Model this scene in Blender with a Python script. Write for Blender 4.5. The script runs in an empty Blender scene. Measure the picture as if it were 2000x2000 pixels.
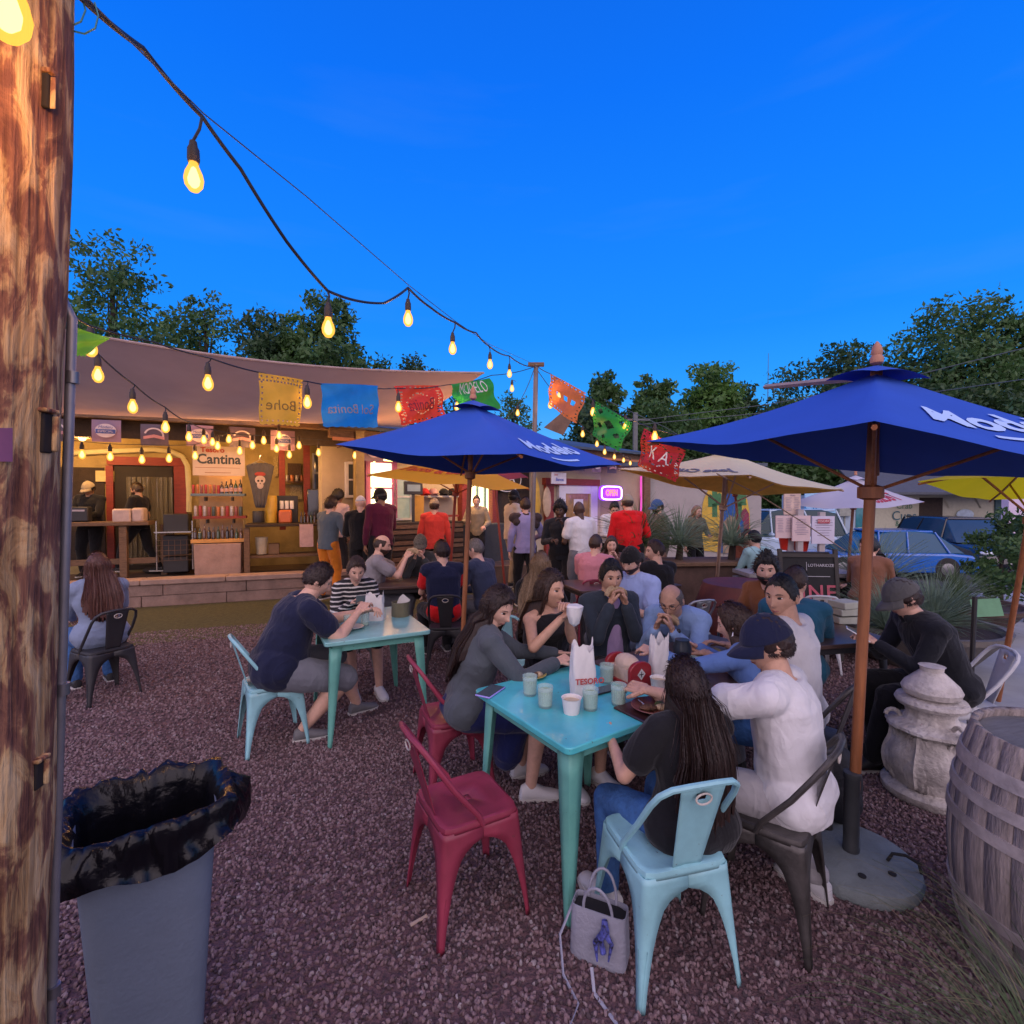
import bpy, bmesh, math, random
import numpy as np
from mathutils import Vector, Matrix, noise
R = math.radians
random.seed(7); rng = np.random.default_rng(7)
SC = bpy.context.scene
# ---------------------------------------------------------------- camera
CAMH, F, PITCH = 1.74, 975.0, math.atan(25/975.0)
cd = bpy.data.cameras.new('camera'); cam = bpy.data.objects.new('camera', cd); SC.collection.objects.link(cam)
cam.location = (0, 0, CAMH); cam.rotation_euler = (R(90)-PITCH, 0, 0)
cd.sensor_width = 36; cd.lens = 36*F/2000; cd.clip_start = .05; cd.clip_end = 600
SC.camera = cam
SC.render.resolution_x = SC.render.resolution_y = 1024
# ---------------------------------------------------------------- dusk sky: deep blue, with the afterglow behind the camera
W = bpy.data.worlds.new('World'); SC.world = W; W.use_nodes = True
nt = W.node_tree; nt.nodes.clear()
def N(t, **k):
    n = nt.nodes.new(t)
    for a, b in k.items(): setattr(n, a, b)
    return n
tc = N('ShaderNodeTexCoord'); sep = N('ShaderNodeSeparateXYZ'); nt.links.new(tc.outputs['Generated'], sep.inputs[0])
ramp = N('ShaderNodeValToRGB'); nt.links.new(sep.outputs['Z'], ramp.inputs[0])
el = ramp.color_ramp.elements
el[0].position = 0.0; el[0].color = (.26, .56, .94, 1)
el[1].position = 1.0; el[1].color = (.004, .07, .50, 1)
for p, c in ((.10, (.085, .43, .98, 1)), (.2, (.015, .32, .98, 1)), (.3, (.004, .25, .98, 1)), (.62, (.0, .155, .88, 1))):
    e = el.new(p); e.color = c
glow = N('ShaderNodeMapRange'); nt.links.new(sep.outputs['Y'], glow.inputs[0])
glow.inputs[1].default_value = .30; glow.inputs[2].default_value = -.75; glow.interpolation_type = 'SMOOTHSTEP'
mx = N('ShaderNodeMixRGB'); nt.links.new(glow.outputs[0], mx.inputs[0]); nt.links.new(ramp.outputs[0], mx.inputs[1])
mx.inputs[2].default_value = (1.50, 1.22, 1.42, 1)
sky = N('ShaderNodeTexSky', sky_type='NISHITA'); sky.sun_disc = False; sky.sun_elevation = R(1); sky.sun_rotation = R(180)
ad = N('ShaderNodeMixRGB', blend_type='ADD'); ad.inputs[0].default_value = .01
cm_ = N('ShaderNodeMapping'); cm_.inputs['Scale'].default_value = (1.2, 1.2, 9); nt.links.new(tc.outputs['Generated'], cm_.inputs[0]); cn_ = N('ShaderNodeTexNoise'); cn_.inputs['Scale'].default_value = 2.2; cn_.inputs['Detail'].default_value = 5; nt.links.new(cm_.outputs[0], cn_.inputs[0])
cr_ = N('ShaderNodeMapRange'); cr_.inputs[1].default_value = .56; cr_.inputs[2].default_value = .80; cr_.inputs[4].default_value = .07; nt.links.new(cn_.outputs[0], cr_.inputs[0]); mc_ = N('ShaderNodeMixRGB'); mc_.inputs[2].default_value = (.16, .33, .72, 1); nt.links.new(cr_.outputs[0], mc_.inputs[0]); nt.links.new(mx.outputs[0], mc_.inputs[1])
nt.links.new(mc_.outputs[0], ad.inputs[1]); nt.links.new(sky.outputs[0], ad.inputs[2])
bg = N('ShaderNodeBackground'); bg.inputs[1].default_value = 1.0; nt.links.new(ad.outputs[0], bg.inputs[0])
wo = N('ShaderNodeOutputWorld'); nt.links.new(bg.outputs[0], wo.inputs[0])
sl = bpy.data.lights.new('sun', 'SUN'); sl.energy = .25; sl.angle = R(50); sl.color = (.95, .82, 1)
so = bpy.data.objects.new('sun', sl); SC.collection.objects.link(so); so.rotation_euler = (R(48), 0, R(25))
SC.view_settings.view_transform = 'Standard'; SC.view_settings.look = 'None'
SC.view_settings.exposure = .12; SC.view_settings.gamma = 1; SC.view_settings.use_curve_mapping = False
# ---------------------------------------------------------------- picture -> place
def ray(u, v):
    x = (u-1000)/F; y = -(v-1000)/F
    c, s = math.cos(PITCH), math.sin(PITCH)
    return Vector((x, c + y*s, -s + y*c))
def G(u, v, z=0.):
    r = ray(u, v); t = (z-CAMH)/r.z; return Vector((r.x*t, r.y*t, z))
def D(u, v, Y):
    r = ray(u, v); t = Y/r.y; return Vector((r.x*t, Y, CAMH+r.z*t))
# ---------------------------------------------------------------- materials
MC = {}
def mat(name, col, rough=.6, metal=0., var=.12, vs=8., bump=0., bs=60., emit=None, es=0., spec=.5, trans=0., alpha=1., sub=0., stretch=None, col2=None, coat=0.):
    if name in MC: return MC[name]
    m = bpy.data.materials.new(name); m.use_nodes = True; t = m.node_tree; b = t.nodes['Principled BSDF']
    b.inputs['Roughness'].default_value = rough; b.inputs['Metallic'].default_value = metal
    b.inputs['Specular IOR Level'].default_value = spec
    if trans: b.inputs['Transmission Weight'].default_value = trans
    if alpha < 1: b.inputs['Alpha'].default_value = alpha
    if coat: b.inputs['Coat Weight'].default_value = coat; b.inputs['Coat Roughness'].default_value = .12
    c = tuple(col)+(1,); c2 = tuple(col2)+(1,) if col2 else tuple(max(0, x*(1-var*2)) for x in col)+(1,)
    co = t.nodes.new('ShaderNodeTexCoord'); src = co.outputs['Object']
    if stretch:
        mp = t.nodes.new('ShaderNodeMapping'); mp.inputs['Scale'].default_value = stretch
        t.links.new(src, mp.inputs[0]); src = mp.outputs[0]
    if var > 0 or col2:
        nz = t.nodes.new('ShaderNodeTexNoise'); nz.inputs['Scale'].default_value = vs; nz.inputs['Detail'].default_value = 6
        nz.inputs['Roughness'].default_value = .65
        t.links.new(src, nz.inputs[0])
        rp = t.nodes.new('ShaderNodeValToRGB'); rp.color_ramp.elements[0].position = .35; rp.color_ramp.elements[1].position = .65
        rp.color_ramp.elements[0].color = c2; rp.color_ramp.elements[1].color = c
        t.links.new(nz.outputs[0], rp.inputs[0]); t.links.new(rp.outputs[0], b.inputs['Base Color'])
    else: b.inputs['Base Color'].default_value = c
    if bump:
        nb = t.nodes.new('ShaderNodeTexNoise'); nb.inputs['Scale'].default_value = bs; nb.inputs['Detail'].default_value = 5
        t.links.new(src, nb.inputs[0]); bp = t.nodes.new('ShaderNodeBump'); bp.inputs['Strength'].default_value = bump
        bp.inputs['Distance'].default_value = .02
        t.links.new(nb.outputs[0], bp.inputs['Height']); t.links.new(bp.outputs[0], b.inputs['Normal'])
    if emit: b.inputs['Emission Color'].default_value = tuple(emit)+(1,); b.inputs['Emission Strength'].default_value = es
    MC[name] = m; return m
def thin(name, col, tr=.5, rough=.4, var=.1, vs=10):
    """thin sheet that lets light through: plastic flags, canopy cloth, leaves"""
    if name in MC: return MC[name]
    m = bpy.data.materials.new(name); m.use_nodes = True; t = m.node_tree; t.nodes.clear()
    o = t.nodes.new('ShaderNodeOutputMaterial'); d = t.nodes.new('ShaderNodeBsdfPrincipled'); s = t.nodes.new('ShaderNodeBsdfTranslucent')
    mxs = t.nodes.new('ShaderNodeMixShader'); mxs.inputs[0].default_value = tr
    co = t.nodes.new('ShaderNodeTexCoord'); nz = t.nodes.new('ShaderNodeTexNoise'); nz.inputs['Scale'].default_value = vs; nz.inputs['Detail'].default_value = 5
    rp = t.nodes.new('ShaderNodeValToRGB'); rp.color_ramp.elements[0].position = .3; rp.color_ramp.elements[1].position = .7
    rp.color_ramp.elements[0].color = tuple(x*(1-2*var) for x in col)+(1,); rp.color_ramp.elements[1].color = tuple(col)+(1,)
    t.links.new(co.outputs['Object'], nz.inputs[0]); t.links.new(nz.outputs[0], rp.inputs[0])
    t.links.new(rp.outputs[0], d.inputs['Base Color']); t.links.new(rp.outputs[0], s.inputs[0]); d.inputs['Roughness'].default_value = rough
    t.links.new(d.outputs[0], mxs.inputs[1]); t.links.new(s.outputs[0], mxs.inputs[2]); t.links.new(mxs.outputs[0], o.inputs[0])
    MC[name] = m; return m
def glowmat(name, col, s, clear=0.):
    if name in MC: return MC[name]
    m = bpy.data.materials.new(name); m.use_nodes = True; t = m.node_tree; t.nodes.clear()
    o = t.nodes.new('ShaderNodeOutputMaterial'); e = t.nodes.new('ShaderNodeEmission'); e.inputs[0].default_value = tuple(col)+(1,); e.inputs[1].default_value = s
    if clear:
        tr = t.nodes.new('ShaderNodeBsdfTransparent'); mxs = t.nodes.new('ShaderNodeMixShader'); mxs.inputs[0].default_value = clear
        t.links.new(e.outputs[0], mxs.inputs[1]); t.links.new(tr.outputs[0], mxs.inputs[2]); t.links.new(mxs.outputs[0], o.inputs[0])
    else: t.links.new(e.outputs[0], o.inputs[0])
    MC[name] = m; return m
# ---------------------------------------------------------------- objects
def tag(o, label=None, cat=None, group=None, kind=None):
    if label: o['label'] = label
    if cat: o['category'] = cat
    if group: o['group'] = group
    if kind: o['kind'] = kind
    return o
def empty(name, loc=(0, 0, 0), rz=0., label=None, cat=None, group=None, kind=None):
    o = bpy.data.objects.new(name, None); o.empty_display_size = .1; SC.collection.objects.link(o)
    o.location = loc; o.rotation_euler = (0, 0, rz); return tag(o, label, cat, group, kind)
def link(name, me, parent=None, loc=None, rz=0.):
    o = bpy.data.objects.new(name, me); SC.collection.objects.link(o)
    if parent: o.parent = parent
    if loc is not None: o.location = loc
    if rz: o.rotation_euler = (0, 0, rz)
    return o
def copy_tree(o, parent=None, mats=None):
    c = o.copy(); SC.collection.objects.link(c); c.parent = parent
    if mats and c.type == 'MESH':
        key = c.data.name + '>' + '|'.join(a+b.name for a, b in mats.items())
        if key not in MESHV:
            me = c.data.copy()
            for i, s in enumerate(me.materials):
                if s and s.name in mats: me.materials[i] = mats[s.name]
            MESHV[key] = me
        c.data = MESHV[key]
    for ch in o.children: copy_tree(ch, c, mats)
    return c
MESHV = {}
class MB:
    def __init__(s): s.v = []; s.f = []; s.n = 0; s.mi = []
    def add(s, V, Fc, M=None, mi=0):
        V = [Vector(p) for p in V]
        if M is not None: V = [M @ p for p in V]
        s.v += V; s.f += [tuple(i+s.n for i in f) for f in Fc]; s.mi += [mi]*len(Fc); s.n += len(V); return s
    def box(s, c, d, M=None, mi=0, rz=0., taper=1.):
        x, y, z = d[0]/2, d[1]/2, d[2]/2
        V = [Vector((a*x*(taper if e > 0 else 1), b*y*(taper if e > 0 else 1), e*z)) for e in (-1, 1) for a, b in ((-1, -1), (1, -1), (1, 1), (-1, 1))]
        rot = Matrix.Rotation(rz, 3, 'Z')
        V = [rot @ p + Vector(c) for p in V]
        return s.add(V, [(3, 2, 1, 0), (4, 5, 6, 7), (0, 1, 5, 4), (1, 2, 6, 5), (2, 3, 7, 6), (3, 0, 4, 7)], M, mi)
    def rings(s, rs, closed=True, cap=True, M=None, mi=0):
        n = len(rs[0]); V = [p for r in rs for p in r]; Fc = []
        for i in range(len(rs)-1):
            for j in range(n if closed else n-1):
                a = i*n+j; b = i*n+(j+1) % n
                Fc.append((a, b, b+n, a+n))
        if cap and closed: Fc += [tuple(range(n-1, -1, -1)), tuple((len(rs)-1)*n+j for j in range(n))]
        return s.add(V, Fc, M, mi)
    def tube(s, pts, r, seg=8, M=None, mi=0, flat=1.):
        pts = [Vector(p) for p in pts]; rr = r if hasattr(r, '__len__') else [r]*len(pts); rs = []; up = None
        for i, p in enumerate(pts):
            d = (pts[min(i+1, len(pts)-1)]-pts[max(i-1, 0)]); d = d.normalized() if d.length > 1e-9 else Vector((0, 0, 1))
            if up is None:
                up = Vector((0, 0, 1)) if abs(d.z) < .9 else Vector((0, 1, 0))
            a = d.cross(up).normalized(); b = a.cross(d).normalized(); up = b
            rs.append([p + a*math.cos(2*math.pi*k/seg)*rr[i] + b*math.sin(2*math.pi*k/seg)*rr[i]*flat for k in range(seg)])
        return s.rings(rs, M=M, mi=mi)
    def cap(s, a, ra, b, rb, seg=12, fl=1., side=None, M=None, mi=0):
        """tapered limb with round ends; fl flattens across `side`"""
        a = Vector(a); b = Vector(b); d = (b-a); L = d.length; d = d/L if L > 1e-6 else Vector((0, 0, 1))
        sd = Vector(side) if side is not None else (Vector((1, 0, 0)) if abs(d.x) < .9 else Vector((0, 1, 0)))
        x = (sd - d*sd.dot(d)).normalized(); y = d.cross(x)
        rs = []
        for t in (-80, -45, -15): rs.append((a + d*ra*math.sin(R(t)), ra*math.cos(R(t))))
        rs += [(a, ra), (a+(b-a)*.5, (ra+rb)/2), (b, rb)]
        for t in (15, 45, 80): rs.append((b + d*rb*math.sin(R(t)), rb*math.cos(R(t))))
        return s.rings([[c + x*q*math.cos(2*math.pi*k/seg) + y*q*fl*math.sin(2*math.pi*k/seg) for k in range(seg)] for c, q in rs], M=M, mi=mi)
    def ell(s, c, r, seg=16, ring=10, M=None, mi=0, rot=None):
        c = Vector(c); rs = []
        for i in range(ring+1):
            ph = -math.pi/2 + math.pi*(i+.02)/(ring+.04); q = math.cos(ph)
            row = [Vector((r[0]*q*math.cos(2*math.pi*k/seg), r[1]*q*math.sin(2*math.pi*k/seg), r[2]*math.sin(ph))) for k in range(seg)]
            rs.append([(rot @ p if rot else p)+c for p in row])
        return s.rings(rs, M=M, mi=mi)
    def lathe(s, prof, c=(0, 0, 0), seg=24, M=None, mi=0, f=None):
        c = Vector(c); rs = []
        for r, z in prof:
            rs.append([c + Vector((r*(f(2*math.pi*k/seg, z) if f else 1)*math.cos(2*math.pi*k/seg), r*(f(2*math.pi*k/seg, z) if f else 1)*math.sin(2*math.pi*k/seg), z)) for k in range(seg)])
        return s.rings(rs, M=M, mi=mi)
    def grid(s, P, M=None, mi=0, hole=None):
        r, c = len(P), len(P[0]); V = [p for row in P for p in row]; Fc = []
        for i in range(r-1):
            for j in range(c-1):
                if hole and hole(i, j): continue
                a = i*c+j; Fc.append((a, a+1, a+c+1, a+c))
        return s.add(V, Fc, M, mi)
    def slab(s, poly, z0, z1, M=None, mi=0):
        n = len(poly); V = [(p[0], p[1], z0) for p in poly]+[(p[0], p[1], z1) for p in poly]
        return s.add(V, [tuple(range(n-1, -1, -1)), tuple(range(n, 2*n))]+[(i, (i+1) % n, n+(i+1) % n, n+i) for i in range(n)], M, mi)
    def mesh(s, name, m, smooth=True):
        me = bpy.data.meshes.new(name); me.from_pydata([tuple(p) for p in s.v], [], s.f)
        for x in (m if isinstance(m, (list, tuple)) else [m]): me.materials.append(x)
        if isinstance(m, (list, tuple)): me.polygons.foreach_set('material_index', s.mi)
        if smooth:
            me.polygons.foreach_set('use_smooth', [True]*len(me.polygons))
            try: me.set_sharp_from_angle(angle=R(40 if smooth is True else smooth))
            except Exception: pass
        me.update(); return me
    def build(s, name, m, parent=None, smooth=True, loc=None, rz=0., bevel=0.):
        o = link(name, s.mesh(name, m, smooth), parent, loc, rz)
        if bevel:
            b = o.modifiers.new('bevel', 'BEVEL'); b.width = bevel; b.segments = 2; b.limit_method = 'ANGLE'
        return o
def bake(mb, vox, smooth=3, disp=(), name='m', matl=None, extra=None):
    """voxel-merge overlapping shapes into one skin, smooth, add folds"""
    me = mb.mesh(name, matl, False); o = bpy.data.objects.new('tmp', me); SC.collection.objects.link(o)
    r = o.modifiers.new('r', 'REMESH'); r.mode = 'VOXEL'; r.voxel_size = vox
    if smooth: q = o.modifiers.new('s', 'SMOOTH'); q.iterations = smooth; q.factor = .5
    for (sc, st, kind) in disp:
        key = '%s%.3f' % (kind, sc); tx = bpy.data.textures.get(key)
        if not tx:
            tx = bpy.data.textures.new(key, kind); tx.noise_scale = sc
            if kind == 'MARBLE': tx.marble_type = 'SHARP'; tx.turbulence = 6
        d = o.modifiers.new('d', 'DISPLACE'); d.texture = tx; d.strength = st; d.mid_level = .5; d.texture_coords = 'LOCAL'
    dg = bpy.context.evaluated_depsgraph_get(); nm = bpy.data.meshes.new_from_object(o.evaluated_get(dg))
    bpy.data.objects.remove(o); bpy.data.meshes.remove(me)
    nm.name = name; nm.materials.clear(); nm.materials.append(matl)
    if extra is not None and extra.n:
        bm = bmesh.new(); bm.from_mesh(nm); em = extra.mesh('x', matl); bm.from_mesh(em); bm.to_mesh(nm); bm.free(); bpy.data.meshes.remove(em)
    nm.polygons.foreach_set('use_smooth', [True]*len(nm.polygons)); nm.update()
    return nm
def basis(o, x, y, z=None):
    x = Vector(x).normalized(); y = Vector(y); y = (y - x*y.dot(x)).normalized(); z = x.cross(y)
    return Matrix(((x.x, y.x, z.x, o[0]), (x.y, y.y, z.y, o[1]), (x.z, y.z, z.z, o[2]), (0, 0, 0, 1)))
TXT = {}
def text(s, size, m, M, parent=None, name='lettering', ext=.002, shear=0., align='CENTER', bold=0., spacing=1., sx=1., warp=None):
    """words as raised or printed letters; M maps the text plane (x right, y up) into the place"""
    cu = bpy.data.curves.new('t', 'FONT'); cu.body = s; cu.size = size; cu.extrude = ext; cu.shear = shear; cu.align_x = align; cu.align_y = 'CENTER'
    cu.offset = bold; cu.space_character = spacing; cu.resolution_u = 3
    o = bpy.data.objects.new('t', cu); SC.collection.objects.link(o)
    dg = bpy.context.evaluated_depsgraph_get(); me = bpy.data.meshes.new_from_object(o.evaluated_get(dg))
    bpy.data.objects.remove(o); bpy.data.curves.remove(cu)
    me.materials.clear(); me.materials.append(m)
    me.transform(Matrix.Diagonal((sx, 1, 1, 1)))
    if warp:
        bm = bmesh.new(); bm.from_mesh(me)
        bmesh.ops.subdivide_edges(bm, edges=[e for e in bm.edges if e.calc_length() > .05], cuts=2)
        for v in bm.verts: v.co = warp(v.co)
        bm.to_mesh(me); bm.free()
    if M is not None: me.transform(M)
    return link(name, me, parent)
def lampobj(name, loc, e, col, r, parent=None):
    l = bpy.data.lights.new(name, 'POINT'); l.energy = e; l.color = col; l.shadow_soft_size = r
    o = bpy.data.objects.new(name, l); SC.collection.objects.link(o); o.location = loc
    if parent: o.parent = parent
    return o
# ================================================================ ground
def sst(a, b, x): t = min(1, max(0, (x-a)/(b-a))); return t*t*(3-2*t)
def gz(x, y): return -.62*sst(5.2, 7.5, x-.12*max(0, y-9))*sst(9.5, 13, y)-.62*sst(15.5, 18, y)*(1-sst(5.2, 7.5, x-.12*max(0, y-9))*1)
xs = [-150, -60, -30, -16]+[-10+.5*i for i in range(61)]+[26, 40, 80, 150]; ys = [-30, -8, -2, 0]+[.5+.5*i for i in range(50)]+[32, 45, 80, 200]
q = MB(); q.grid([[Vector((x, y, gz(x, y)-.004)) for x in xs] for y in ys])
q.build('ground', mat('ground_dirt', (.125, .085, .088), .95, var=.25, vs=3, bump=.6, bs=40, col2=(.075, .05, .055)), smooth=True).data.name
tag(bpy.data.objects['ground'], kind='structure')
gravm = mat('gravel_bed', (.17, .09, .096), .95, col2=(.06, .04, .046), vs=55, bump=1., bs=55)
q = MB(); q.grid([[Vector((-9+.4*i, .2+.4*j, 0.0)) for i in range(44)] for j in range(32)], hole=lambda j, i: (-9+.4*i) > 2.7+.65*max(0, (.2+.4*j)-3.0) and (.2+.4*j) > 2.6)
tag(q.build('gravel_bed', gravm), kind='structure')
def stonemat():
    m = bpy.data.materials.new('gravel_stone'); m.use_nodes = True; t = m.node_tree; b = t.nodes['Principled BSDF']; b.inputs['Roughness'].default_value = .85
    a = t.nodes.new('ShaderNodeAttribute'); a.attribute_type = 'INSTANCER'; a.attribute_name = 'tone'
    r = t.nodes.new('ShaderNodeValToRGB'); e = r.color_ramp.elements
    e[0].color = (.06, .040, .046, 1); e[1].position = 1; e[1].color = (.34, .29, .30, 1)
    for p, c in ((.25, (.125, .078, .085, 1)), (.55, (.215, .132, .140, 1)), (.85, (.26, .178, .188, 1)), (.96, (.28, .21, .22, 1))):
        x = e.new(p); x.color = c
    nz = t.nodes.new('ShaderNodeTexNoise'); nz.inputs['Scale'].default_value = 90; mxx = t.nodes.new('ShaderNodeMixRGB'); mxx.blend_type = 'MULTIPLY'; mxx.inputs[0].default_value = .35
    t.links.new(a.outputs['Fac'], r.inputs[0]); t.links.new(r.outputs[0], mxx.inputs[1]); t.links.new(nz.outputs[0], mxx.inputs[2]); t.links.new(mxx.outputs[0], b.inputs['Base Color'])
    return m
STONE = stonemat()
def pebbles(name, poly, dens, size, seed, label=None):
    me = bpy.data.meshes.new('pebble_area'); me.from_pydata([(x, y, 0.004) for x, y in poly], [], [tuple(range(len(poly)))]); o = link(name, me)
    ng = bpy.data.node_groups.new(name, 'GeometryNodeTree'); ng.interface.new_socket('Geometry', in_out='INPUT', socket_type='NodeSocketGeometry'); ng.interface.new_socket('Geometry', in_out='OUTPUT', socket_type='NodeSocketGeometry')
    A = lambda t_, **k: (lambda n: ([setattr(n, a, b) for a, b in k.items()], n)[1])(ng.nodes.new(t_))
    gi, go = A('NodeGroupInput'), A('NodeGroupOutput'); L = ng.links.new
    dp = A('GeometryNodeDistributePointsOnFaces'); dp.inputs['Density'].default_value = dens; dp.inputs['Seed'].default_value = seed; L(gi.outputs[0], dp.inputs[0])
    ico = A('GeometryNodeMeshIcoSphere'); ico.inputs['Radius'].default_value = size; ico.inputs['Subdivisions'].default_value = 2 if size > .009 and dens < 4500 else 1
    sp = A('GeometryNodeSetPosition'); nz = A('ShaderNodeTexNoise'); nz.inputs['Scale'].default_value = 1/size*.9
    vs_ = A('ShaderNodeVectorMath', operation='SUBTRACT'); vs_.inputs[1].default_value = (.5, .5, .5); L(nz.outputs['Color'], vs_.inputs[0])
    vm = A('ShaderNodeVectorMath', operation='SCALE'); vm.inputs['Scale'].default_value = size*1.5; L(vs_.outputs[0], vm.inputs[0]); L(vm.outputs[0], sp.inputs['Offset']); L(ico.outputs[0], sp.inputs[0])
    sm = A('GeometryNodeSetMaterial'); sm.inputs['Material'].default_value = STONE; L(sp.outputs[0], sm.inputs[0])
    ip = A('GeometryNodeInstanceOnPoints'); L(dp.outputs[0], ip.inputs['Points']); L(sm.outputs[0], ip.inputs['Instance'])
    rr = A('FunctionNodeRandomValue', data_type='FLOAT_VECTOR'); rr.inputs[1].default_value = (6.28, 6.28, 6.28); L(rr.outputs[0], ip.inputs['Rotation'])
    rs_ = A('FunctionNodeRandomValue', data_type='FLOAT_VECTOR'); rs_.inputs[0].default_value = (.5, .45, .35); rs_.inputs[1].default_value = (1.25, 1.0, .8); L(rs_.outputs[0], ip.inputs['Scale'])
    st = A('GeometryNodeStoreNamedAttribute', data_type='FLOAT', domain='INSTANCE'); st.inputs['Name'].default_value = 'tone'; L(ip.outputs[0], st.inputs[0])
    rt = A('FunctionNodeRandomValue', data_type='FLOAT'); L(rt.outputs[1], st.inputs['Value']); L(st.outputs[0], go.inputs[0])
    md = o.modifiers.new('scatter', 'NODES'); md.node_group = ng
    me.materials.append(STONE); tag(o, label, 'gravel', kind='stuff'); return o
pebbles('gravel', [(-3.2, .8), (2.8, .8), (3.2, 2.6), (3.1, 3.6), (-4.2, 3.6), (-4.2, 1.5)], 3700, .0108, 3, 'small red and purple crushed stones covering the patio in front')
pebbles('gravel', [(-5.6, 3.0), (-4.2, 2.6), (-4.2, 3.6), (3.1, 3.6), (4.6, 5.8), (2, 8.4), (-1.2, 7.6), (-3.5, 6.9), (-7.2, 5.7)], 1700, .0125, 5, 'crushed stone under the tables further back')
# concrete walk on the right, turf strip and low stone kerb wall on the left
q = MB(); q.grid([[Vector((x, y, gz(x, y)+.002)) for x in [2.75+.65*max(0, y-3)+i*.5 for i in range(17)]] for y in [2.4+.4*k for k in range(18)]])
tag(q.build('concrete_walk', mat('concrete_pale', (.36, .37, .38), .9, var=.1, vs=2.5, bump=.2, bs=60)), kind='structure')
q = MB(); q.grid([[Vector((x, y, gz(x, y)+.004)) for x in np.linspace(4.9+.12*max(0, y-9), 60, 40)] for y in np.linspace(10.2, 34, 24)])
tag(q.build('road', mat('asphalt', (.10, .105, .115), .9, var=.15, vs=3, bump=.3, bs=80)), kind='structure')
w1d = Vector((.922, .387, 0)); w1n = Vector((-.387, .922, 0)); LW0 = G(60, 1200, 0); LWv = G(640, 1165, 0)
ld = (LWv-LW0).normalized(); ln = Vector((-ld.y, ld.x, 0))
T = [G(60, 1290, .004), G(455, 1283, .004), G(500, 1240, .004), G(640, 1200, .004), G(760, 1180, .004)]
q = MB(); tp = [LW0-ld*1.5+Vector((0, 0, .006)), LW0+ld*8.2+Vector((0, 0, .006))]; far_ = [tp[0]+(tp[1]-tp[0])*k/20 for k in range(21)]
nr_ = [f-ln*(2.45+.05*math.sin(i*1.3)) for i, f in enumerate(far_)]; q.grid([[a.lerp(b, k/5) for k in range(6)] for a, b in zip(nr_, far_)])
tag(q.build('turf_strip', mat('turf', (.085, .085, .030), .95, col2=(.05, .05, .02), vs=18, bump=.8, bs=90)), kind='structure')
# low kerb wall with stone blocks, porch deck behind
bw = empty('low_stone_wall', LW0-ld*1.5, math.atan2(ld.y, ld.x), 'low pinkish block wall edging the raised porch on the left', 'wall')
stm = mat('kerb_stone', (.30, .20, .165), .9, var=.18, vs=4, bump=.6, bs=25); s = 0; k = 0
MR = random.Random(3)
while s < 7.4:
    L_ = MR.uniform(1.2, 1.8)
    for r_, (z0, z1) in enumerate(((0, .178), (.181, .36))):
        q = MB(); q.box((s+L_/2+.3*r_, .13+MR.uniform(-.012, .012), (z0+z1)/2), (L_-.006, .26, z1-z0)); q.build('stone_block', stm, bw, bevel=.012, smooth=30)
    q = MB(); q.box((s+L_/2, .12, .405), (L_-.008, .34, .085)); q.build('coping_stone', mat('coping', (.36, .25, .21), .85, var=.15, vs=5, bump=.4, bs=30), bw, bevel=.012, smooth=30); s += L_
PZ = .36
q = MB(); a, b = LW0-ld*1.5+ln*.27, LW0+ld*8.2+ln*.27; q.slab([(a.x, a.y), (b.x, b.y), (b.x+ln.x*5+1, b.y+ln.y*5), (a.x+ln.x*5, a.y+ln.y*5)], 0, PZ)
tag(q.build('porch_floor', mat('porch_brown', (.13, .085, .06), .9, var=.2, vs=5, bump=.4, bs=30)), kind='structure')
# ================================================================ restaurant
class Plane:
    def __init__(s, p, d): s.p = Vector((p[0], p[1], 0)); s.d = Vector((d[0], d[1], 0)).normalized(); s.n = Vector((-s.d.y, s.d.x, 0))
    def hit(s, u, v, off=0.):
        r = ray(u, v); c = Vector((0, 0, CAMH)); p = s.p+s.n*off; t = (p-c).dot(s.n)/r.dot(s.n); w = c+r*t; return (w-s.p).dot(s.d), w.z
    def W(s, a, off, z): return s.p+s.d*a+s.n*off+Vector((0, 0, z))
    def box(s, mb, u0, v0, u1, v1, y0, y1, mi=0, um=None):
        """box covering the picture rectangle, front face y0 behind the plane (negative = towards us)"""
        vm = (v0+v1)/2; um = (u0+u1)/2
        a0 = s.hit(u0, vm, y0)[0]; a1 = s.hit(u1, vm, y0)[0]; z0 = s.hit(um, v1, y0)[1]; z1 = s.hit(um, v0, y0)[1]
        mb.box(((a0+a1)/2, (y0+y1)/2, (z0+z1)/2), (a1-a0, y1-y0, z1-z0), mi=mi); return (a0+a1)/2, (z0+z1)/2, a1-a0, z1-z0
    def rz(s): return math.atan2(s.d.y, s.d.x)
A1 = Plane(D(165, 820, 7.6)[:2]+(0,), w1d); BEND = (-3.28, 9.1)
A1.p = Vector((BEND[0], BEND[1], 0))  # distances along the porch run negative to the left
A2 = Plane(BEND, (6.48, 5.1)); A3 = Plane((2.55, 14.4), (1, .02))
stucco = mat('stucco_yellow', (.42, .31, .13), .9, var=.20, vs=2.2, bump=.3, bs=50); stucco2 = mat('stucco_cream', (.50, .42, .30), .9, var=.06, vs=3, bump=.3, bs=50)
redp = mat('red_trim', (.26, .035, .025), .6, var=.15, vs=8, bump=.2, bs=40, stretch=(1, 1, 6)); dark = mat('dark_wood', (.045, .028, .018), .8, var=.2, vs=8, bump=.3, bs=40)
wood = mat('worn_wood', (.20, .115, .065), .75, var=.25, vs=10, bump=.35, bs=40, stretch=(1, 6, 6)); cream = mat('cream_trim', (.62, .55, .32), .7, var=.06)
whitep = mat('white_paint', (.72, .72, .74), .5, var=.04); pinkp = mat('pink_paint', (.55, .12, .28), .6, var=.08)
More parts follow.
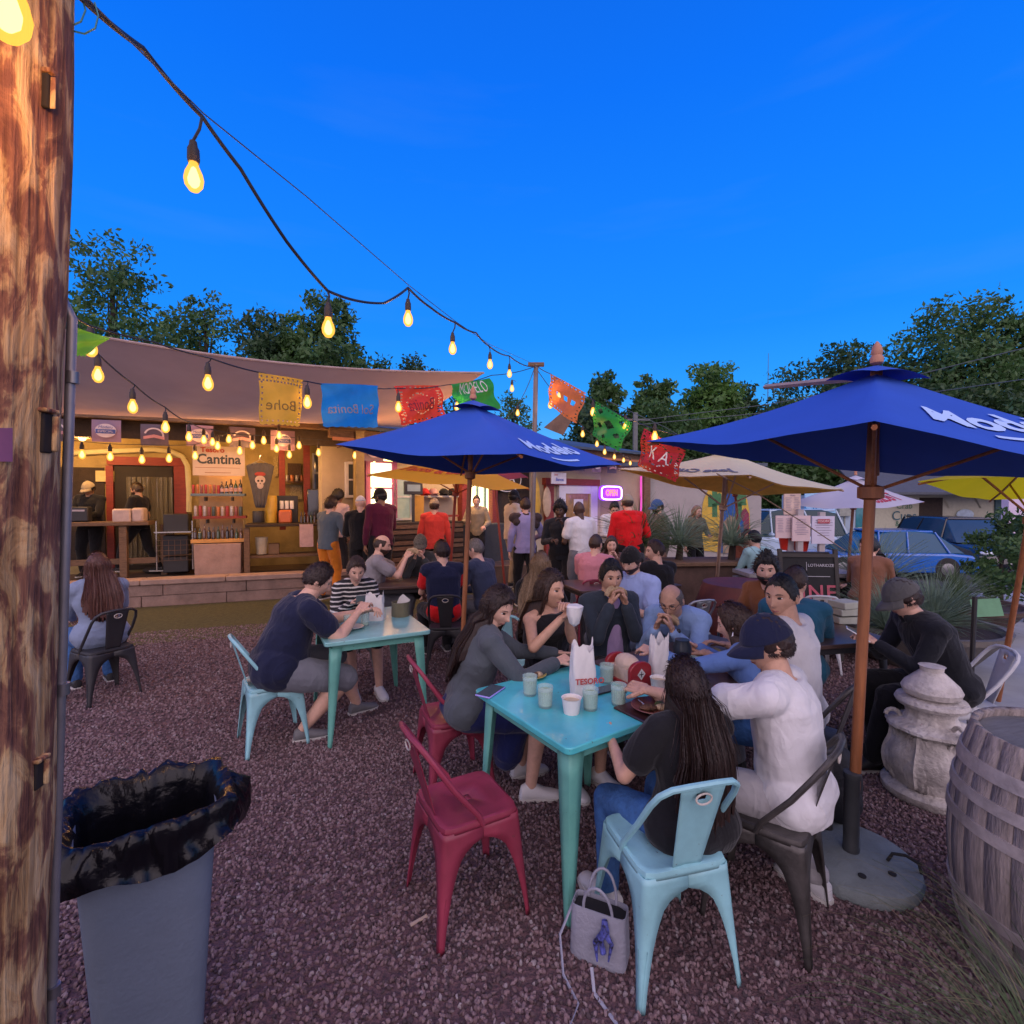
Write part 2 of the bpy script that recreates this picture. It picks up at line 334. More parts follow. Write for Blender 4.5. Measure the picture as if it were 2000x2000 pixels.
def part(n, m, parent, fn, **k): q = MB(); fn(q); return q.build(n, m, parent, **k)
WB = 1.9   # porch depth
RB = empty('restaurant', A1.p, A1.rz(), 'low yellow stucco cantina porch at the left behind the kerb wall', 'building')
A1.box_ = None
part('wall', stucco, RB, lambda q: (q.box((-4.2, WB+.1, 1.75), (9.4, .2, 3.1)), q.box((.5, .9, 1.75), (.15, 1.8, 3.1))), smooth=False)
part('eave_beam', wood, RB, lambda q: q.box((-4.2, .06, 3.10), (9.6, .13, .20)), bevel=.01)
part('fascia', dark, RB, lambda q: q.box((-4.2, .30, 2.90), (9.4, .05, .34)), smooth=False)
for k in range(17): part('rafter', wood, RB, lambda q: q.box((-8.9+k*.56, .95, 3.16), (.07, 1.9, .12)), smooth=False)
part('roof', mat('roof_brown', (.10, .06, .045), .9, var=.2, vs=4, bump=.3, bs=30), RB, lambda q: q.box((-4.2, 1.1, 3.30), (9.8, 2.6, .06)), smooth=False)
# left bay: serving opening as a dark shade sheet and the doorway with a plastic strip curtain
part('opening_shade_sheet', dark, RB, lambda q: A1.box(q, 60, 912, 205, 1100, WB-.03, WB+.02), smooth=False)  # dark sheet on the wall paints the gloom of the interior
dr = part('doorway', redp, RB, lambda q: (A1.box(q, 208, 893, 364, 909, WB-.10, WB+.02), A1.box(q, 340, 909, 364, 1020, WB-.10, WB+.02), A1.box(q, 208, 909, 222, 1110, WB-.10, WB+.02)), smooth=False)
part('recess_shade_sheet', mat('recess_shade', (.03, .022, .018), .8), RB, lambda q: A1.box(q, 223, 910, 339, 1112, WB-.04, WB+.0), smooth=False)  # flat dark sheet stands in for the shade inside the doorway
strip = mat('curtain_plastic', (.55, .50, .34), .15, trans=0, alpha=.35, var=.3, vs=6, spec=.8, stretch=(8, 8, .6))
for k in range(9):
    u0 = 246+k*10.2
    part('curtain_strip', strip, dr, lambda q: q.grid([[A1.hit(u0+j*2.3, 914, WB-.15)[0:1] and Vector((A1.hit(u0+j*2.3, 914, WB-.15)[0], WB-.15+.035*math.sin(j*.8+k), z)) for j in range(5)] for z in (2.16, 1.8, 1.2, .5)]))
part('arch_trim', cream, RB, lambda q: q.tube([Vector((A1.hit(u, v, WB-.08)[0], WB-.08, A1.hit(u, v, WB-.08)[1])) for u, v in ((130, 885), (200, 882), (300, 878), (335, 882), (356, 892), (366, 910), (369, 960), (369, 1000))], .05, 8))
tag(part('paper_note', mat('paper_yellow', (.7, .55, .25), .8), None, lambda q: q.box((0, 0, 0), (.28, .01, .2)), smooth=False), 'yellowed paper note pinned to the dark wall above the capped cashier', 'note')
_o = bpy.data.objects['paper_note']; _a = A1.hit(205, 930, WB-.06); _o.location = A1.W(_a[0], WB-.06, _a[1]); _o.rotation_euler = (0, 0, A1.rz())
for (u0, u1) in ((545, 557), (593, 606)): part('post', redp, RB, lambda q: A1.box(q, u0, 868, u1, 1035, 1.2, 1.32), smooth=False)
wr_ = part('window', whitep, RB, lambda q: (A1.box(q, 610, 885, 614, 965, WB-.06, WB), A1.box(q, 648, 885, 652, 965, WB-.06, WB), A1.box(q, 614, 885, 648, 889, WB-.06, WB), A1.box(q, 614, 922, 648, 926, WB-.06, WB), A1.box(q, 614, 961, 648, 965, WB-.06, WB)), smooth=False)
glassd = mat('window_glass', (.10, .12, .13), .08, var=.1, vs=2, spec=.9)
part('pane', glassd, wr_, lambda q: A1.box(q, 614, 889, 648, 961, WB-.03, WB-.01), smooth=False)
# right wing
OB = .55
RW = empty('restaurant_wing', A2.p, A2.rz(), 'long yellow wing of the taqueria running back behind the crowd', 'building')
def l2(u, v, off=OB): return A2.hit(u, v, off)
part('wall', stucco2, RW, lambda q: q.box((4.6, OB+.12, 1.5), (9.2, .22, 3.0)), smooth=False)
part('eave_beam', wood, RW, lambda q: q.box((4.6, .0, 2.95), (9.3, .12, .18)), bevel=.01)
part('roof', mat('roof_slate', (.06, .085, .12), .6, var=.15, vs=5), RW, lambda q: q.add([(-.2, -.25, 3.02), (9.4, -.25, 3.02), (9.4, 3.5, 3.75), (-.2, 3.5, 3.75), (-.2, -.25, 3.08), (9.4, -.25, 3.08), (9.4, 3.5, 3.81), (-.2, 3.5, 3.81)], [(3, 2, 1, 0), (4, 5, 6, 7), (0, 1, 5, 4), (1, 2, 6, 5), (2, 3, 7, 6), (3, 0, 4, 7)]), smooth=False)
part('fascia_light', mat('fascia_orange', (.55, .22, .10), .6), RW, lambda q: q.box((4.6, -.07, 2.84), (9.2, .03, .06)), smooth=False)
lit = mat('lit_interior', (.7, .65, .4), .6, emit=(1, .80, .38), es=3.2)
litw = mat('lit_white', (.8, .8, .75), .6, emit=(.9, .92, .7), es=1.3)
def window(u0, v0, u1, v1, fm, pm, rails=1, fw=5):
    f = part('window', fm, RW, lambda q: (A2.box(q, u0, v0, u0+fw, v1, OB-.09, OB), A2.box(q, u1-fw, v0, u1, v1, OB-.09, OB), A2.box(q, u0+fw, v0, u1-fw, v0+fw, OB-.09, OB), A2.box(q, u0+fw, v1-fw, u1-fw, v1, OB-.09, OB), *[A2.box(q, u0+fw, v0+(v1-v0)*(k+1)/(rails+1)-1.5, u1-fw, v0+(v1-v0)*(k+1)/(rails+1)+1.5, OB-.08, OB) for k in range(rails)]), smooth=False)
    part('pane', pm, f, lambda q: A2.box(q, u0+fw, v0+fw, u1-fw, v1-fw, OB-.04, OB-.01), smooth=False)
window(676, 902, 712, 972, whitep, glassd)
window(715, 895, 776, 1012, pinkp, litw, 1, 9)
window(770, 925, 806, 1016, whitep, mat('pane_grey', (.3, .32, .28), .2, emit=(.8, .85, .6), es=.22), 1, 4)
part('serving_hatch', lit, RW, lambda q: A2.box(q, 918, 930, 962, 1018, OB-.03, OB), smooth=False)
for uu in (931, 946): part('hatch_jar_shelf', mat('shelf_green', (.3, .5, .4), .5), RW, lambda q: A2.box(q, uu, 932, uu+4, 1016, OB-.07, OB-.03), smooth=False)
for (u0, u1) in ((903, 918), (962, 972)): part('post', redp, RW, lambda q: A2.box(q, u0, 900, u1, 1110, OB-.2, OB), smooth=False)
part('door', dark, RW, lambda q: A2.box(q, 973, 905, 1034, 1110, OB-.07, OB), smooth=False)
part('lintel', redp, RW, lambda q: A2.box(q, 1066, 935, 1172, 948, OB-.14, OB), smooth=False)
part('jamb', redp, RW, lambda q: A2.box(q, 1067, 948, 1082, 1100, OB-.10, OB), smooth=False)
sd = part('storm_door', whitep, RW, lambda q: (A2.box(q, 1092, 948, 1105, 1115, OB-.10, OB), A2.box(q, 1154, 948, 1167, 1115, OB-.10, OB), A2.box(q, 1105, 948, 1154, 964, OB-.10, OB), A2.box(q, 1105, 1040, 1154, 1115, OB-.10, OB)), smooth=False)
part('pane', mat('door_glass', (.35, .17, .07), .15, var=.4, vs=3, emit=(1, .5, .2), es=.10), sd, lambda q: A2.box(q, 1105, 964, 1154, 1040, OB-.05, OB-.02), smooth=False)
part('notice', whitep, sd, lambda q: A2.box(q, 1121, 975, 1139, 1002, OB-.07, OB-.05), smooth=False)
# mural wall, flush with the view
MW = empty('mural_wall', A3.p, A3.rz(), 'pale stucco end wall with an arched painted mural behind the potted palms', 'building')
part('wall', mat('stucco_beige', (.40, .33, .22), .9, var=.06, vs=2, bump=.3, bs=40), MW, lambda q: q.box((.63, .12, 1.3), (1.5, .24, 2.75)), smooth=False)
part('side_wall', mat('stucco_grey', (.36, .34, .33), .9, var=.06, vs=2, bump=.3, bs=40), MW, lambda q: q.box((3.05, .14, 1.25), (3.3, .24, 2.65)), smooth=False)
part('roof', mat('roof_slate', (.06, .085, .12), .6), MW, lambda q: q.box((2.0, .9, 2.72), (5.4, 2.4, .10)), smooth=False)
def a3(u, v, off=-.01): a_ = A3.hit(u, v, off); return Vector((a_[0], off, a_[1]))
def mural(name, m, pts, off): q = MB(); q.add([a3(u, v, off) for u, v in pts], [tuple(range(len(pts)))]); return q.build(name, m, MR_, smooth=False)
MR_ = part('mural', mat('mural_yellow', (.62, .42, .06), .8, var=.12, vs=4), MW, lambda q: q.add([a3(u, v, -.004) for u, v in [(1372, 1075), (1371, 1000)]+[(1417-46*math.cos(R(t)), 1000-62*math.sin(R(t))) for t in range(15, 166, 12)]+[(1464, 1000), (1466, 1085)]], [tuple(range(17))]), smooth=False)
gm = mat('mural_green', (.06, .20, .08), .8, var=.2, vs=9)
for cx_ in (1396, 1444):
    for dx_, v0_, v1_, w_ in ((0, 955, 1010, 5), (-9, 965, 985, 4), (9, 962, 982, 4), (-5, 983, 990, 8), (6, 980, 987, 8)): mural('painted_cactus', gm, [(cx_+dx_-w_, v1_), (cx_+dx_-w_, v0_+3), (cx_+dx_, v0_), (cx_+dx_+w_, v0_+3), (cx_+dx_+w_, v1_)], -.008)
mural('painted_shape', mat('mural_blue', (.02, .10, .35), .8, var=.2, vs=6), [(1408, 1080), (1406, 1000), (1412, 968), (1424, 956), (1436, 966), (1440, 1000), (1452, 1020), (1456, 1084)], -.012)
mural('painted_shape', mat('mural_tan', (.32, .24, .17), .8, var=.2, vs=6), [(1412, 1080), (1410, 1022), (1426, 1006), (1444, 1014), (1448, 1050), (1440, 1082)], -.016)
mural('painted_shape', mat('mural_maroon', (.25, .04, .09), .8, var=.2, vs=6), [(1449, 1040), (1447, 1000), (1456, 992), (1463, 1003), (1464, 1045)], -.008)
part('pipe', mat('pipe_pink', (.6, .10, .45), .5, emit=(1, .08, .6), es=.5), MW, lambda q: q.tube([a3(1252, 930, -.1), a3(1252, 1000, -.1)], .03, 8))
part('corner_post', wood, MW, lambda q: A3.box(q, 1258, 915, 1270, 1100, -.12, 0), smooth=False)
# ================================================================ shade sail
def sail():
    a, b, c, d = D(-120, 600, 4.3), D(945, 729, 6.6), D(790, 835, 10.0), D(-60, 800, 6.6); n = 22; g = []
    for i in range(n+1):
        t = i/n; row = []
        for j in range(n*2+1):
            u_ = j/n/2; p = a.lerp(b, u_).lerp(d.lerp(c, u_), t); p.z -= .16*math.sin(math.pi*u_)*(1-t)+.20*math.sin(math.pi*t)*math.sin(math.pi*u_)-.012*math.sin(u_*40+t*9)*math.sin(math.pi*t); row.append(p)
        g.append(row)
    q = MB(); q.grid(g); o = q.build('shade_sail', thin('sail_cloth', (.50, .33, .235), .35, .9, .05, 3)); tag(o, 'large taupe fabric shade sail stretched over the porch', 'shade sail')
    q = MB(); q.tube([g[0][j]+Vector((0, 0, .004)) for j in range(0, n*2+1, 2)], .014, 6); q.build('hem', mat('sail_hem', (.42, .30, .27), .8), o)
sail()
# ================================================================ trees
def leafm(n, c): return thin('leaf_'+n, c, .35, .55, .28, 1.2)
BARK = mat('bark', (.06, .045, .035), .95, var=.2, bump=.5, bs=20)
def tree(label, base, h, spread, lm, seed, n=7000, leaf=.16, dens=1., low=.25, blobs=13, shape=None):
    n = int(n*1.5); r_ = np.random.default_rng(seed); rt = empty('tree', base, 0, label, 'tree', 'trees behind the buildings'); q = MB()
    q.tube([(0, 0, 0), (.1*spread*.1, 0, h*.3), (0, .05, h*.6), (.03*spread, 0, h*.88)], [h*.022, h*.017, h*.011, h*.003], 8)
    cs = []
    for k in range(blobs):
        a = k*2.4+r_.uniform(-.5, .5); t = (k+.5)/blobs; z = h*(low+(1-low)*t*.92); rad = spread*(math.sin(math.pi*min(1, .22+t*.80))**.8)*r_.uniform(.40, .95)*.72
        if k == blobs-1: rad = 0; z = h*.93
        c = np.array([rad*math.cos(a), rad*math.sin(a)*.8, z]); s_ = spread*r_.uniform(.36, .58)*(.8 if t > .8 else 1); cs.append((c, s_)); zb = h*max(.15, low*.8+.45*t*(1-low)); q.tube([(0, 0, zb), tuple(c*.55+np.array([0, 0, zb*.45+.0])), tuple(c)], [h*.008, h*.005, h*.0015], 5)
    q.build('trunk', BARK, rt)
    sub = []
    for c, s_ in cs:
        for _ in range(26):
            d = r_.normal(size=3); d /= np.linalg.norm(d); sub.append((c+d*s_*r_.uniform(.5, 1.05)*np.array([1, 1, .75]), s_*r_.uniform(.22, .48)))
    ps = []; w = np.array([s_**2 for _, s_ in sub]); w /= w.sum(); idx = r_.choice(len(sub), n, p=w)
    C_ = np.array([sub[i][0] for i in idx]); S_ = np.array([sub[i][1] for i in idx])[:, None]; d = r_.normal(size=(n, 3)); d /= np.linalg.norm(d, axis=1)[:, None]
    P_ = C_+d*S_*r_.uniform(.35, 1.1, (n, 1))*np.array([1, 1, .8]); P_[:, 2] = np.maximum(P_[:, 2], .3)
    u_ = r_.normal(size=(n, 3)); u_ /= np.linalg.norm(u_, axis=1)[:, None]; v_ = np.cross(u_, r_.normal(size=(n, 3))); v_ /= np.linalg.norm(v_, axis=1)[:, None]; sz = leaf*r_.uniform(.5, 1.25, (n, 1))
    V = np.stack([P_-u_*sz, P_+v_*sz*.45, P_+u_*sz, P_-v_*sz*.45], 1).reshape(-1, 3); me = bpy.data.meshes.new('crown'); me.from_pydata(V.tolist(), [], np.arange(4*n).reshape(-1, 4).tolist()); me.materials.append(lm); me.update()
    link('crown', me, rt); return rt
LG, LD, LM = leafm('green', (.12, .26, .05)), leafm('dark', (.06, .13, .045)), leafm('mid', (.09, .19, .05))
def tr(u, vtop, Y, wpx, label, lm, seed, **k):
    b = D(u, 975, Y); b.z = gz(b.x, b.y); top = (D(u, vtop, Y).z-b.z)*.955; return tree(label, b, top, wpx/2*Y/975*1.28, lm, seed, **k)
tr(225, 448, 24, 270, 'tall thin tree at the far left, sky showing through its crown', LM, 11, n=8000, leaf=.15, low=.3)
tr(150, 570, 20, 200, 'dense low tree just right of the wooden pole', LG, 12, n=9000, leaf=.13)
tr(405, 545, 23, 220, 'airy pale tree second from the left above the sail', LM, 13, n=7000, leaf=.13, low=.35)
tr(520, 600, 22, 200, 'bushy dark tree low above the middle of the sail', LD, 14, n=9000, leaf=.13)
tr(640, 545, 23, 210, 'full green tree behind the hanging bulb in the centre left', LM, 15, n=11000, leaf=.14, low=.3)
tr(575, 580, 23, 160, 'green tree crown merging with its taller neighbour on the right', LG, 25, n=7000, leaf=.13)
tr(818, 690, 28, 150, 'small dark round tree above the right end of the sail', LD, 16, n=6000, leaf=.13, low=.4)
tr(1000, 752, 24, 100, 'wispy small tree beside the thin steel pole', LM, 17, n=2200, leaf=.10, low=.5)
tr(1180, 712, 34, 130, 'tall tree right of the steel pole behind the papel picado', LM, 18, n=8000, leaf=.2)
tr(1275, 722, 34, 120, 'rounded tree between two taller trees in the middle distance', LM, 19, n=7000, leaf=.2)
tr(1385, 722, 34, 200, 'broad bright green tree left of the near blue umbrella', LG, 20, n=12000, leaf=.2)
tr(1440, 740, 38, 130, 'dark tree just behind the broad green one', LD, 21, n=7000, leaf=.2)
tr(1650, 668, 36, 260, 'dark domed tree above the peak of the near blue umbrella', LD, 22, n=12000, leaf=.2)
tr(1870, 566, 32, 270, 'tallest tree at the right with a loose leafy top', LM, 23, n=13000, leaf=.18, low=.3)
tr(1990, 600, 31, 240, 'big dark tree cut by the right edge of the picture', LM, 24, n=11000, leaf=.18)
for k, (u, v, Y, w) in enumerate(((1150, 800, 30, 170), (1300, 800, 31, 220), (1420, 800, 32, 200), (1540, 770, 34, 190), (1760, 700, 33, 220), (1700, 760, 31, 200), (1860, 740, 28, 260), (1570, 850, 29, 200), (2010, 760, 27, 200))):
    tr(u, v, Y, w, ['low bushy tree filling in behind the green papel picado', 'low leafy tree under the rounded tree in the middle distance', 'low leafy tree in front of the broad green one', 'low tree half hidden by the wooden plank on the umbrella', 'leafy tree behind the vent of the near blue umbrella', 'low dark tree behind the near blue canopy', 'low leafy tree under the tallest one at the right', 'dark shrubby tree above the white umbrella', 'low leafy tree at the right edge behind the yellow umbrella'][k], (LD, LM)[k % 2], 40+k, n=8000, leaf=.19, low=.1)
q = MB(); rh = np.random.default_rng(5); n = 52000; ang = rh.uniform(-40, 70, n); X_ = rh.uniform(-45, 60, n); Y_ = 40+rh.uniform(0, 6, n); Z_ = rh.uniform(-.5, 1, n)**1*(4.2+1.2*np.sin(X_*.35)+.8*np.sin(X_*.9)+3.6*np.clip((X_-2)/6, 0, 1))
P_ = np.stack([X_, Y_, Z_], 1); u_ = rh.normal(size=(n, 3)); v_ = rh.normal(size=(n, 3)); u_ /= np.linalg.norm(u_, axis=1)[:, None]; v_ /= np.linalg.norm(v_, axis=1)[:, None]
V = np.stack([P_-u_*.5, P_+v_*.3, P_+u_*.5, P_-v_*.3], 1).reshape(-1, 3); me = bpy.data.meshes.new('woods'); me.from_pydata(V.tolist(), [], np.arange(4*n).reshape(-1, 4).tolist()); me.materials.append(LD)
tag(link('woods', me), 'dark line of distant woods behind everything', 'woods', kind='stuff')
# ================================================================ street side: far building, ice kiosk, cars
FB = Plane(D(1655, 975, 23)[:2], (1, .12)); fz = gz(9, 23)
fb = empty('roadside_house', FB.p, FB.rz(), 'cream house with grey shingle roof and hand painted lettering across the road', 'building')
fc = mat('far_cream', (.52, .50, .38), .8, var=.06)
part('wall', fc, fb, lambda q: q.box((5.0, .15, .7), (9.6, .3, 3.2)), smooth=False)
part('roof', mat('shingle', (.09, .10, .12), .85, var=.12, vs=8, bump=.4, bs=8), fb, lambda q: q.add([(-.2, -1.0, 1.95), (10.2, -1.0, 1.95), (10.2, 3, 3.3), (2.0, 3, 3.3), (-.2, -1.0, 2.05), (10.2, -1.0, 2.05), (10.2, 3, 3.4), (2.0, 3, 3.4)], [(3, 2, 1, 0), (4, 5, 6, 7), (0, 1, 5, 4), (1, 2, 6, 5), (2, 3, 7, 6), (3, 0, 4, 7)]), smooth=False)
part('door', dark, fb, lambda q: FB.box(q, 1797, 972, 1841, 1032, -.05, 0), smooth=False)
for uu in (1843, 1905): part('bracket', fc, fb, lambda q: q.add([Vector((FB.hit(u, v, o_)[0], o_, FB.hit(u, v, o_)[1])) for o_ in (-.06, 0) for u, v in ((uu, 972), (uu+12, 972), (uu+12, 992))], [(0, 1, 2), (5, 4, 3), (0, 3, 4, 1), (1, 4, 5, 2), (2, 5, 3, 0)]), smooth=False)
part('shutter', mat('shutter_teal', (.05, .12, .14), .7), fb, lambda q: FB.box(q, 1944, 975, 1958, 1040, -.06, 0), smooth=False)
_m = FB.hit(1765, 1000, -.03)
for s_, v_, sz, cc in (('Crab', 988, .42, (.10, .22, .14)), ('Cups', 1008, .62, (.05, .14, .18)), ('& City', 1023, .36, (.10, .22, .14))):
    h_ = FB.hit(1766, v_, -.02); text(s_, sz, mat('sign_green%d' % v_, cc, .8), basis((h_[0], -.03, h_[1]), (1, 0, 0), (0, 0, 1)), fb)
tag(part('wall_sign', mat('sign_pale', (.5, .62, .72), .6), None, lambda q: q.ell((0, 0, 0), (.42, .05, .26), 16, 8)), 'pale blue fish shaped sign on the cream wall above the dark vehicle', 'sign')
_o = bpy.data.objects['wall_sign']; _a = FB.hit(1885, 1005, -.1); _o.location = FB.W(_a[0], -.1, _a[1])
lw_ = part('lilac_wall', mat('lilac', (.62, .52, .68), .8, var=.04), None, lambda q: q.box((0, 0, 0), (4, .3, 3.2)), smooth=False); lw_.location = D(2060, 1005, 20); tag(lw_, 'plain lilac wall at the right edge beyond the parked cars', 'wall')
# ice kiosk
IK = Plane(D(1585, 975, 19.5)[:2], (1, .05)); iz = gz(8.5, 15)
ik_ = empty('ice_kiosk', IK.p, IK.rz(), 'white and sky blue ice kiosk behind the menu boards', 'kiosk')
ib = mat('ice_blue', (.30, .55, .80), .5, var=.03); iw = mat('ice_white', (.36, .46, .56), .5, var=.03)
part('body', iw, ik_, lambda q: q.box((.9, .9, .55), (2.0, 1.8, 2.7)), smooth=False)
part('sign_panel', ib, ik_, lambda q: IK.box(q, 1572, 962, 1632, 1010, -.06, -.004), smooth=False)
text('ES ICE', .44, mat('ice_letters', (.02, .22, .55), .5), basis((IK.hit(1581, 995, -.08)[0]+.16, -.075, IK.hit(1581, 995, -.08)[1]), (1, 0, 0), (0, 0, 1)), ik_, bold=.006)
text('ITALIAN', .20, mat('ice_letters', (.02, .22, .55), .5), basis((IK.hit(1590, 978, -.08)[0]+.2, -.075, IK.hit(1590, 976, -.08)[1]), (1, 0, 0), (0, 0, 1)), ik_, bold=.004)
part('meter_box', mat('box_grey', (.30, .32, .28), .6), ik_, lambda q: (IK.box(q, 1640, 985, 1665, 1008, -.16, -.004), IK.box(q, 1649, 1008, 1651, 1045, -.05, -.004)), smooth=False)
part('window', mat('teal_pane', (.05, .22, .26), .2), ik_, lambda q: IK.box(q, 1672, 990, 1690, 1030, -.03, -.004), smooth=False)
def car(label, c, rz, L, Wd, H, col, suv=False, name='parked_car', gl=(.02, .05, .08)):
    rt = empty(name, c, rz, label, 'car'); pm = mat('carpaint_'+label[:12], col, .25, var=.02, coat=.8, spec=.6); gm_ = mat('carglass_%.2f' % gl[1], gl, .08, var=0, spec=.35)
    hb = H*.56; prof = [(-L/2, .34), (-L/2+.02, .62*hb+.1), (-L/2+.18, hb*.92), (-L*.34, hb), (L*.18, hb), (L*.42, hb*.86), (L/2-.05, hb*.66), (L/2, .38), (L/2-.08, .22), (-L/2+.08, .22)]
    secs = []
    for y, k in ((-Wd/2, .93), (-Wd/2+.06, 1), (Wd/2-.06, 1), (Wd/2, .93)): secs.append([Vector((x*(1 if k == 1 else .985), y, (z-.2)*(k if k < 1 else 1)+.2)) for x, z in prof])
    q = MB(); q.rings(secs); q.build('body', pm, rt, bevel=.04)
    rf = [(-L*.47, hb-.02), (-L*.42, H*.93), (-L*.30, H), (L*.03, H), (L*.10, H*.96), (L*.26, hb-.02)] if suv else [(-L*.42, hb-.02), (-L*.27, H*.95), (-L*.15, H), (L*.0, H*.99), (L*.08, H*.93), (L*.25, hb-.02)]
    q = MB(); q.rings([[Vector((x*(1 if z < hb else k2), y*(1 if z < hb else .82), z)) for x, z in rf] for y, k2 in ((-Wd/2+.05, 1), (Wd/2-.05, 1))]); q.build('glasshouse', gm_, rt, bevel=.03)
    q = MB(); q.slab([(rf[1][0]+.06, -Wd*.37), (rf[-2][0]-.05, -Wd*.36), (rf[-2][0]-.05, Wd*.36), (rf[1][0]+.06, Wd*.37)], H-.06, H+.015); q.build('roof', pm, rt, bevel=.03)
    for x0 in (rf[1][0]+.05, (rf[1][0]+rf[-2][0])/2, rf[-2][0]-.02):
        for e in (-1, 1): q = MB(); q.tube([(x0, e*Wd*.385, H-.03), (x0+(.05 if abs(x0) < .6 else .3*np.sign(x0)), e*(Wd/2-.03), hb)], .03, 6); q.build('pillar', pm, rt)
    tm = mat('tyre', (.02, .02, .02), .8); rm = mat('rim', (.35, .35, .36), .3, metal=.8)
    for x in (-L*.31, L*.31):
        for e in (-1, 1):
            q = MB(); q.rings([[Vector((x+r_*math.cos(t), e*(Wd/2-.2+w), .33+r_*math.sin(t))) for t in [2*math.pi*k/24 for k in range(24)]] for r_, w in ((.24, 0), (.33, .01), (.335, .2), (.24, .215))]); wh = q.build('wheel', tm, rt)
            q = MB(); q.rings([[Vector((x+r_*math.cos(t), e*(Wd/2+w), .33+r_*math.sin(t))) for t in [2*math.pi*k/20 for k in range(20)]] for r_, w in ((.22, .01), (.05, .03))]); q.build('rim', rm, wh)
    for e in (-1, 1):
        q = MB(); q.ell((L/2-.12, e*Wd*.36, hb*.74), (.14, .24, .075), 14, 8); q.build('headlight', mat('lamp_clear', (.55, .6, .65), .1, var=0, spec=1), rt)
        q = MB(); q.ell((L*.13, e*(Wd/2+.10), hb+.08), (.09, .10, .07), 10, 8); q.build('mirror', pm, rt)
    q = MB(); q.box((L/2-.02, 0, hb*.70), (.08, .9, .07)); q.build('grille', mat('chrome', (.6, .6, .62), .2, metal=.9), rt, bevel=.01)
    q = MB(); q.box((L/2+.01, 0, hb*.5), (.03, .42, .15)); q.build('number_plate', mat('plate', (.6, .6, .62), .5), rt)
    return rt
c_ = D(1712, 1000, 15.4); c_.z = gz(c_.x, c_.y); car('bright blue sedan parked beyond the planters, seen from its side', c_, R(174), 4.6, 1.8, 1.42, (.008, .12, .50), gl=(.012, .08, .16))
c_ = D(1880, 1000, 17.2); c_.z = gz(c_.x, c_.y); car('black sport utility vehicle facing the patio with white number plate', c_, R(-100), 4.7, 1.95, 1.72, (.012, .013, .02), True, gl=(.02, .06, .12))
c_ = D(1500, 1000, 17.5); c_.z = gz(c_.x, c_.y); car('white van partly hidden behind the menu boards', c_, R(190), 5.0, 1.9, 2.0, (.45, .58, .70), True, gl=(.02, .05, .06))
# ================================================================ furniture and props
def leg_w(z): 
    for (z0, w0), (z1, w1) in zip(LW, LW[1:]):
        if z0 <= z <= z1: return w0+(w1-w0)*(z-z0)/(z1-z0)
    return LW[-1][1]
LW = [(0, .020), (.10, .027), (.20, .042), (.27, .058), (.32, .078), (.350, .105), (.368, .135), (.378, .175), (.44, .175)]
METAL = {}
def painted(name, col, col2=None, rough=.35):
    k = 'paint_'+name
    if k in MC: return MC[k]
    m = mat(k, col, rough, var=.06, vs=9, bump=.10, bs=18, spec=.5, col2=col2); t = m.node_tree; b = t.nodes['Principled BSDF']; src = b.inputs['Base Color'].links[0].from_socket
    co = t.nodes.new('ShaderNodeTexCoord'); n = t.nodes.new('ShaderNodeTexNoise'); n.inputs['Scale'].default_value = 34; n.inputs['Detail'].default_value = 9; n.inputs['Roughness'].default_value = .72; t.links.new(co.outputs['Object'], n.inputs[0])
    r = t.nodes.new('ShaderNodeValToRGB'); r.color_ramp.elements[0].position = .655; r.color_ramp.elements[0].color = (0, 0, 0, 1); r.color_ramp.elements[1].position = .68; r.color_ramp.elements[1].color = (1, 1, 1, 1); t.links.new(n.outputs[0], r.inputs[0])
    mx_ = t.nodes.new('ShaderNodeMixRGB'); t.links.new(r.outputs[0], mx_.inputs[0]); t.links.new(src, mx_.inputs[1]); mx_.inputs[2].default_value = (.10, .055, .035, 1)
    n2 = t.nodes.new('ShaderNodeTexNoise'); n2.inputs['Scale'].default_value = 3.5; n2.inputs['Detail'].default_value = 7; t.links.new(co.outputs['Object'], n2.inputs[0]); g = t.nodes.new('ShaderNodeMixRGB'); g.blend_type = 'MULTIPLY'; g.inputs[0].default_value = .55
    r2 = t.nodes.new('ShaderNodeValToRGB'); r2.color_ramp.elements[0].position = .32; r2.color_ramp.elements[0].color = (.55, .52, .50, 1); r2.color_ramp.elements[1].position = .6; r2.color_ramp.elements[1].color = (1, 1, 1, 1); t.links.new(n2.outputs[0], r2.inputs[0])
    t.links.new(mx_.outputs[0], g.inputs[1]); t.links.new(r2.outputs[0], g.inputs[2]); t.links.new(g.outputs[0], b.inputs['Base Color'])
    rr_ = t.nodes.new('ShaderNodeMapRange'); rr_.inputs[3].default_value = rough*.7; rr_.inputs[4].default_value = rough*1.6+.08; t.links.new(n2.outputs[0], rr_.inputs[0]); t.links.new(rr_.outputs[0], b.inputs['Roughness']); return m
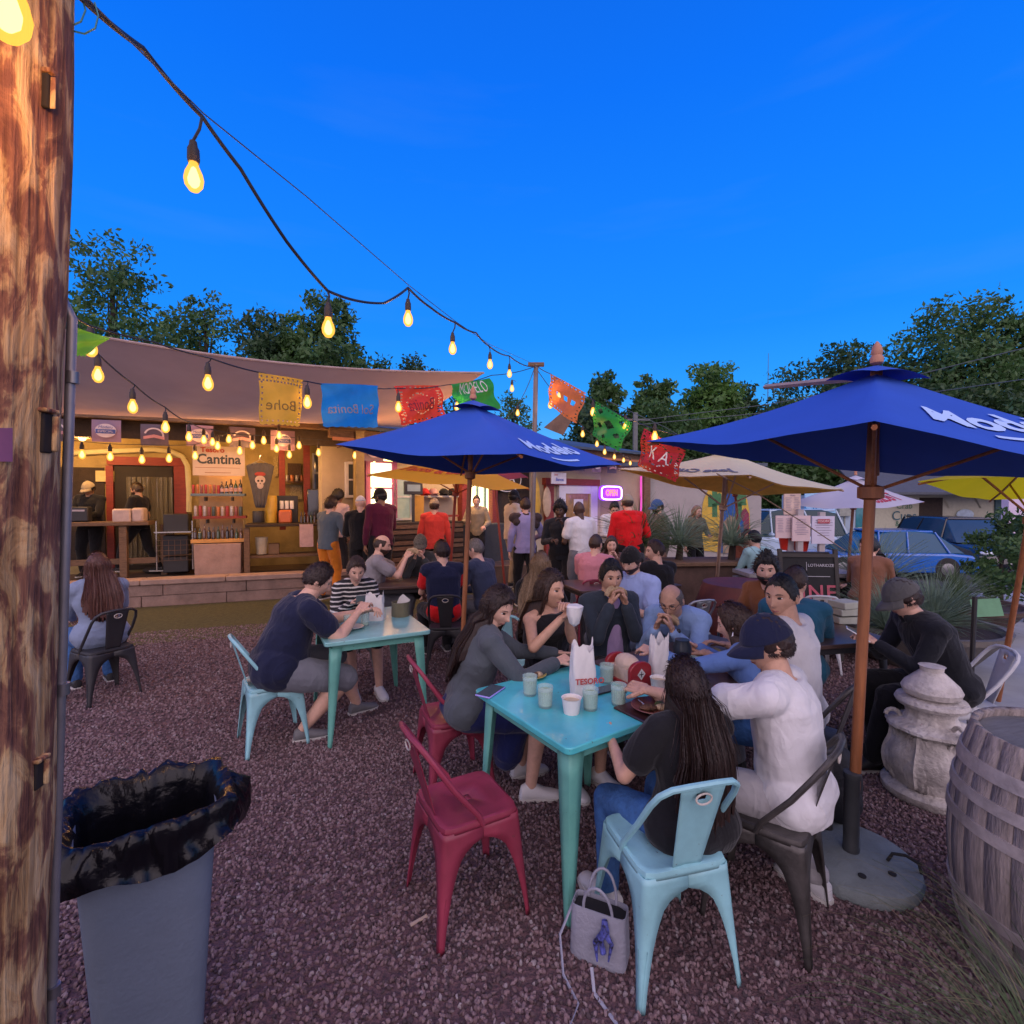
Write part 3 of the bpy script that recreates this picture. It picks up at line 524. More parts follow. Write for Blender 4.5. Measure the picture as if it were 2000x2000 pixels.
def chair(label, loc, face, m, group='metal cafe chairs', rust=True, name='metal_chair'):
    root = empty(name, loc, R(face), label, 'chair', group); hs = .168
    # seat pan
    q = MB(); P0 = []; n = 14
    def rr(t, h, r): # rounded square point
        a = 2*math.pi*t; c, s_ = math.cos(a), math.sin(a); k = 1/max(1e-6, (abs(c)**9+abs(s_)**9)**(1/9)); return Vector((c*k*h, s_*k*h, 0))
    rs = []
    for h, z in ((.02, .449), (.10, .446), (.145, .447), (.160, .452), (.170, .448), (.173, .436), (.173, .422)):
        rs.append([rr(k/40, h, 0)+Vector((0, 0, z)) for k in range(40)])
    q.rings(rs[::-1], cap=False); q.add(rs[0], [tuple(range(40))]); so_ = q.build('seat', m, root)
    sl_ = so_.modifiers.new('t', 'SOLIDIFY'); sl_.thickness = .003
    # four pressed-sheet legs whose tops flare into the arched apron
    zs = [0, .03, .08, .14, .20, .25, .29, .32, .345, .365, .378, .390, .405, .430]
    for a in (-1, 1):
        for b in (-1, 1):
            q = MB(); out, inn = [], []
            for z in zs:
                h = hs+(.43-z)*.085; w = min(leg_w(z), h-.001); r = .020+.012*(1-z/.43)*0; pts = []
                pts.append((h-w, h)); pts.append((h-w*.5, h+.001)); 
                for t in (90, 60, 30, 0): pts.append((h-r+r*math.cos(R(t)), h-r+r*math.sin(R(t))))
                pts.append((h+.001, h-w*.5)); pts.append((h, h-w))
                out.append([Vector((a*x_, b*y_, z)) for x_, y_ in pts])
            q.grid(out); lg = q.build('leg', m, root); t_ = lg.modifiers.new('t', 'SOLIDIFY'); t_.thickness = .006; t_.offset = 0
    q = MB(); q.tube([(-.168, .0, .425), (-.170, -.02, .47), (-.172, -.125, .60), (-.165, -.195, .705), (-.150, -.228, .755), (-.115, -.248, .782), (-.05, -.260, .792), (.05, -.260, .792), (.115, -.248, .782), (.150, -.228, .755), (.165, -.195, .705), (.172, -.125, .60), (.170, -.02, .47), (.168, .0, .425)], .0115, 8)
    q.build('back_frame', m, root)
    q = MB(); g = []
    for i in range(13):
        t = i/12; z = .440+t*.345; y = -.160-.098*t; w = .055+.030*t
        g.append([Vector((w*(-1+2*j/8), y+.004*(1-abs(-1+2*j/8)), z)) for j in range(9)])
    q.grid(g, hole=lambda i, j: i == 10 and j in (3, 4)); sp = q.build('backrest', m, root); t_ = sp.modifiers.new('t', 'SOLIDIFY'); t_.thickness = .004
    q = MB(); q.tube([(.030*math.cos(a), -.2525-.004, .742+.018*math.sin(a)) for a in [2*math.pi*k/16 for k in range(17)]], .0035, 6); q.build('badge', mat('paint_badge', (.55, .5, .45), .5), root)
    return root
def table(name, label, c, ax, la, lb, h, m, top_m=None, t=.03):
    """c = corner, ax = unit direction of side la; side lb is to its left"""
    root = empty(name, c, math.atan2(ax[1], ax[0]), label, 'table', 'metal cafe tables')
    q = MB(); r = .03; pts = []
    for cx, cy, a0 in ((la-r, r, -90), (la-r, lb-r, 0), (r, lb-r, 90), (r, r, 180)):
        pts += [(cx+r*math.cos(R(a0+k*22.5)), cy+r*math.sin(R(a0+k*22.5))) for k in range(5)]
    q.slab(pts, h-t, h); q.build('tabletop', top_m or m, root, bevel=.005)
    q = MB(); i = .05
    for (x0, x1, y0, y1) in ((i, la-i, i, i+.01), (i, la-i, lb-i-.01, lb-i), (i, i+.01, i, lb-i), (la-i-.01, la-i, i, lb-i)):
        q.box(((x0+x1)/2, (y0+y1)/2, h-t-.028), (x1-x0, y1-y0, .052))
    q.build('apron', m, root)
    for a in (0, 1):
        for b in (0, 1):
            cx, cy = (.045, la-.045)[a], (.045, lb-.045)[b]; sx, sy = (1, -1)[a], (1, -1)[b]; q = MB(); g = []
            for z in [0, .02, .06, .12, .18, .25, .32, .45, .6, .695]:
                o = (.7-z)*.035; w = .022+.055*(z/.7)**.9; x0, y0 = cx-sx*o, cy-sy*o
                g.append([Vector((x0+sx*w, y0, z)), Vector((x0+sx*w*.5, y0-sy*.002, z)), Vector((x0+sx*.012, y0, z)), Vector((x0+sx*.003, y0+sy*.003, z)), Vector((x0, y0+sy*.012, z)), Vector((x0-sx*.002, y0+sy*w*.5, z)), Vector((x0, y0+sy*w, z))])
            q.grid(g)
            for face_ in (0, 1):   # pressed slot near the foot
                zc = .22
                for dz in (-1, 1): pass
            lg = q.build('leg', m, root); t_ = lg.modifiers.new('t', 'SOLIDIFY'); t_.thickness = .005; t_.offset = 0
    return root
def umbrella(label, base, peak, corners, cm, pole_m, pole_r=.019, fin=True, words=None, base_kind=None, vent=True, edge=.10, wm=None, pole_off=None, sag=.10, lit_underside=None):
    """market umbrella on a square or six-sided frame; corners are the rib tips"""
    root = empty('patio_umbrella', base, 0, label, 'umbrella', 'patio umbrellas'); B = Vector(base); pk = Vector(peak)-B; cs = [Vector(c)-B for c in corners]; n = len(cs)
    if len(cs) == 3: cs.append(cs[0]+cs[2]-cs[1]); n = 4
    q = MB(); ctr = sum(cs, Vector())/n; nn = 12; m_ = 10
    def surf(i, u, t):  # u along the edge between rib i and i+1, t from peak to rim
        a, b = cs[i], cs[(i+1) % n]; e = a.lerp(b, u); sgn = 4*u*(1-u)
        e = e.lerp(Vector((ctr.x, ctr.y, e.z)), edge*sgn*.5)
        p = pk.lerp(e, t); p.z -= sag*math.sin(math.pi*t)*.35*(1-.2*sgn)+.035*sgn*t*t; p.z += .010*math.sin(u*9+i*2)*sgn*t
        return p
    for i in range(n): q.grid([[surf(i, u/nn, t/m_) for u in range(nn+1)] for t in range(m_+1)])
    if lit_underside:
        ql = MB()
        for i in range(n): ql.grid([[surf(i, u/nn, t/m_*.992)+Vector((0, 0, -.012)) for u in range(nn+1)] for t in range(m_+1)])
        ql.build('lit_underside', lit_underside, root)
    cn = q.build('canopy', cm, root); w = cn.modifiers.new('w', 'WELD'); w.merge_threshold = .0008
    if words:
        for (s_, i, size, u0, t0, flip) in words:
            def wp(co, i=i, size=size, u0=u0, t0=t0):
                a, b = cs[i], cs[(i+1) % n]; Lr = (b-a).length; h = (a.lerp(b, .5)-pk).length
                u = u0-co.x/Lr/max(.35, t0); t = t0-co.y/h
                return surf(i, min(1.05, max(-.05, u)), t)+((surf(i, .5, .9)-pk).cross(b-a).normalized()*.006*(1 if (surf(i, .5, .9)-pk).cross(b-a).z > 0 else -1))
            text(s_, size, wm, None, root, 'lettering', .0, shear=.25, bold=.008, warp=wp)
    for i in range(n):
        q = MB(); off_ = Vector((0, 0, -.022)); q.tube([pk.lerp(cs[i], .04)+off_-Vector((0, 0, sag*.05)), surf(i, 0, .35)+off_, surf(i, 0, .7)+off_, surf(i, 0, .99)+off_], .009, 6); rb = q.build('rib', pole_m, root)
        q = MB(); q.tube([Vector((pk.x, pk.y, 0)).lerp(Vector((0, 0, 0)), .1)+Vector((0, 0, pk.z-.55)), surf(i, 0, .52)+off_*1.3], .0085, 6); q.build('strut', pole_m, rb)
    q = MB(); q.tube([(0, 0, .03), (pk.x*.5, pk.y*.5, pk.z*.5), (pk.x, pk.y, pk.z+.01)], pole_r, 14); q.build('pole', pole_m, root)
    q = MB(); q.lathe([(pole_r*1.1, -.04), (pole_r*2.2, -.03), (pole_r*2.2, .02), (pole_r*1.1, .03)], (pk.x*.78, pk.y*.78, pk.z-.55)); q.build('hub', pole_m, root)
    if vent:
        q = MB()
        for i in range(n):
            a, b = cs[i]-pk, cs[(i+1) % n]-pk
            q.grid([[pk+Vector((0, 0, .035))+(a.lerp(b, u/8))*(t*.06)+Vector((0, 0, .022*math.sin(u/8*math.pi)*t/3)) for u in range(9)] for t in range(4)])
        q.build('vent', cm, root)
    if fin: q = MB(); q.lathe([(.012, 0), (.026, .01), (.028, .03), (.020, .045), (.024, .06), (.018, .085), (.006, .105), (.001, .11)], (pk.x, pk.y, pk.z+.035)); q.build('finial', mat('finial_wood', (.45, .20, .12), .5), root)
    if base_kind == 'disc':
        q = MB(); q.lathe([(.0, .0), (.27, 0), (.275, .03), (.268, .055), (.25, .065), (.05, .072), (.042, .075), (.0, .075)], seg=48); d_ = q.build('base', mat('base_concrete', (.20, .235, .24), .85, var=.12, vs=10, bump=.3, bs=90), root)
        for a in (-110, -60): q = MB(); q.lathe([(.0, .0), (.016, .0), (.016, .004), (.012, .005), (0, .005)], (.17*math.cos(R(a)), .17*math.sin(R(a)), .070)); q.build('bolt_hole', mat('hole_dark', (.02, .02, .02), .8), d_)
        for a0 in (-28, 150):
            q = MB(); c = Vector((.20*math.cos(R(a0)), .20*math.sin(R(a0)), .06)); q.tube([c+Vector((-.05, .03, .01)), c+Vector((-.035, .02, .05)), c+Vector((.01, .0, .055)), c+Vector((.045, -.03, .04)), c+Vector((.05, -.04, .0))], .007, 8); q.build('handle', mat('hole_dark', (.02, .02, .02), .8), d_)
        q = MB(); q.lathe([(.034, .07), (.036, .09), (.033, .10), (.033, .42), (.037, .425), (.037, .45), (.02, .455)], seg=24); q.build('sleeve', mat('sleeve_grey', (.08, .085, .09), .45, metal=.4), root)
    return root
# ================================================================ people
SK = {'fair': (.66, .40, .30), 'tan': (.55, .32, .22), 'brown': (.24, .125, .075), 'dark': (.075, .04, .028)}
def skinm(k): return mat('skin_'+k, SK[k], .5, var=.08, vs=30, bump=.08, bs=220, spec=.4)
def cloth(name, col, **k):
    if 'cloth_'+name in MC: return MC['cloth_'+name]
    d = dict(rough=.9, var=.045, vs=5, spec=.15); d.update({a: b for a, b in k.items() if a not in ('bump', 'bs')}); m = mat('cloth_'+name, col, **d); t = m.node_tree; b = t.nodes['Principled BSDF']; b.inputs['Sheen Weight'].default_value = .15
    co = t.nodes.new('ShaderNodeTexCoord'); hs = []
    for sc_, st, w_ in ((4.2, (1.8, 1.5, .8), 1.), (10, (.8, 1.3, 1.2), .25)):
        mp = t.nodes.new('ShaderNodeMapping'); mp.inputs['Scale'].default_value = st; mp.inputs['Rotation'].default_value = (.5, .3*sc_, .7); n = t.nodes.new('ShaderNodeTexNoise'); n.inputs['Scale'].default_value = sc_; n.inputs['Detail'].default_value = 2; n.inputs['Distortion'].default_value = .9
        t.links.new(co.outputs['Object'], mp.inputs[0]); t.links.new(mp.outputs[0], n.inputs[0]); s1 = t.nodes.new('ShaderNodeMath'); s1.operation = 'SUBTRACT'; s1.inputs[1].default_value = .5; s2 = t.nodes.new('ShaderNodeMath'); s2.operation = 'ABSOLUTE'; s3 = t.nodes.new('ShaderNodeMath'); s3.operation = 'MINIMUM'; s3.inputs[1].default_value = .09; s4 = t.nodes.new('ShaderNodeMath'); s4.operation = 'MULTIPLY'; s4.inputs[1].default_value = -w_*8
        t.links.new(n.outputs[0], s1.inputs[0]); t.links.new(s1.outputs[0], s2.inputs[0]); t.links.new(s2.outputs[0], s3.inputs[0]); t.links.new(s3.outputs[0], s4.inputs[0]); hs.append(s4)
    a_ = t.nodes.new('ShaderNodeMath'); t.links.new(hs[0].outputs[0], a_.inputs[0]); t.links.new(hs[1].outputs[0], a_.inputs[1]); wv = t.nodes.new('ShaderNodeTexNoise'); wv.inputs['Scale'].default_value = 320; t.links.new(co.outputs['Object'], wv.inputs[0]); a2 = t.nodes.new('ShaderNodeMath'); a2.operation = 'MULTIPLY_ADD'; a2.inputs[1].default_value = .12; t.links.new(wv.outputs[0], a2.inputs[0]); t.links.new(a_.outputs[0], a2.inputs[2])
    bp = t.nodes.new('ShaderNodeBump'); bp.inputs['Strength'].default_value = .38; bp.inputs['Distance'].default_value = .012; t.links.new(a2.outputs[0], bp.inputs['Height']); t.links.new(bp.outputs[0], b.inputs['Normal']); return m
def hairm(name, col): return mat('hair_'+name, col, .45, var=.32, vs=70, bump=.35, bs=130, spec=.45, stretch=(2, 2, .22))
def g2(x, z, x0, z0, sx, sz): return np.exp(-((x-x0)/sx)**2-((z-z0)/sz)**2)
def head_pts(seg, ring, off=None, fem=0.):
    ph = -np.pi/2+np.pi*(np.arange(ring+1)+.02)/(ring+.04); th = 2*np.pi*np.arange(seg)/seg
    ph, th = np.meshgrid(ph, th, indexing='ij')
    dx, dy, dz = np.cos(ph)*np.sin(th), np.cos(ph)*np.cos(th), np.sin(ph)
    k = 1.0 if off is None else 1.+off(dx, dy, dz)
    x, y, z = dx*.077, dy*.098, dz*.118
    t = np.clip(-dz, 0, 1)
    x = x*(1-(.26+.07*fem)*t**1.15); y = np.where(y < 0, y*(1-.55*t), y*(1-.05*t)); x = x*(1-.10*np.clip(dz, 0, 1)**2)
    fr = np.clip(dy*1.6, 0, 1)**.8
    x = x*(1-.05*fr)
    x, y, z = x*k, y*k, z*k
    if off is None:
        a = np.abs(x)
        y = y + fr*(-.005*g2(a, z, 0, 0, .06, .06) + .022*g2(x, z, 0, -.024, .0125, .015) + .012*g2(x, z, 0, -.002, .010, .022)
            + (.007-.003*fem)*g2(a, z, .026, .034, .022, .009) - .011*g2(a, z, .031, .014, .015, .010) + .004*g2(a, z, .042, -.02, .018, .018)
            + .007*g2(x, z, 0, -.054, .020, .0055) + .007*g2(x, z, 0, -.067, .017, .006) - .004*g2(x, z, 0, -.060, .022, .0022)
            + .010*g2(x, z, 0, -.094, .020, .014))
    return x, y, z
def grid_closed(mb, x, y, z, M):
    mb.rings([[Vector((x[i, j], y[i, j], z[i, j])) for j in range(x.shape[1])] for i in range(x.shape[0])], M=M)
def hairmask(dx, dy, dz, front=.60, side=.0, back=-.55, w=.1):
    tf = np.clip((dy-.28)/.42, 0, 1); tf = tf*tf*(3-2*tf); zt = np.where(dy > 0, side+(front-side)*tf, side+(back-side)*np.abs(dy))
    return np.clip((dz-zt)/w+.5, 0, 1)
def unit(v): return Vector(v).normalized()
def ik(a, b, l1, l2, hint):
    a, b, hint = Vector(a), Vector(b), Vector(hint); d = b-a; L = d.length
    if L > .985*(l1+l2): b = a+d*(.985*(l1+l2)/L); d = b-a; L = d.length
    if L < .12: d = unit(d if L > 1e-4 else (0, 1, 0))*.12; b = a+d; L = .12
    x = (l1*l1-l2*l2+L*L)/(2*L); h = math.sqrt(max(0, l1*l1-x*x)); n = d/L; p = hint-n*hint.dot(n); p = p.normalized()
    return a+n*x+p*h, b
def hand(mb, w, d, n, s, side, curl=.6, k=1.):
    """palm and five bent fingers; w wrist, d pointing direction, n back-of-hand normal, side +1 right"""
    d = unit(d); n = Vector(n); n = (n-d*n.dot(d)); n = n.normalized() if n.length > 1e-3 else d.orthogonal().normalized()
    x = d.cross(n)*side
    mb.cap(w-d*.02*s, .024*s, w+d*.015*s, .026*s, 10, .72, side=x)
    for i in range(4):
        o = (i-1.5)*.0195*s; L = (.070, .080, .075, .058)[i]*s*k; b = w+d*.085*s+x*-o
        mb.cap(w+d*.012*s-x*o*.8, .0145*s, b, .0105*s, 8, .8, side=x)
        c1 = curl*(.75+.15*i); c2 = c1*1.9; p1 = b+(d*math.cos(c1)-n*math.sin(c1))*L*.5; p2 = p1+(d*math.cos(c2)-n*math.sin(c2))*L*.5
        mb.cap(b, .0100*s, p1, .0088*s, 8); mb.cap(p1, .0088*s, p2, .0070*s, 8)
    t0 = w+d*.02*s+x*.026*s; t1 = t0+(d*.7+x*.65-n*.25).normalized()*.040*s; t2 = t1+(d*.9+x*.05-n*.5).normalized()*.032*s
    mb.cap(w+d*.012*s+x*.012*s, .0155*s, t1, .0115*s, 8); mb.cap(t1, .0112*s, t2, .0085*s, 8)
def person(label, loc, face, pose='sit', ht=1.74, seat=.45, lean=10., side=0., hy=0., hp=8., roll=0., L=None, Rh=None, feet=None, skin='fair', fem=0., bulk=1.,
           top=None, sleeve='long', low=None, legs='long', shoe=None, hair='short', hm=None, cap=None, capback=False, beard=None, near=0, group=None, curl=.6,
           hang=.3, hdirL=None, hdirR=None, collar=None, vest=None, hem=0., hood=None, glasses=False, knees=.14, sock=None, open_shirt=None):
    s = ht/1.75; S = skinm(skin); root = empty('person', loc, R(face), label, 'person', group)
    up = lambda a, b=0.: Vector((math.sin(R(b)), math.sin(R(a))*math.cos(R(b)), math.cos(R(a))*math.cos(R(b))))
    sit = pose == 'sit'
    P = Vector((0, 0, (seat+.085*s) if sit else .965*s)); Wp = P+up(lean*.8, side*.8)*.18*s; C = Wp+up(lean*1.05, side)*.19*s; Nk = C+up(lean*1.15, side)*.13*s
    Hc = Nk+up(lean*.75+hp*.35, side*.6)*.132*s; Hc += Vector((0, .015*s, 0))
    hipw, shw = (.088-.004*fem)*s, (.172-.022*fem)*s*(.6+.4*bulk)
    hips = [P+Vector((e*hipw, 0, -.015*s)) for e in (-1, 1)]
    sax = (Matrix.Rotation(R(side), 3, 'Y') @ Vector((1, 0, 0)))
    sh = [Nk-up(lean, side)*.055*s+sax*e*shw for e in (-1, 1)]
    if feet is None: feet = [Vector((e*knees*.9, .38*s if sit else .02, .085*s)) for e in (-1, 1)]
    feet = [Vector(f) for f in feet]
    kn = []; fe = []
    for e, h, f in zip((-1, 1), hips, feet):
        k_, f_ = ik(h, f, .44*s, .42*s, Vector((e*(knees-.08)*2, 1, .75 if sit else 0))); kn.append(k_); fe.append(f_)
    rest = [Vector((e*.13, .42*s, seat+.19)) if sit else Vector((e*.25*s, .06, .83*s)) for e in (-1, 1)]
    mouths = [m_ == 'mouth' for m_ in (L, Rh)]; fd_ = Vector((math.sin(R(hy)), math.cos(R(hy)), 0))
    if mouths[0]: L = Hc+fd_*.165-Vector((0, 0, .175*s))+Vector((-.06*fd_.y, .06*fd_.x, 0)); hdirL = (.30, -.15, .85)
    if mouths[1]: Rh = Hc+fd_*.165-Vector((0, 0, .175*s))-Vector((-.06*fd_.y, .06*fd_.x, 0)); hdirR = (-.30, -.15, .85)
    tg = [Vector(t) if t is not None else r_ for t, r_ in zip((L, Rh), rest)]
    el, wr = [], []
    for e, a, t in zip((-1, 1), sh, tg):
        k_, w_ = ik(a, t, .285*s, .25*s, Vector((e*.55, -.45, -.8))); el.append(k_); wr.append(w_)
    vox = (.013, .010, .0075)[near]; sg = (10, 14, 18)[near]; b = bulk
    def ring(mb, secs, o=0.):
        rs = []
        for c, rx, ry, ax in secs:
            ax_ = ax if ax is not None else Vector((0, 1, 0))
            rs.append([c+sax*(rx+o)*math.cos(2*math.pi*k/24)+ax_*(ry+o)*math.sin(2*math.pi*k/24) for k in range(24)])
        mb.rings(rs)
    fw = lambda a: Vector((0, math.cos(R(a)), -math.sin(R(a))))
    def torso(mb, o, lo=0.):
        q = s*(.5+.5*b); belly = max(0, b-1)*.12
        ring(mb, [(P-up(lean*.5)*.10*s*lo, .150*q, .105*q, fw(lean*.4)), (P, .158*q, .112*q, fw(lean*.5)), (P+(Wp-P)*.6+fw(lean)*belly*.6, (.142-.014*fem)*q, (.105+belly)*q, fw(lean*.7)), (Wp+fw(lean)*belly*.4, (.150-.030*fem)*q, (.100+belly*.6)*q, fw(lean)),
                  (C-(C-Wp)*.35, .155*q, .108*q, fw(lean)), (C+fw(lean)*.012*fem, (.166-.012*fem)*q, (.115+.012*fem)*q, fw(lean)), (C+(Nk-C)*.55, (.162-.018*fem)*q, .092*q, fw(lean)), (C+(Nk-C)*.9, .095*q, .068*q, fw(lean))], o)
        bare = sleeve == 'none' and o > 0
        for e, a in zip((-1, 1), sh): mb.cap(C+(Nk-C)*(.45 if bare else .62)+sax*e*.07*s, (.066+o)*s, (a*.55+Nk*.45-up(lean)*.03) if bare else a, (.022 if bare else .050+o)*s, sg)
    # body: one continuous skin under the clothes
    m = MB(); torso(m, 0); m.cap(C+(Nk-C)*.7, (.064-.008*fem)*s, Hc+Vector((0, -.02*s, -.06*s)), (.056-.009*fem)*s, sg)
    lr = b*(1-.1*fem)
    for i in (0, 1):
        m.cap(sh[i], .046*s*lr, el[i], .037*s*lr, sg); m.cap(el[i], .038*s*lr, wr[i], .0235*s, sg)
        m.cap(hips[i], .082*s*b, kn[i], .054*s*b, sg); m.cap(kn[i], .053*s*b, kn[i]+(fe[i]-kn[i])*.35-(fe[i]-kn[i]).cross(Vector((1, 0, 0))).normalized()*0, .052*s*b, sg); m.cap(kn[i]+(fe[i]-kn[i])*.35, .050*s*b, fe[i], .034*s, sg)
    m.cap(hips[0], .085*s*b, hips[1], .085*s*b, sg)
    ex = MB()
    Mh = Matrix.Translation(Hc) @ Matrix.Rotation(R(-hy), 4, 'Z') @ Matrix.Rotation(R(roll), 4, 'Y') @ Matrix.Rotation(R(-hp), 4, 'X') @ Matrix.Scale(s**.6*1.03, 4)
    seg, rg = ((40, 30), (60, 44), (80, 60))[near]
    x, y, z = head_pts(seg, rg, fem=fem); grid_closed(ex, x, y, z, Mh)
    for e in (-1, 1): ex.ell((e*.0765, -.008, -.004), (.008, .017, .030), 10, 8, M=Mh @ Matrix.Rotation(0, 4, 'Z'))
    for i, e in enumerate((-1, 1)):
        d = (hdirL, hdirR)[i]; d = Vector(d) if d is not None else (wr[i]-el[i])
        if not sit and (L, Rh)[i] is None: nrm = Vector((e, .2, 0))
        else: nrm = Vector((e*.35, -.2, .9))
        hand(ex, wr[i]+unit(d)*.012, d, nrm, s*(1-.1*fem), e, curl)
    link('body', bake(m, vox, 2, name='body', matl=S, extra=ex), root)
    # face
    if near >= 0:
        def fy(px, pz):
            k = np.argmin((x-px)**2+(z-pz)**2+np.where(y > 0, 0, 1)); return float(y.flat[k])
        wm = mat('eye_white', (.7, .68, .66), .25, var=0); im = mat('eye_iris', (.03, .018, .012), .15, var=0)
        for e in (-1, 1):
            q = MB(); q.ell((e*.031, fy(e*.031, .014)-.0075, .0135), (.0125, .0125, .0044), 12, 8, M=Mh)
            q.ell((e*.031, fy(e*.031, .014)+.0020, .0135), (.0048, .004, .0040), 8, 6, M=Mh, mi=1); q.build('eye', [wm, im], root)
            q = MB(); q.tube([(e*ex_, fy(e*ex_, .034)+.0012, .033+dz_) for ex_, dz_ in ((.014, 0), (.024, .003), (.036, .003), (.047, -.002))], [.0022, .0032*(1-.3*fem), .0030*(1-.3*fem), .0012], 6, M=Mh)
            q.build('eyebrow', hm or hairm('brown', (.03, .018, .012)), root)
        q = MB(); q.tube([(xx, fy(xx, -.060)+.0025-abs(xx)*.03, -.0605) for xx in (-.021, -.011, 0, .011, .021)], [.0012, .0042, .0050, .0042, .0012], 8, M=Mh, flat=1.)
        q.build('mouth', mat('lips', (.30, .10, .09) if skin != 'dark' else (.10, .04, .035), .4, var=0), root)
    # clothes
    top = top or cloth('grey', (.2, .2, .2)); low = low or cloth('black_denim', (.02, .022, .03)); fold = [(.07, .007, 'CLOUDS'), (.19, .024, 'CLOUDS')] if near else [(.12, .016, 'CLOUDS')]
    m = MB(); torso(m, .024, lo=(1.+hem) if not sit else .55+hem)
    if sit and hem >= 0: m.cap(P+Vector((-.070*b, -.005, .012)), .130*s*b**.85, P+Vector((.070*b, -.005, .012)), .130*s*b**.85, sg)
    if sleeve != 'none':
        for i in (0, 1):
            if sleeve == 'short':
                m.cap(sh[i]+sax*(-.01, .01)[i], .068*s*b**.5, sh[i]+(el[i]-sh[i])*.60, .070*s*b**.5, sg)
            else:
                m.cap(sh[i], .064*s*b**.5, el[i], .053*s, sg); m.cap(el[i], .053*s, el[i]+(wr[i]-el[i])*(.93 if sleeve == 'long' else .5), .040*s, sg)
    if hood: m.cap(Nk+Vector((-.06, -.07, -.01)), .045, Nk+Vector((.06, -.07, -.01)), .045, sg); m.cap(Nk+Vector((-.07, -.02, .01)), .035, Nk+Vector((-.03, .06, -.01)), .03, sg); m.cap(Nk+Vector((.07, -.02, .01)), .035, Nk+Vector((.03, .06, -.01)), .03, sg)
    link('shirt', bake(m, vox, 3, fold, 'shirt', top), root)
    if vest:
        m = MB(); torso(m, .030, lo=.9 if not sit else .5); link('vest', bake(m, vox, 3, fold, 'vest', vest), root)
    if open_shirt:
        m = MB(); m.cap(C+(Nk-C)*.72+fw(lean)*.085*s, .045*s, P+fw(lean)*.095*s+Vector((0, .0, .05)), .080*s, sg, .75); link('shirt_front', bake(m, vox, 2, fold, 'front', open_shirt), root)
    if collar:
        m = MB(); cb = Nk+Vector((0, .0, .012*s)); rr = .066*s
        m.rings([[cb+Vector((math.cos(a)*(rr+dr), math.sin(a)*(rr*1.0+dr)-.006+dz*0, dz-.018*max(0, math.sin(a)))) for a in [2*math.pi*k/20 for k in range(20)]] for dr, dz in ((.016, -.028), (.019, -.004), (.006, .018), (0, .014), (.004, -.028))], cap=False)
        m.build('collar', collar, root)
    m = MB(); o = .016
    if legs == 'skirt':
        m.cap(P, .165*s, (kn[0]+kn[1])/2*.8+P*.2-Vector((0, 0, .02)), .17*s, sg, .75); m.cap(hips[0], .11*s, kn[0]*.8+hips[0]*.2, .10*s, sg); m.cap(hips[1], .11*s, kn[1]*.8+hips[1]*.2, .10*s, sg)
        if sit: m.cap((kn[0]+kn[1])/2-Vector((0, .12, .02)), .15*s, (kn[0]+kn[1])/2-Vector((0, .16, .22)), .14*s, sg, .7)
    else:
        ring(m, [(P-Vector((0, 0, .08*s)), .10*s, .08*s, fw(0)), (P-Vector((0, 0, .03*s)), .155*s*b, .108*s*b, fw(0)), (P+up(lean)*.05, .152*s*b, .11*s*b, fw(lean*.5)), (P+(Wp-P)*.5, .13*s*b, .09*s*b, fw(lean*.5))], o)
        for i in (0, 1):
            m.cap(hips[i], (.086+o)*s*b, kn[i], (.058+o)*s*b, sg)
            if legs == 'long': m.cap(kn[i], (.056+o)*s*b, fe[i]+Vector((0, 0, .02)), (.040+o)*s, sg)
    link('skirt' if legs == 'skirt' else 'trousers', bake(m, vox, 3, fold, 'low', low), root)
    shoe = shoe or mat('shoe_black', (.02, .02, .022), .5); sole = mat('shoe_sole', (.6, .58, .55), .6)
    for i in (0, 1):
        f = fe[i]; q = MB(); fd = Vector((kn[i].x-hips[i].x, abs(kn[i].y-hips[i].y)+.08, 0)).normalized() if sit else Vector((0, 1, 0)); zz = f.z-.055*s
        Ms = basis((f.x, f.y, zz), fd.cross(Vector((0, 0, 1))), fd)
        def sec(yy, hw, zt, zb=-.028): return [Vector((hw*math.cos(a), yy, (zt+zb)/2+(zt-zb)/2*math.sin(a))) for a in [2*math.pi*k/14 for k in range(14)]]
        q.rings([sec(-.065, .018, .02), sec(-.055, .034, .055), sec(-.02, .038, .075), sec(.03, .038, .062), sec(.08, .043, .036), sec(.13, .043, .024), sec(.165, .034, .014), sec(.18, .016, .0)], M=Ms)
        so_ = q.build('shoe', shoe, root)
        q = MB(); q.slab([(hw*sg_, yy) for sg_, seq in ((1, ((-.07, .02), (-.05, .037), (.0, .038), (.09, .046), (.14, .044), (.175, .03), (.188, .01))), (-1, ((.188, .01), (.175, .03), (.14, .044), (.09, .046), (0, .038), (-.05, .037), (-.07, .02)))) for yy, hw in seq], -.032, -.012, M=Ms)
        q.build('sole', sole, so_)
    # hair, hats
    hm = hm or hairm('brown', (.03, .018, .012))
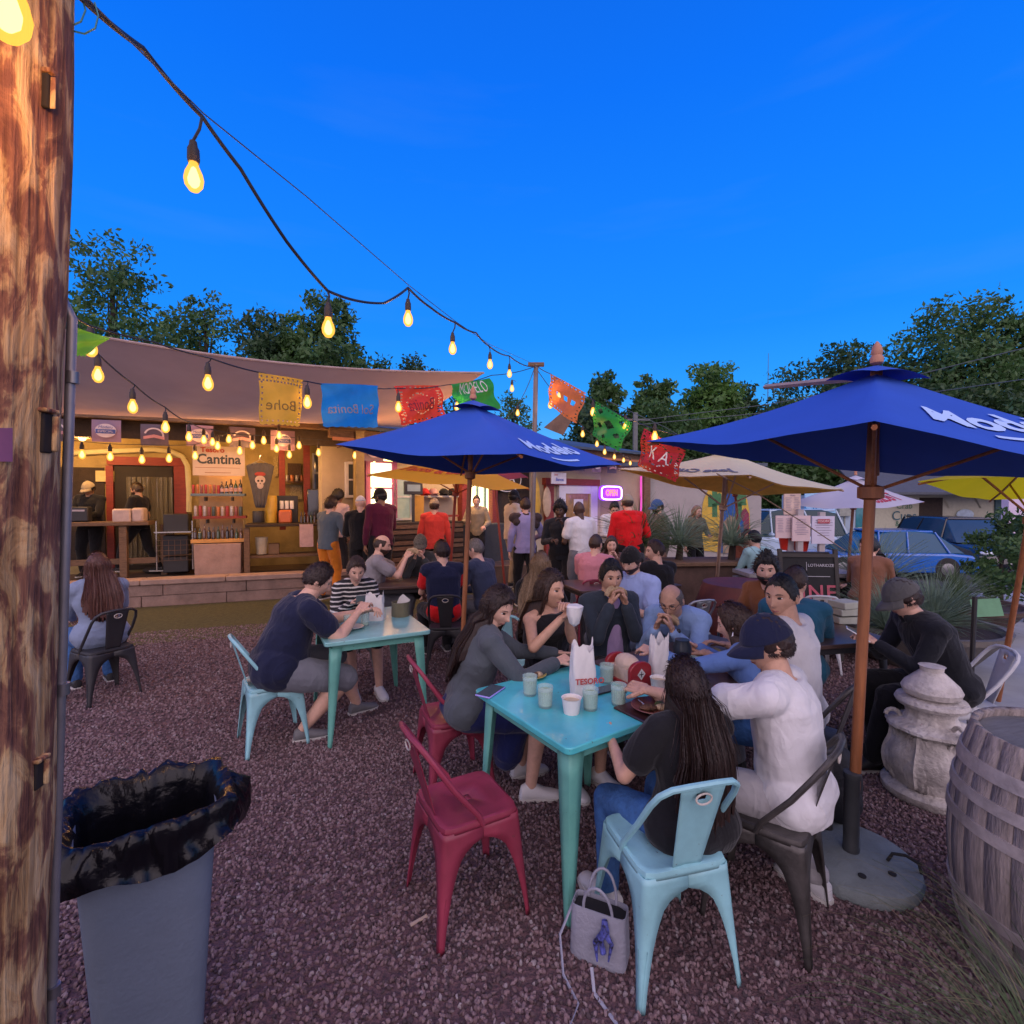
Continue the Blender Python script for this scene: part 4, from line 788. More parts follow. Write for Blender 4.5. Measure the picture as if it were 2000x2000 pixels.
    if hair and hair != 'bald':
        fr, sd, bk, th = {'short': (.66, -.18, -.58, .10), 'crop': (.66, -.16, -.5, .05), 'curly': (.60, -.22, -.6, .17), 'afro': (.52, -.05, -.7, .35), 'long': (.66, -.5, -.95, .12), 'bun': (.68, -.16, -.6, .09), 'thin': (.97, -.16, -.5, .04)}[hair]
        amp = {'curly': .06, 'afro': .09}.get(hair, .018)
        q = MB(); ph = rng.uniform(0, 9)
        def off(dx, dy, dz):
            mk = hairmask(dx, dy, dz+.05*np.sin(17*dx+ph)*np.sin(29*dx-ph)+.02*np.sin(61*dx), fr, sd, bk, .34)
            nzv = amp*(np.sin(23*dx+ph)*np.sin(19*dz+ph*2)+np.sin(31*dy-ph)*.6+.7*np.sin(41*dx*dy+ph+37*dz))
            if hair == 'thin': mk = mk*np.clip((.72-dz)/.3, 0, 1)
            return mk*(th+nzv+.05*np.clip(dz, 0, 1)*(1-fem*.5))-.09*(1-mk)
        X, Y, Z = head_pts(seg, rg, off); grid_closed(q, X, Y, Z, Mh)
        nt_ = (0, 420, 900)[near]
        if nt_:
            dd = np.sqrt((X/.077)**2+(Y/.098)**2+(Z/.118)**2); mk_ = hairmask(X/.077/dd, Y/.098/dd, Z/.118/dd, fr, sd, bk, .2)
            if hair == 'thin': mk_ = mk_*(Z/.118/dd < .6)
            if cap: mk_ = mk_*((Z < -.012) if not capback else (Z < -.012))*(Y < .03)
            ii, jj = np.where(mk_ > .45); tf = []; V3 = []; lt = {'curly': .030, 'afro': .028, 'crop': .010, 'thin': .010, 'long': .030, 'bun': .022}.get(hair, .020)
            if len(ii):
                for k_ in rng.integers(0, len(ii), nt_):
                    p = Vector((X[ii[k_], jj[k_]], Y[ii[k_], jj[k_]], Z[ii[k_], jj[k_]])); nrm = Vector((p.x/.006, p.y/.0096, p.z/.014)).normalized(); flow = Vector((p.x*3+rng.normal()*.3, -.35-.4*(p.y < 0)+rng.normal()*.25, -.9+.6*(p.z > .09)+rng.normal()*.2)); flow = (flow-nrm*flow.dot(nrm)).normalized(); o_ = rng.uniform(.15, .5)*(2.2 if hair in ('curly', 'afro') else 1); s3 = flow.cross(nrm)*.0022; b0 = len(V3)
                    p = p+s3*rng.normal()*2-nrm*.002; m_ = p+flow*lt*.5+nrm*lt*o_; e_ = p+flow*lt*rng.uniform(.8, 1.4)+nrm*lt*o_*.9; V3 += [p-s3, p+s3, m_-s3*.7, m_+s3*.7, e_]; tf += [(b0, b0+1, b0+3, b0+2), (b0+2, b0+3, b0+4)]
                qs = MB(); qs.add(V3, tf, Mh); HS = qs
            else: HS = None
        else: HS = None
        if hair == 'bun': q.ell((0, -.125, .02), (.04, .035, .04), M=Mh)
        hb = q.build('hair', hm, root, smooth=80)
        if HS: tag(HS.build('loose_hair', hm, hb), kind='stuff')
        if hair == 'long':
            q = MB(); nc = 150 if near else 80; nr = 16; a0 = R(58); Lh = hang; oi = []
            base = Matrix.Translation(Hc) @ Matrix.Rotation(R(-hy), 4, 'Z') @ Matrix.Scale(s, 4)
            down = up(lean*.9, side)*-1
            for o_ in (0., -.03):
                rows = []
                for i in range(nr+1):
                    t = i/nr; row = []
                    for j in range(nc+1):
                        a = a0+(2*math.pi-2*a0)*j/nc; clump = .0045*math.sin(j*1.9)+.004*math.sin(j*.61+t*3)+.003*math.sin(j*5.3)
                        e0 = .35-t*1.35; bk_ = .5-.5*math.cos(a)
                        if t < .38:
                            zz = .118*math.sin(e0*1.4); q_ = math.cos(e0*1.4) if e0 > 0 else 1.
                            rx, ry = .092*q_, .113*q_
                            p = Vector((math.sin(a)*(rx+clump+o_), math.cos(a)*(ry+clump+o_)*(1 if math.cos(a) < 0 else .55), zz)); p = base @ p
                        else:
                            tt = (t-.38)/.62; z0 = .118*math.sin((.35-.38*1.35)*1.4)
                            ll = Lh*(1+.07*math.sin(j*.9)+.05*math.sin(j*2.7))*tt
                            p0 = base @ Vector((math.sin(a)*(.092-.012*min(1, tt*2)+clump*(1+tt)+o_+.035*fem*tt*0), math.cos(a)*(.113+clump+o_)*(1 if math.cos(a) < 0 else .55), z0))
                            p = p0+down*ll*(.35+.65*bk_)+Vector((0, -.035*bk_*min(1, tt*1.5), 0))+sax*math.sin(a)*.055*min(1, tt*1.3)
                        if t > .30 and math.cos(a) < .35 and p.z < Nk.z+.06:
                            aa_, bb_ = (Nk, C) if p.z > C.z else (C, Wp); k_ = max(0, min(1, (aa_.z-p.z)/max(.01, aa_.z-bb_.z))); ay = aa_.y+(bb_.y-aa_.y)*k_; ax_ = aa_.x+(bb_.x-aa_.x)*k_; fx = max(-1, min(1, (p.x-ax_)/(.19*s))); yb = ay-(.142*s*math.sqrt(1-fx*fx*.8)*(.45+.55*min(1, (Nk.z+.06-p.z)/.16)))-.018-clump-(-.012 if o_ else .0)*1.5; p.y = min(p.y, yb+o_*-.2)
                        row.append(p)
                    rows.append(row)
                oi.append(rows)
            full = [a_+b_[::-1] for a_, b_ in zip(*oi)]
            q.rings(full); hl_ = q.build('hair_length', hm, hb, smooth=70)
            if near:
                qs = MB()
                for k_ in range(260 if near == 2 else 90):
                    j = int(rng.integers(2, nc-2)); i0 = int(rng.integers(0, nr-6)); n_ = int(rng.integers(5, nr-i0+1)); c0 = Nk*.5+C*.5; w_ = rng.uniform(.002, .011); jj_ = rng.normal()*.004; P_ = []
                    for i in range(i0, min(nr+1, i0+n_)):
                        p = oi[0][i][j]; ou = Vector((p.x-Hc.x, p.y-Hc.y, 0)); ou = ou.normalized() if ou.length > 1e-4 else Vector((0, -1, 0)); P_.append(p+ou*(w_*math.sin((i-i0+1)/n_*2.6))+Vector((jj_*(i-i0)*.5, 0, 0)))
                    if len(P_) > 2: qs.tube(P_, [.0012]*(len(P_)-1)+[.0003], 3)
                tag(qs.build('loose_hair', hm, hl_), kind='stuff')
    if beard:
        def offb(dx, dy, dz):
            mk = np.clip((-.30-dz)/.1+.5, 0, 1)*np.clip((dy+.15)/.2, 0, 1); mk *= 1-.9*np.exp(-((dx)/.24)**2-((dz+.51)/.045)**2)*(dy > 0); return .045*mk-.10*(1-mk)
        X, Y, Z = head_pts(seg, rg, offb); q = MB(); Y = Y+np.where(Y > .05, .007, 0)*(Z < -.045); grid_closed(q, X, Y, Z, Mh); q.build('beard', beard, root, smooth=80)
    if cap:
        Mc = Mh @ Matrix.Rotation(R(180 if capback else 0), 4, 'Z') @ Matrix.Rotation(R(-4), 4, 'X'); q = MB()
        def offc(dx, dy, dz):
            mk = np.clip((dz-.16)/.05+.5, 0, 1); return mk*.16-.12*(1-mk)
        X, Y, Z = head_pts(seg, rg, offc); grid_closed(q, X, Y, Z, Mc)
        q.ell((0, 0, .136), (.008, .008, .005), M=Mc); hat = q.build('cap', cap, root, smooth=80); q = MB(); P0 = []
        for r_ in range(5):
            P0.append([Vector((math.sin(a)*(.080+.004*r_)*(1-.03*r_), math.cos(a)*.104+.019*r_*max(0, math.cos(a)), .030-.0028*r_*r_*.55-.016*abs(math.sin(a))**2*r_/2)) for a in [R(-72+144*k/14) for k in range(15)]])
        q.grid(P0, M=Mc); br = q.build('brim', cap, hat); sd_ = br.modifiers.new('t', 'SOLIDIFY'); sd_.thickness = .004
    if glasses:
        q = MB(); gm = mat('glasses_frame', (.02, .012, .01), .3)
        for e in (-1, 1):
            q.tube([(e*.032+.022*math.cos(a), fy(e*.02, .02)+.010, .013+.016*math.sin(a)) for a in [2*math.pi*k/14 for k in range(15)]], .0018, 6, M=Mh)
            q.tube([(e*.054, fy(e*.02, .02)+.008, .016), (e*.078, .0, .012)], .0018, 6, M=Mh)
        q.tube([(-.010, fy(0, .015)+.006, .016), (.010, fy(0, .015)+.006, .016)], .0018, 6, M=Mh); q.build('glasses', gm, root)
    root['_w'] = 0; del root['_w']
    return root, dict(wr=wr, el=el, Hc=Hc, Nk=Nk, C=C, P=P, sh=sh, kn=kn, fe=fe, Mh=Mh)
# ================================================================ chairs and tables (axes of the near table: AX along it, BX across)
AX = Vector((.832, .555, 0)); BX = Vector((-.555, .832, 0)); TL = Vector((-.20, 2.58, 0)); TF = TL-BX*.76
cyan = painted('cyan', (.30, .62, .68), (.26, .54, .60)); turq = painted('turquoise', (.10, .58, .62), (.085, .52, .57), .12); turql = painted('turquoise_leg', (.16, .48, .40), (.13, .42, .36), .4)
cran = painted('cranberry', (.30, .035, .075), (.24, .03, .06), .4); gun = mat('gunmetal', (.12, .11, .105), .45, metal=.5, var=.3, vs=6, bump=.1); blk = painted('black', (.03, .03, .035), None, .45)
silv = mat('silver_metal', (.40, .42, .44), .35, metal=.6, var=.1)
table('cafe_table', 'turquoise metal table in front with drinks, white bags and a red caddy', TF, AX, .80, .76, .75, turql, turq)
table('cafe_table', 'second table beyond the red caddy, set with trays of tacos', TF+AX*.82, AX, 1.15, .76, .748, turql, mat('table_dark_top', (.10, .06, .05), .35, var=.2, vs=6))
T2A = Vector((.888, .459, 0)).normalized(); T2B = Vector((-T2A.y, T2A.x, 0)); T2F = G(634, 1257, .75); T2F.z = 0
table('cafe_table', 'pale turquoise metal table at the left shared by a man and a woman in stripes', T2F, T2A, .76, .98, .75, turql, painted('turquoise_pale', (.25, .55, .55), (.22, .5, .5), .15))
chair('empty cranberry red metal chair standing at the near end of the front table', (-.20, 2.13, 0), -60.6, cran)
chair('light blue metal chair nearest the camera, under the long haired woman in black', (.575, 1.885, 0), 14.6, cyan)
chair('worn dark metal chair under the man in the navy cap', (1.07, 2.07, 0), 50, gun)
chair('light blue metal chair under the man in the navy t-shirt', (-1.72, 3.55, 0), -54, cyan)
chair('black metal chair at the far left under the woman with long auburn hair', (-3.60, 4.36, 0), 64, blk)
chair('red metal chair under the young woman in the grey jacket', (-.36, 3.02, 0), -66, cran)
ga = G(700, 1300, 0); chair('grey metal chair under the woman in the striped top', (-1.48, 4.72, 0), 204, silv)
chair('red metal chair behind the man in the pink shirt, back towards us', (.95, 6.1, 0), 10, cran)
chair('grey metal chair at the table of the man in black behind the older man', (1.72, 4.9, 0), 20, silv)
chair('silver metal chair with pale back left of the man in the brown jacket', (1.95, 4.25, 0), -20, silv)
chair('blue metal chair behind the woman in the sleeveless black dress', (.05, 4.3, 0), -30, cyan)
chair('black mesh chair behind the wooden pole of the middle umbrella', (-.68, 5.15, 0), 5, blk)
chair('dark chair beside it under the grey haired man in navy', (-.25, 5.4, 0), 30, blk)
chair('white metal chair under the man in the black hoodie', (2.90, 3.22, 0), 70, painted('white', (.6, .62, .66), None, .4))
chair('turquoise metal chair under the man in the pale blue polo shirt', (1.18, 4.55, 0), 160, painted('teal_chair', (.10, .45, .45)))
chair('dark chair under the man in the white t-shirt facing left', (1.62, 2.75, 0), 42, gun)
chair('pale blue chair under the older man in glasses', (1.36, 3.92, 0), 160, cyan)
chair('white chair in front of the agave planters beside the chalkboard', (3.1, 5.1, 0), -15, painted('white', (.6, .62, .66)))
# back tables
for i, (c, a_, la, lb, lab) in enumerate(((Vector((-1.75, 5.55, 0)), (.96, .28, 0), 1.25, .75, 'dark table at the back left with a red napkin caddy, four men round it'), (Vector((.75, 5.4, 0)), (.95, .3, 0), 1.3, .75, 'table behind the backwards cap, where the pink shirted man sits'), (Vector((1.95, 3.35, 0)), (.98, .2, 0), .8, .7, 'small dark table with food boxes in front of the man in the black hoodie'))):
    table('cafe_table', lab, c, a_, la, lb, .74, blk, mat('table_dark_top', (.10, .06, .05), .35))
# ================================================================ people
c_ = cloth
navy = c_('navy', (.012, .016, .045)); lgrey = c_('charcoal_fleece', (.075, .09, .105), bump=.5); blackc = c_('black', (.012, .012, .014)); whitet = c_('white', (.62, .62, .64), bump=.5, bs=10); blazer = c_('blazer', (.035, .048, .065))
lilac_s = c_('lilac', (.45, .33, .55)); ltblue = c_('light_blue', (.26, .40, .66)); shorts = c_('grey_shorts', (.15, .16, .19)); jeans = mat('denim', (.05, .16, .42), .85, var=.25, vs=12, bump=.4, bs=60); brownj = c_('brown_jacket', (.22, .085, .035))
teal = c_('teal_coat', (.02, .10, .17)); blackh = c_('black_hoodie', (.014, .016, .022)); skirt = c_('navy_skirt', (.012, .018, .085)); maroon = c_('maroon', (.09, .012, .035)); redh = c_('red', (.62, .012, .015)); polo = c_('blue_polo', (.34, .44, .75))
pinks = c_('pink_shirt', (.55, .22, .26)); greyt = c_('grey_tee', (.24, .23, .25)); khaki = c_('khaki', (.30, .25, .18)); orangep = c_('orange_trousers', (.62, .19, .02)); heather = c_('heather_grey', (.10, .13, .16)); camo = c_('camo', (.22, .19, .14), col2=(.08, .08, .05), vs=18)
floral = c_('floral', (.5, .5, .55), col2=(.06, .07, .12), vs=14)
hdk, hbr, hau, hbl, hgy, hblk = hairm('dark_brown', (.030, .013, .010)), hairm('brown', (.055, .028, .018)), hairm('auburn', (.13, .05, .035)), hairm('blonde', (.35, .23, .13)), hairm('grey', (.17, .15, .14)), hairm('black', (.010, .009, .010))
wshoe = mat('shoe_white', (.65, .65, .66), .5, var=.05); gshoe = mat('shoe_grey', (.16, .16, .17), .7)
def stripes():
    m = bpy.data.materials.new('cloth_striped'); m.use_nodes = True; t = m.node_tree; b = t.nodes['Principled BSDF']; b.inputs['Roughness'].default_value = .9
    co = t.nodes.new('ShaderNodeTexCoord'); w_ = t.nodes.new('ShaderNodeTexWave'); w_.bands_direction = 'Z'; w_.inputs['Scale'].default_value = 8.5; w_.inputs['Distortion'].default_value = 1.2; w_.inputs['Detail Scale'].default_value = 2
    r = t.nodes.new('ShaderNodeValToRGB'); r.color_ramp.interpolation = 'CONSTANT'; r.color_ramp.elements[0].color = (.012, .012, .015, 1); r.color_ramp.elements[1].position = .76; r.color_ramp.elements[1].color = (.55, .53, .5, 1)
    t.links.new(co.outputs['Object'], w_.inputs[0]); t.links.new(w_.outputs[0], r.inputs[0]); t.links.new(r.outputs[0], b.inputs['Base Color']); return m
PE = {}
# near table
PE['P1'] = person('young woman with long dark hair in a grey jacket and navy skirt, front table', (-.27, 2.90, 0), -78, ht=1.66, lean=16, hy=54, hp=28, L=(-.02, .56, .80), Rh=(.16, .50, .80), skin='fair', fem=1, top=lgrey, low=skirt, legs='skirt', shoe=wshoe, hair='long', hm=hdk, near=2, hang=.42, curl=.9, bulk=1.05)
PE['P2'] = person('woman in a sleeveless black dress with long brown hair holding a wrapped taco', (.22, 3.30, 0), 214, ht=1.70, lean=4, hy=-8, hp=4, L=(.10, .34, 1.06), Rh=(.16, .36, 1.04), skin='tan', fem=1, top=blackc, sleeve='none', low=blackc, legs='skirt', shoe=wshoe, hair='long', hm=hbr, near=2, hang=.40, curl=1.0, feet=[(-.1, .42, .085), (.1, .36, .085)])
PE['P3'] = person('man in a dark grey blazer over a lilac shirt, both hands at his mouth', (.72, 3.72, 0), 195, ht=1.74, lean=2, hy=8, hp=8, L='mouth', Rh='mouth', skin='tan', top=blazer, low=blackc, hair='short', hm=hblk, near=2, open_shirt=lilac_s, collar=lilac_s, curl=1.0)
PE['P4'] = person('balding man with glasses and a light blue shirt bent low over his food', (1.36, 3.86, 0), 146, ht=1.74, lean=40, hy=0, hp=26, L='mouth', Rh='mouth', skin='tan', top=ltblue, low=shorts, hair='thin', hm=hgy, glasses=True, near=2, curl=.9, collar=ltblue)
PE['P5'] = person('young man in a white t-shirt with short black hair, looking back towards the camera', (1.60, 2.78, 0), 42, ht=1.80, lean=6, hy=-84, hp=8, L=(-.15, .45, .80), Rh=(.12, .45, .80), skin='tan', top=whitet, sleeve='short', low=shorts, hair='crop', hm=hblk, near=2)
PE['P8'] = person('brown haired woman in a blue sleeve reaching for tacos, hidden behind the navy cap', (1.42, 2.66, 0), 44, ht=1.52, lean=22, hy=-10, hp=20, L=(-.30, .55, .86), Rh=(.1, .48, .82), fem=1, top=c_('blue_sleeve', (.12, .22, .5)), low=jeans, hair='long', hm=hbr, near=1, hang=.38, curl=.9)
PE['P6'] = person('man in a navy cap and white t-shirt seen from behind on the dark metal chair', (1.19, 2.07, 0), 48, ht=1.70, seat=.42, lean=9, side=3, hy=-34, hp=16, L=(-.20, .62, .84), Rh=(.14, .45, .76), skin='tan', top=whitet, sleeve='short', low=c_('pale_shorts', (.36, .35, .36)), shoe=wshoe, hair='short', hm=hdk, cap=navy, near=2, hem=.3, feet=[(-.2, .46, .085), (.16, -.05, .085)], bulk=1.08)
PE['P7'] = person('woman with very long dark hair in a black t-shirt and jeans, back to camera', (.69, 1.90, 0), 16, ht=1.42, lean=7, side=4, hy=2, hp=12, L=(-.20, .28, .72), Rh=(.12, .42, .80), skin='tan', fem=1, bulk=1.15, top=blackc, sleeve='short', low=jeans, shoe=wshoe, hair='long', hm=hdk, near=2, hang=.46, seat=.41, feet=[(-.22, .25, .085), (.08, .42, .085)])
# left table
PE['P12'] = person('heavy set man in a navy t-shirt and grey shorts eating at the left table', (-1.70, 3.56, 0), -56, ht=1.82, lean=24, hy=6, hp=32, L=(.02, .62, .86), Rh=(.12, .56, .88), skin='fair', top=navy, sleeve='short', low=shorts, legs='short', shoe=gshoe, hair='short', hm=hdk, near=2, bulk=1.32, curl=.9, feet=[(-.14, .62, .085), (.10, .16, .085)], knees=.2)
PE['P13'] = person('young woman in a black and white striped top looking down at her phone', (-1.50, 4.70, 0), 205, ht=1.66, lean=18, hy=0, hp=24, L=(-.05, .42, .84), Rh=(.07, .42, .84), fem=1, top=stripes(), low=blackc, legs='short', shoe=wshoe, hair='bun', hm=hbr, near=2, curl=.9, feet=[(-.16, .42, .085), (.05, .40, .085)])
PE['P14'] = person('woman with long auburn hair and grey jacket on the black chair at far left', (-3.66, 4.42, 0), 50, ht=1.68, lean=6, hp=14, fem=1, top=c_('grey_blue_jacket', (.20, .25, .36), bump=.5), low=jeans, hair='long', hm=hau, near=1, hang=.42, bulk=1.15)
# back left table
PE['P15'] = person('bald bearded man in a grey t-shirt raising a taco with both hands', (-1.72, 6.05, 0), -75, ht=1.8, lean=10, hy=4, hp=14, L=(-.05, .42, 1.02), Rh=(.07, .42, 1.02), top=greyt, sleeve='short', low=shorts, hair='thin', hm=hbr, beard=hbr, near=1, curl=1., bulk=1.1)
PE['P16'] = person('man in a dark camouflage cap biting into his food at the back left table', (-1.20, 6.6, 0), 185, ht=1.76, lean=12, hp=12, L='mouth', Rh='mouth', top=c_('dark_jacket', (.045, .05, .055)), low=blackc, hair='short', hm=hbr, cap=c_('cap_camo', (.06, .055, .045), col2=(.15, .14, .12), vs=60), near=1, curl=1.)
PE['P17'] = person('dark haired man in a navy vest with red sleeves seen from behind', (-.72, 5.3, 0), 22, ht=1.76, lean=8, hy=-12, hp=12, top=redh, sleeve='short', vest=navy, low=blackc, hair='short', hm=hdk, near=1)
PE['P18'] = person('grey haired man in a navy pullover turned to his left', (-.28, 5.65, 0), 55, ht=1.78, lean=14, hy=-8, hp=10, top=c_('navy_pullover', (.035, .045, .085)), low=shorts, hair='crop', hm=hgy, near=1)
# middle tables
PE['P19'] = person('blonde woman in black seen from behind, past the woman in the sleeveless dress', (.22, 4.35, 0), -20, ht=1.70, lean=8, hp=14, fem=1, top=blackc, sleeve='short', low=blackc, hair='long', hm=hbl, near=1, hang=.45)
PE['P20'] = person('man in a pink shirt seated with his back to us on a red chair', (1.0, 6.15, 0), -25, ht=1.78, lean=10, hy=14, hp=8, top=pinks, sleeve='short', low=shorts, hair='crop', hm=hbr, near=1, bulk=1.1)
PE['P21'] = person('brown haired woman eating across from the man in the pink shirt', (1.36, 6.9, 0), 175, ht=1.66, lean=12, hp=10, L='mouth', Rh='mouth', fem=1, top=c_('brown_top', (.12, .06, .05)), low=blackc, hair='long', hm=hbr, near=0, hang=.35, curl=1.)
PE['P22'] = person('bearded man in a pale blue polo shirt and backwards black cap looking down', (1.15, 4.55, 0), 130, ht=1.8, lean=6, hy=-5, hp=22, L=(-.12, .35, .82), Rh=(.15, .40, .82), skin='fair', top=polo, sleeve='short', low=shorts, hair='short', hm=hdk, beard=hdk, cap=blackc, capback=True, near=1, bulk=1.1, collar=polo)
PE['P23'] = person('person with short brown hair in a black t-shirt, back turned, behind the polo shirt', (1.66, 5.55, 0), 20, ht=1.72, lean=8, hy=-70, hp=8, top=blackc, sleeve='short', low=blackc, hair='short', hm=hbr, near=1, bulk=1.08)
PE['P9'] = person('man with curly black hair and a beard in a brown jacket turned towards us', (2.22, 4.15, 0), 120, ht=1.78, lean=14, hy=-34, hp=6, skin='fair', top=brownj, low=blackc, hair='curly', hm=hblk, beard=hblk, near=1)
PE['P10'] = person('person in a teal coat with brown hair resting a hand on their neck', (2.03, 3.55, 0), -25, ht=1.66, lean=10, hy=30, hp=20, top=teal, low=blackc, hair='short', hm=hbr, near=1, bulk=1.15)
PE['P11'] = person('man in a black hoodie and grey cap looking at a white phone at the right', (2.84, 3.20, 0), 82, ht=1.74, lean=26, hy=0, hp=26, L=(-.04, .46, .80), Rh=(.07, .46, .80), skin='fair', top=blackh, low=blackc, hair='short', hm=hdk, cap=c_('cap_grey', (.10, .10, .10)), near=2, curl=.9, hood=True, feet=[(-.12, .52, .085), (.1, .38, .085)])
# standing
def stand(key, u, vtop, Y, face, ht, label, zf=None, **k):
    top = D(u, vtop, Y); z = (top.z-ht*.985) if zf is None else zf
    p = Vector((top.x, Y, max(0., min(z, .36)))); k.setdefault('near', 0); h_ = random.Random(key)
    if 'L' not in k and h_.random() < .6: k['L'] = (-.16+h_.uniform(-.05, .08), .28, h_.uniform(1.0, 1.15)); k.setdefault('curl', 1.)
    if 'Rh' not in k and h_.random() < .5: k['Rh'] = (.16+h_.uniform(-.08, .05), .26, h_.uniform(1.0, 1.2))
    k.setdefault('side', h_.uniform(-3, 3)); k.setdefault('hy', h_.uniform(-22, 22)); k.setdefault('feet', [(-.10, h_.uniform(-.05, .14), .085), (.11, h_.uniform(-.08, .10), .085)])
    PE[key] = person(label, p, face, 'stand', ht=ht, lean=k.pop('lean', 3), **k)
stand('P24', 640, 972, 8.3, -20, 1.74, 'person with a grey sweater and bright orange trousers leaning on the bar, back turned', top=heather, low=orangep, hair='curly', hm=hbr, L=(-.3, .35, 1.05), near=1, bulk=1.1)
stand('P25', 655, 958, 9.2, -10, 1.74, 'curly haired person in a pale pink top behind the grey sweater', top=c_('pale_pink', (.5, .38, .38)), hair='afro', hm=hblk, skin='brown')
stand('P26', 706, 968, 8.0, 10, 1.76, 'man with a white skullcap and black shirt waiting at the counter', top=blackc, low=blackc, hair='bald', cap=None, near=1, bulk=1.15)
stand('P27', 745, 953, 7.9, 45, 1.86, 'tall bearded man in a maroon sweatshirt and black cap', top=maroon, low=blackc, hair='short', hm=hblk, beard=hblk, cap=blackc, skin='brown', near=1, bulk=1.12, hy=-20)
stand('P28', 848, 974, 8.4, 5, 1.72, 'person in a bright red shirt with a tan cap at the merchandise shelf', top=c_('bright_red', (.55, .05, .04)), low=blackc, hair='short', hm=hbr, cap=khaki, near=1)
stand('P30', 1000, 957, 8.9, -60, 1.80, 'dark skinned man in a black cap and white shirt behind the purple shirt', top=c_('offwhite', (.5, .44, .40)), low=khaki, skin='dark', hair='short', hm=hblk, cap=blackc, L=(-.1, .35, 1.05))
stand('P31', 1026, 972, 7.6, 8, 1.72, 'woman in a lavender shirt with a jacket over her shoulders, back turned', top=c_('lavender', (.28, .26, .48)), low=blackc, fem=1, hair='short', hm=hbr, near=1, vest=None)
stand('P32', 1098, 986, 7.4, 170, 1.72, 'dark skinned person in a black hoodie holding a cup to their chest', top=blackh, low=blackc, skin='dark', hair='afro', hm=hblk, hood=True, near=1, L=(-.03, .26, 1.38), Rh=(.12, .28, 1.15), bulk=1.25, curl=1.)
stand('P33', 1136, 985, 7.2, 30, 1.74, 'bald man in a white t-shirt turned away beside the black hoodie', top=whitet, sleeve='short', low=shorts, skin='dark', hair='bald', near=1, bulk=1.15, hy=20)
stand('P34', 1192, 983, 8.8, 200, 1.74, 'man in a white long sleeved shirt bowing his head under the OPEN sign', top=whitet, low=blackc, hair='short', hm=hblk, hp=34, lean=8, L=(-.02, .32, 1.1), Rh=(.08, .32, 1.1), near=1)
stand('P35', 1231, 966, 7.3, 5, 1.80, 'man in a red hoodie and tan cap, back turned', top=redh, low=blackc, hair='crop', hm=hbr, cap=khaki, hood=True, near=1, bulk=1.2, hy=10)
stand('P36', 1290, 978, 8.4, 100, 1.76, 'man in a blue cap and camouflage jacket smiling to the left', top=camo, low=khaki, hair='short', hm=hbr, cap=c_('cap_blue', (.05, .10, .22)), beard=hbr, near=1, bulk=1.1)
stand('P37', 1357, 997, 9.6, 190, 1.64, 'woman with fair hair standing behind the potted palm', top=c_('olive_top', (.15, .15, .10)), low=blackc, hair='long', hm=hbl, fem=1, hang=.3)
stand('P38', 175, 945, 8.85, 190, 1.72, 'cashier in a tan cap and black shirt behind the plank counter', zf=PZ, top=blackc, low=blackc, skin='brown', hair='short', hm=hblk, cap=khaki, near=1, L=(-.1, .35, 1.1), Rh=(.1, .35, 1.1), hp=20, bulk=1.15)
stand('P39', 272, 950, 9.0, 95, 1.70, 'bearded server in black walking left past the doorway', zf=PZ, top=blackc, sleeve='short', low=blackc, hair='short', hm=hbr, beard=hbr, near=1, feet=[(-.08, .36, .085), (.08, -.30, .10)], skin='tan')
stand('P29', 932, 968, 10.6, 180, 1.72, 'cook glimpsed through the lit serving hatch', top=c_('beige', (.3, .24, .16)), low=blackc, hair='short', hm=hdk)
PE['P40'] = person('person in a pale teal shirt with black hair seated behind the brown jacket', (3.6, 7.2, 0), 20, ht=1.74, lean=10, top=c_('pale_teal', (.30, .50, .52)), low=blackc, hair='short', hm=hblk, near=0)
PE['P41'] = person('red haired person seated facing the pale teal shirt', (3.75, 8.0, 0), 170, ht=1.7, lean=8, top=c_('rust', (.25, .08, .05)), low=blackc, hair='long', hm=hau, fem=1, near=0, hang=.3)
PE['P42'] = person('person in a rust brown top seated behind the right umbrella pole', (4.35, 6.1, 0), -50, ht=1.72, lean=14, top=c_('rust2', (.22, .10, .06)), low=jeans, hair='short', hm=hblk, near=0)
PE['P43'] = person('dark haired person in black seated among the agave planters', (4.75, 6.3, 0), 60, ht=1.72, lean=16, hp=20, top=blackc, low=blackc, hair='long', hm=hblk, near=0, hang=.35, fem=1)
skullcap = MB(); Mh = PE['P26'][1]['Mh']; X, Y, Z = head_pts(40, 30, lambda dx, dy, dz: np.clip((dz-.25)/.05+.5, 0, 1)*.10-.10*(1-np.clip((dz-.25)/.05+.5, 0, 1))); grid_closed(skullcap, X, Y, Z, Mh); skullcap.build('cap', whitet, PE['P26'][0])
_sc = PE['P31'][1]; q = MB(); q.cap(_sc['sh'][0]+Vector((-.03, 0, .0)), .085, _sc['sh'][1]+Vector((.03, 0, .0)), .085); q.cap(_sc['sh'][0]+Vector((0, -.04, -.06)), .07, _sc['sh'][1]+Vector((0, -.04, -.1)), .07); link('jacket', bake(q, .012, 3, [(.06, .02, 'CLOUDS')], 'jacket', c_('dark_brown_jacket', (.05, .035, .035))), PE['P31'][0])
_sc = PE['P4'][1]; q = MB(); w_ = _sc['wr'][0]; e_ = _sc['el'][0]; d_ = (w_-e_).normalized(); q.cap(w_-d_*.03, .029, w_-d_*.01, .029, 14); q.cap(w_-d_*.02+Vector((-.02, 0, .018)), .016, w_-d_*.02+Vector((-.024, 0, .024)), .016, 10); q.build('wristwatch', blk, PE['P4'][0])
_sc = PE['P6'][1]; q = MB()
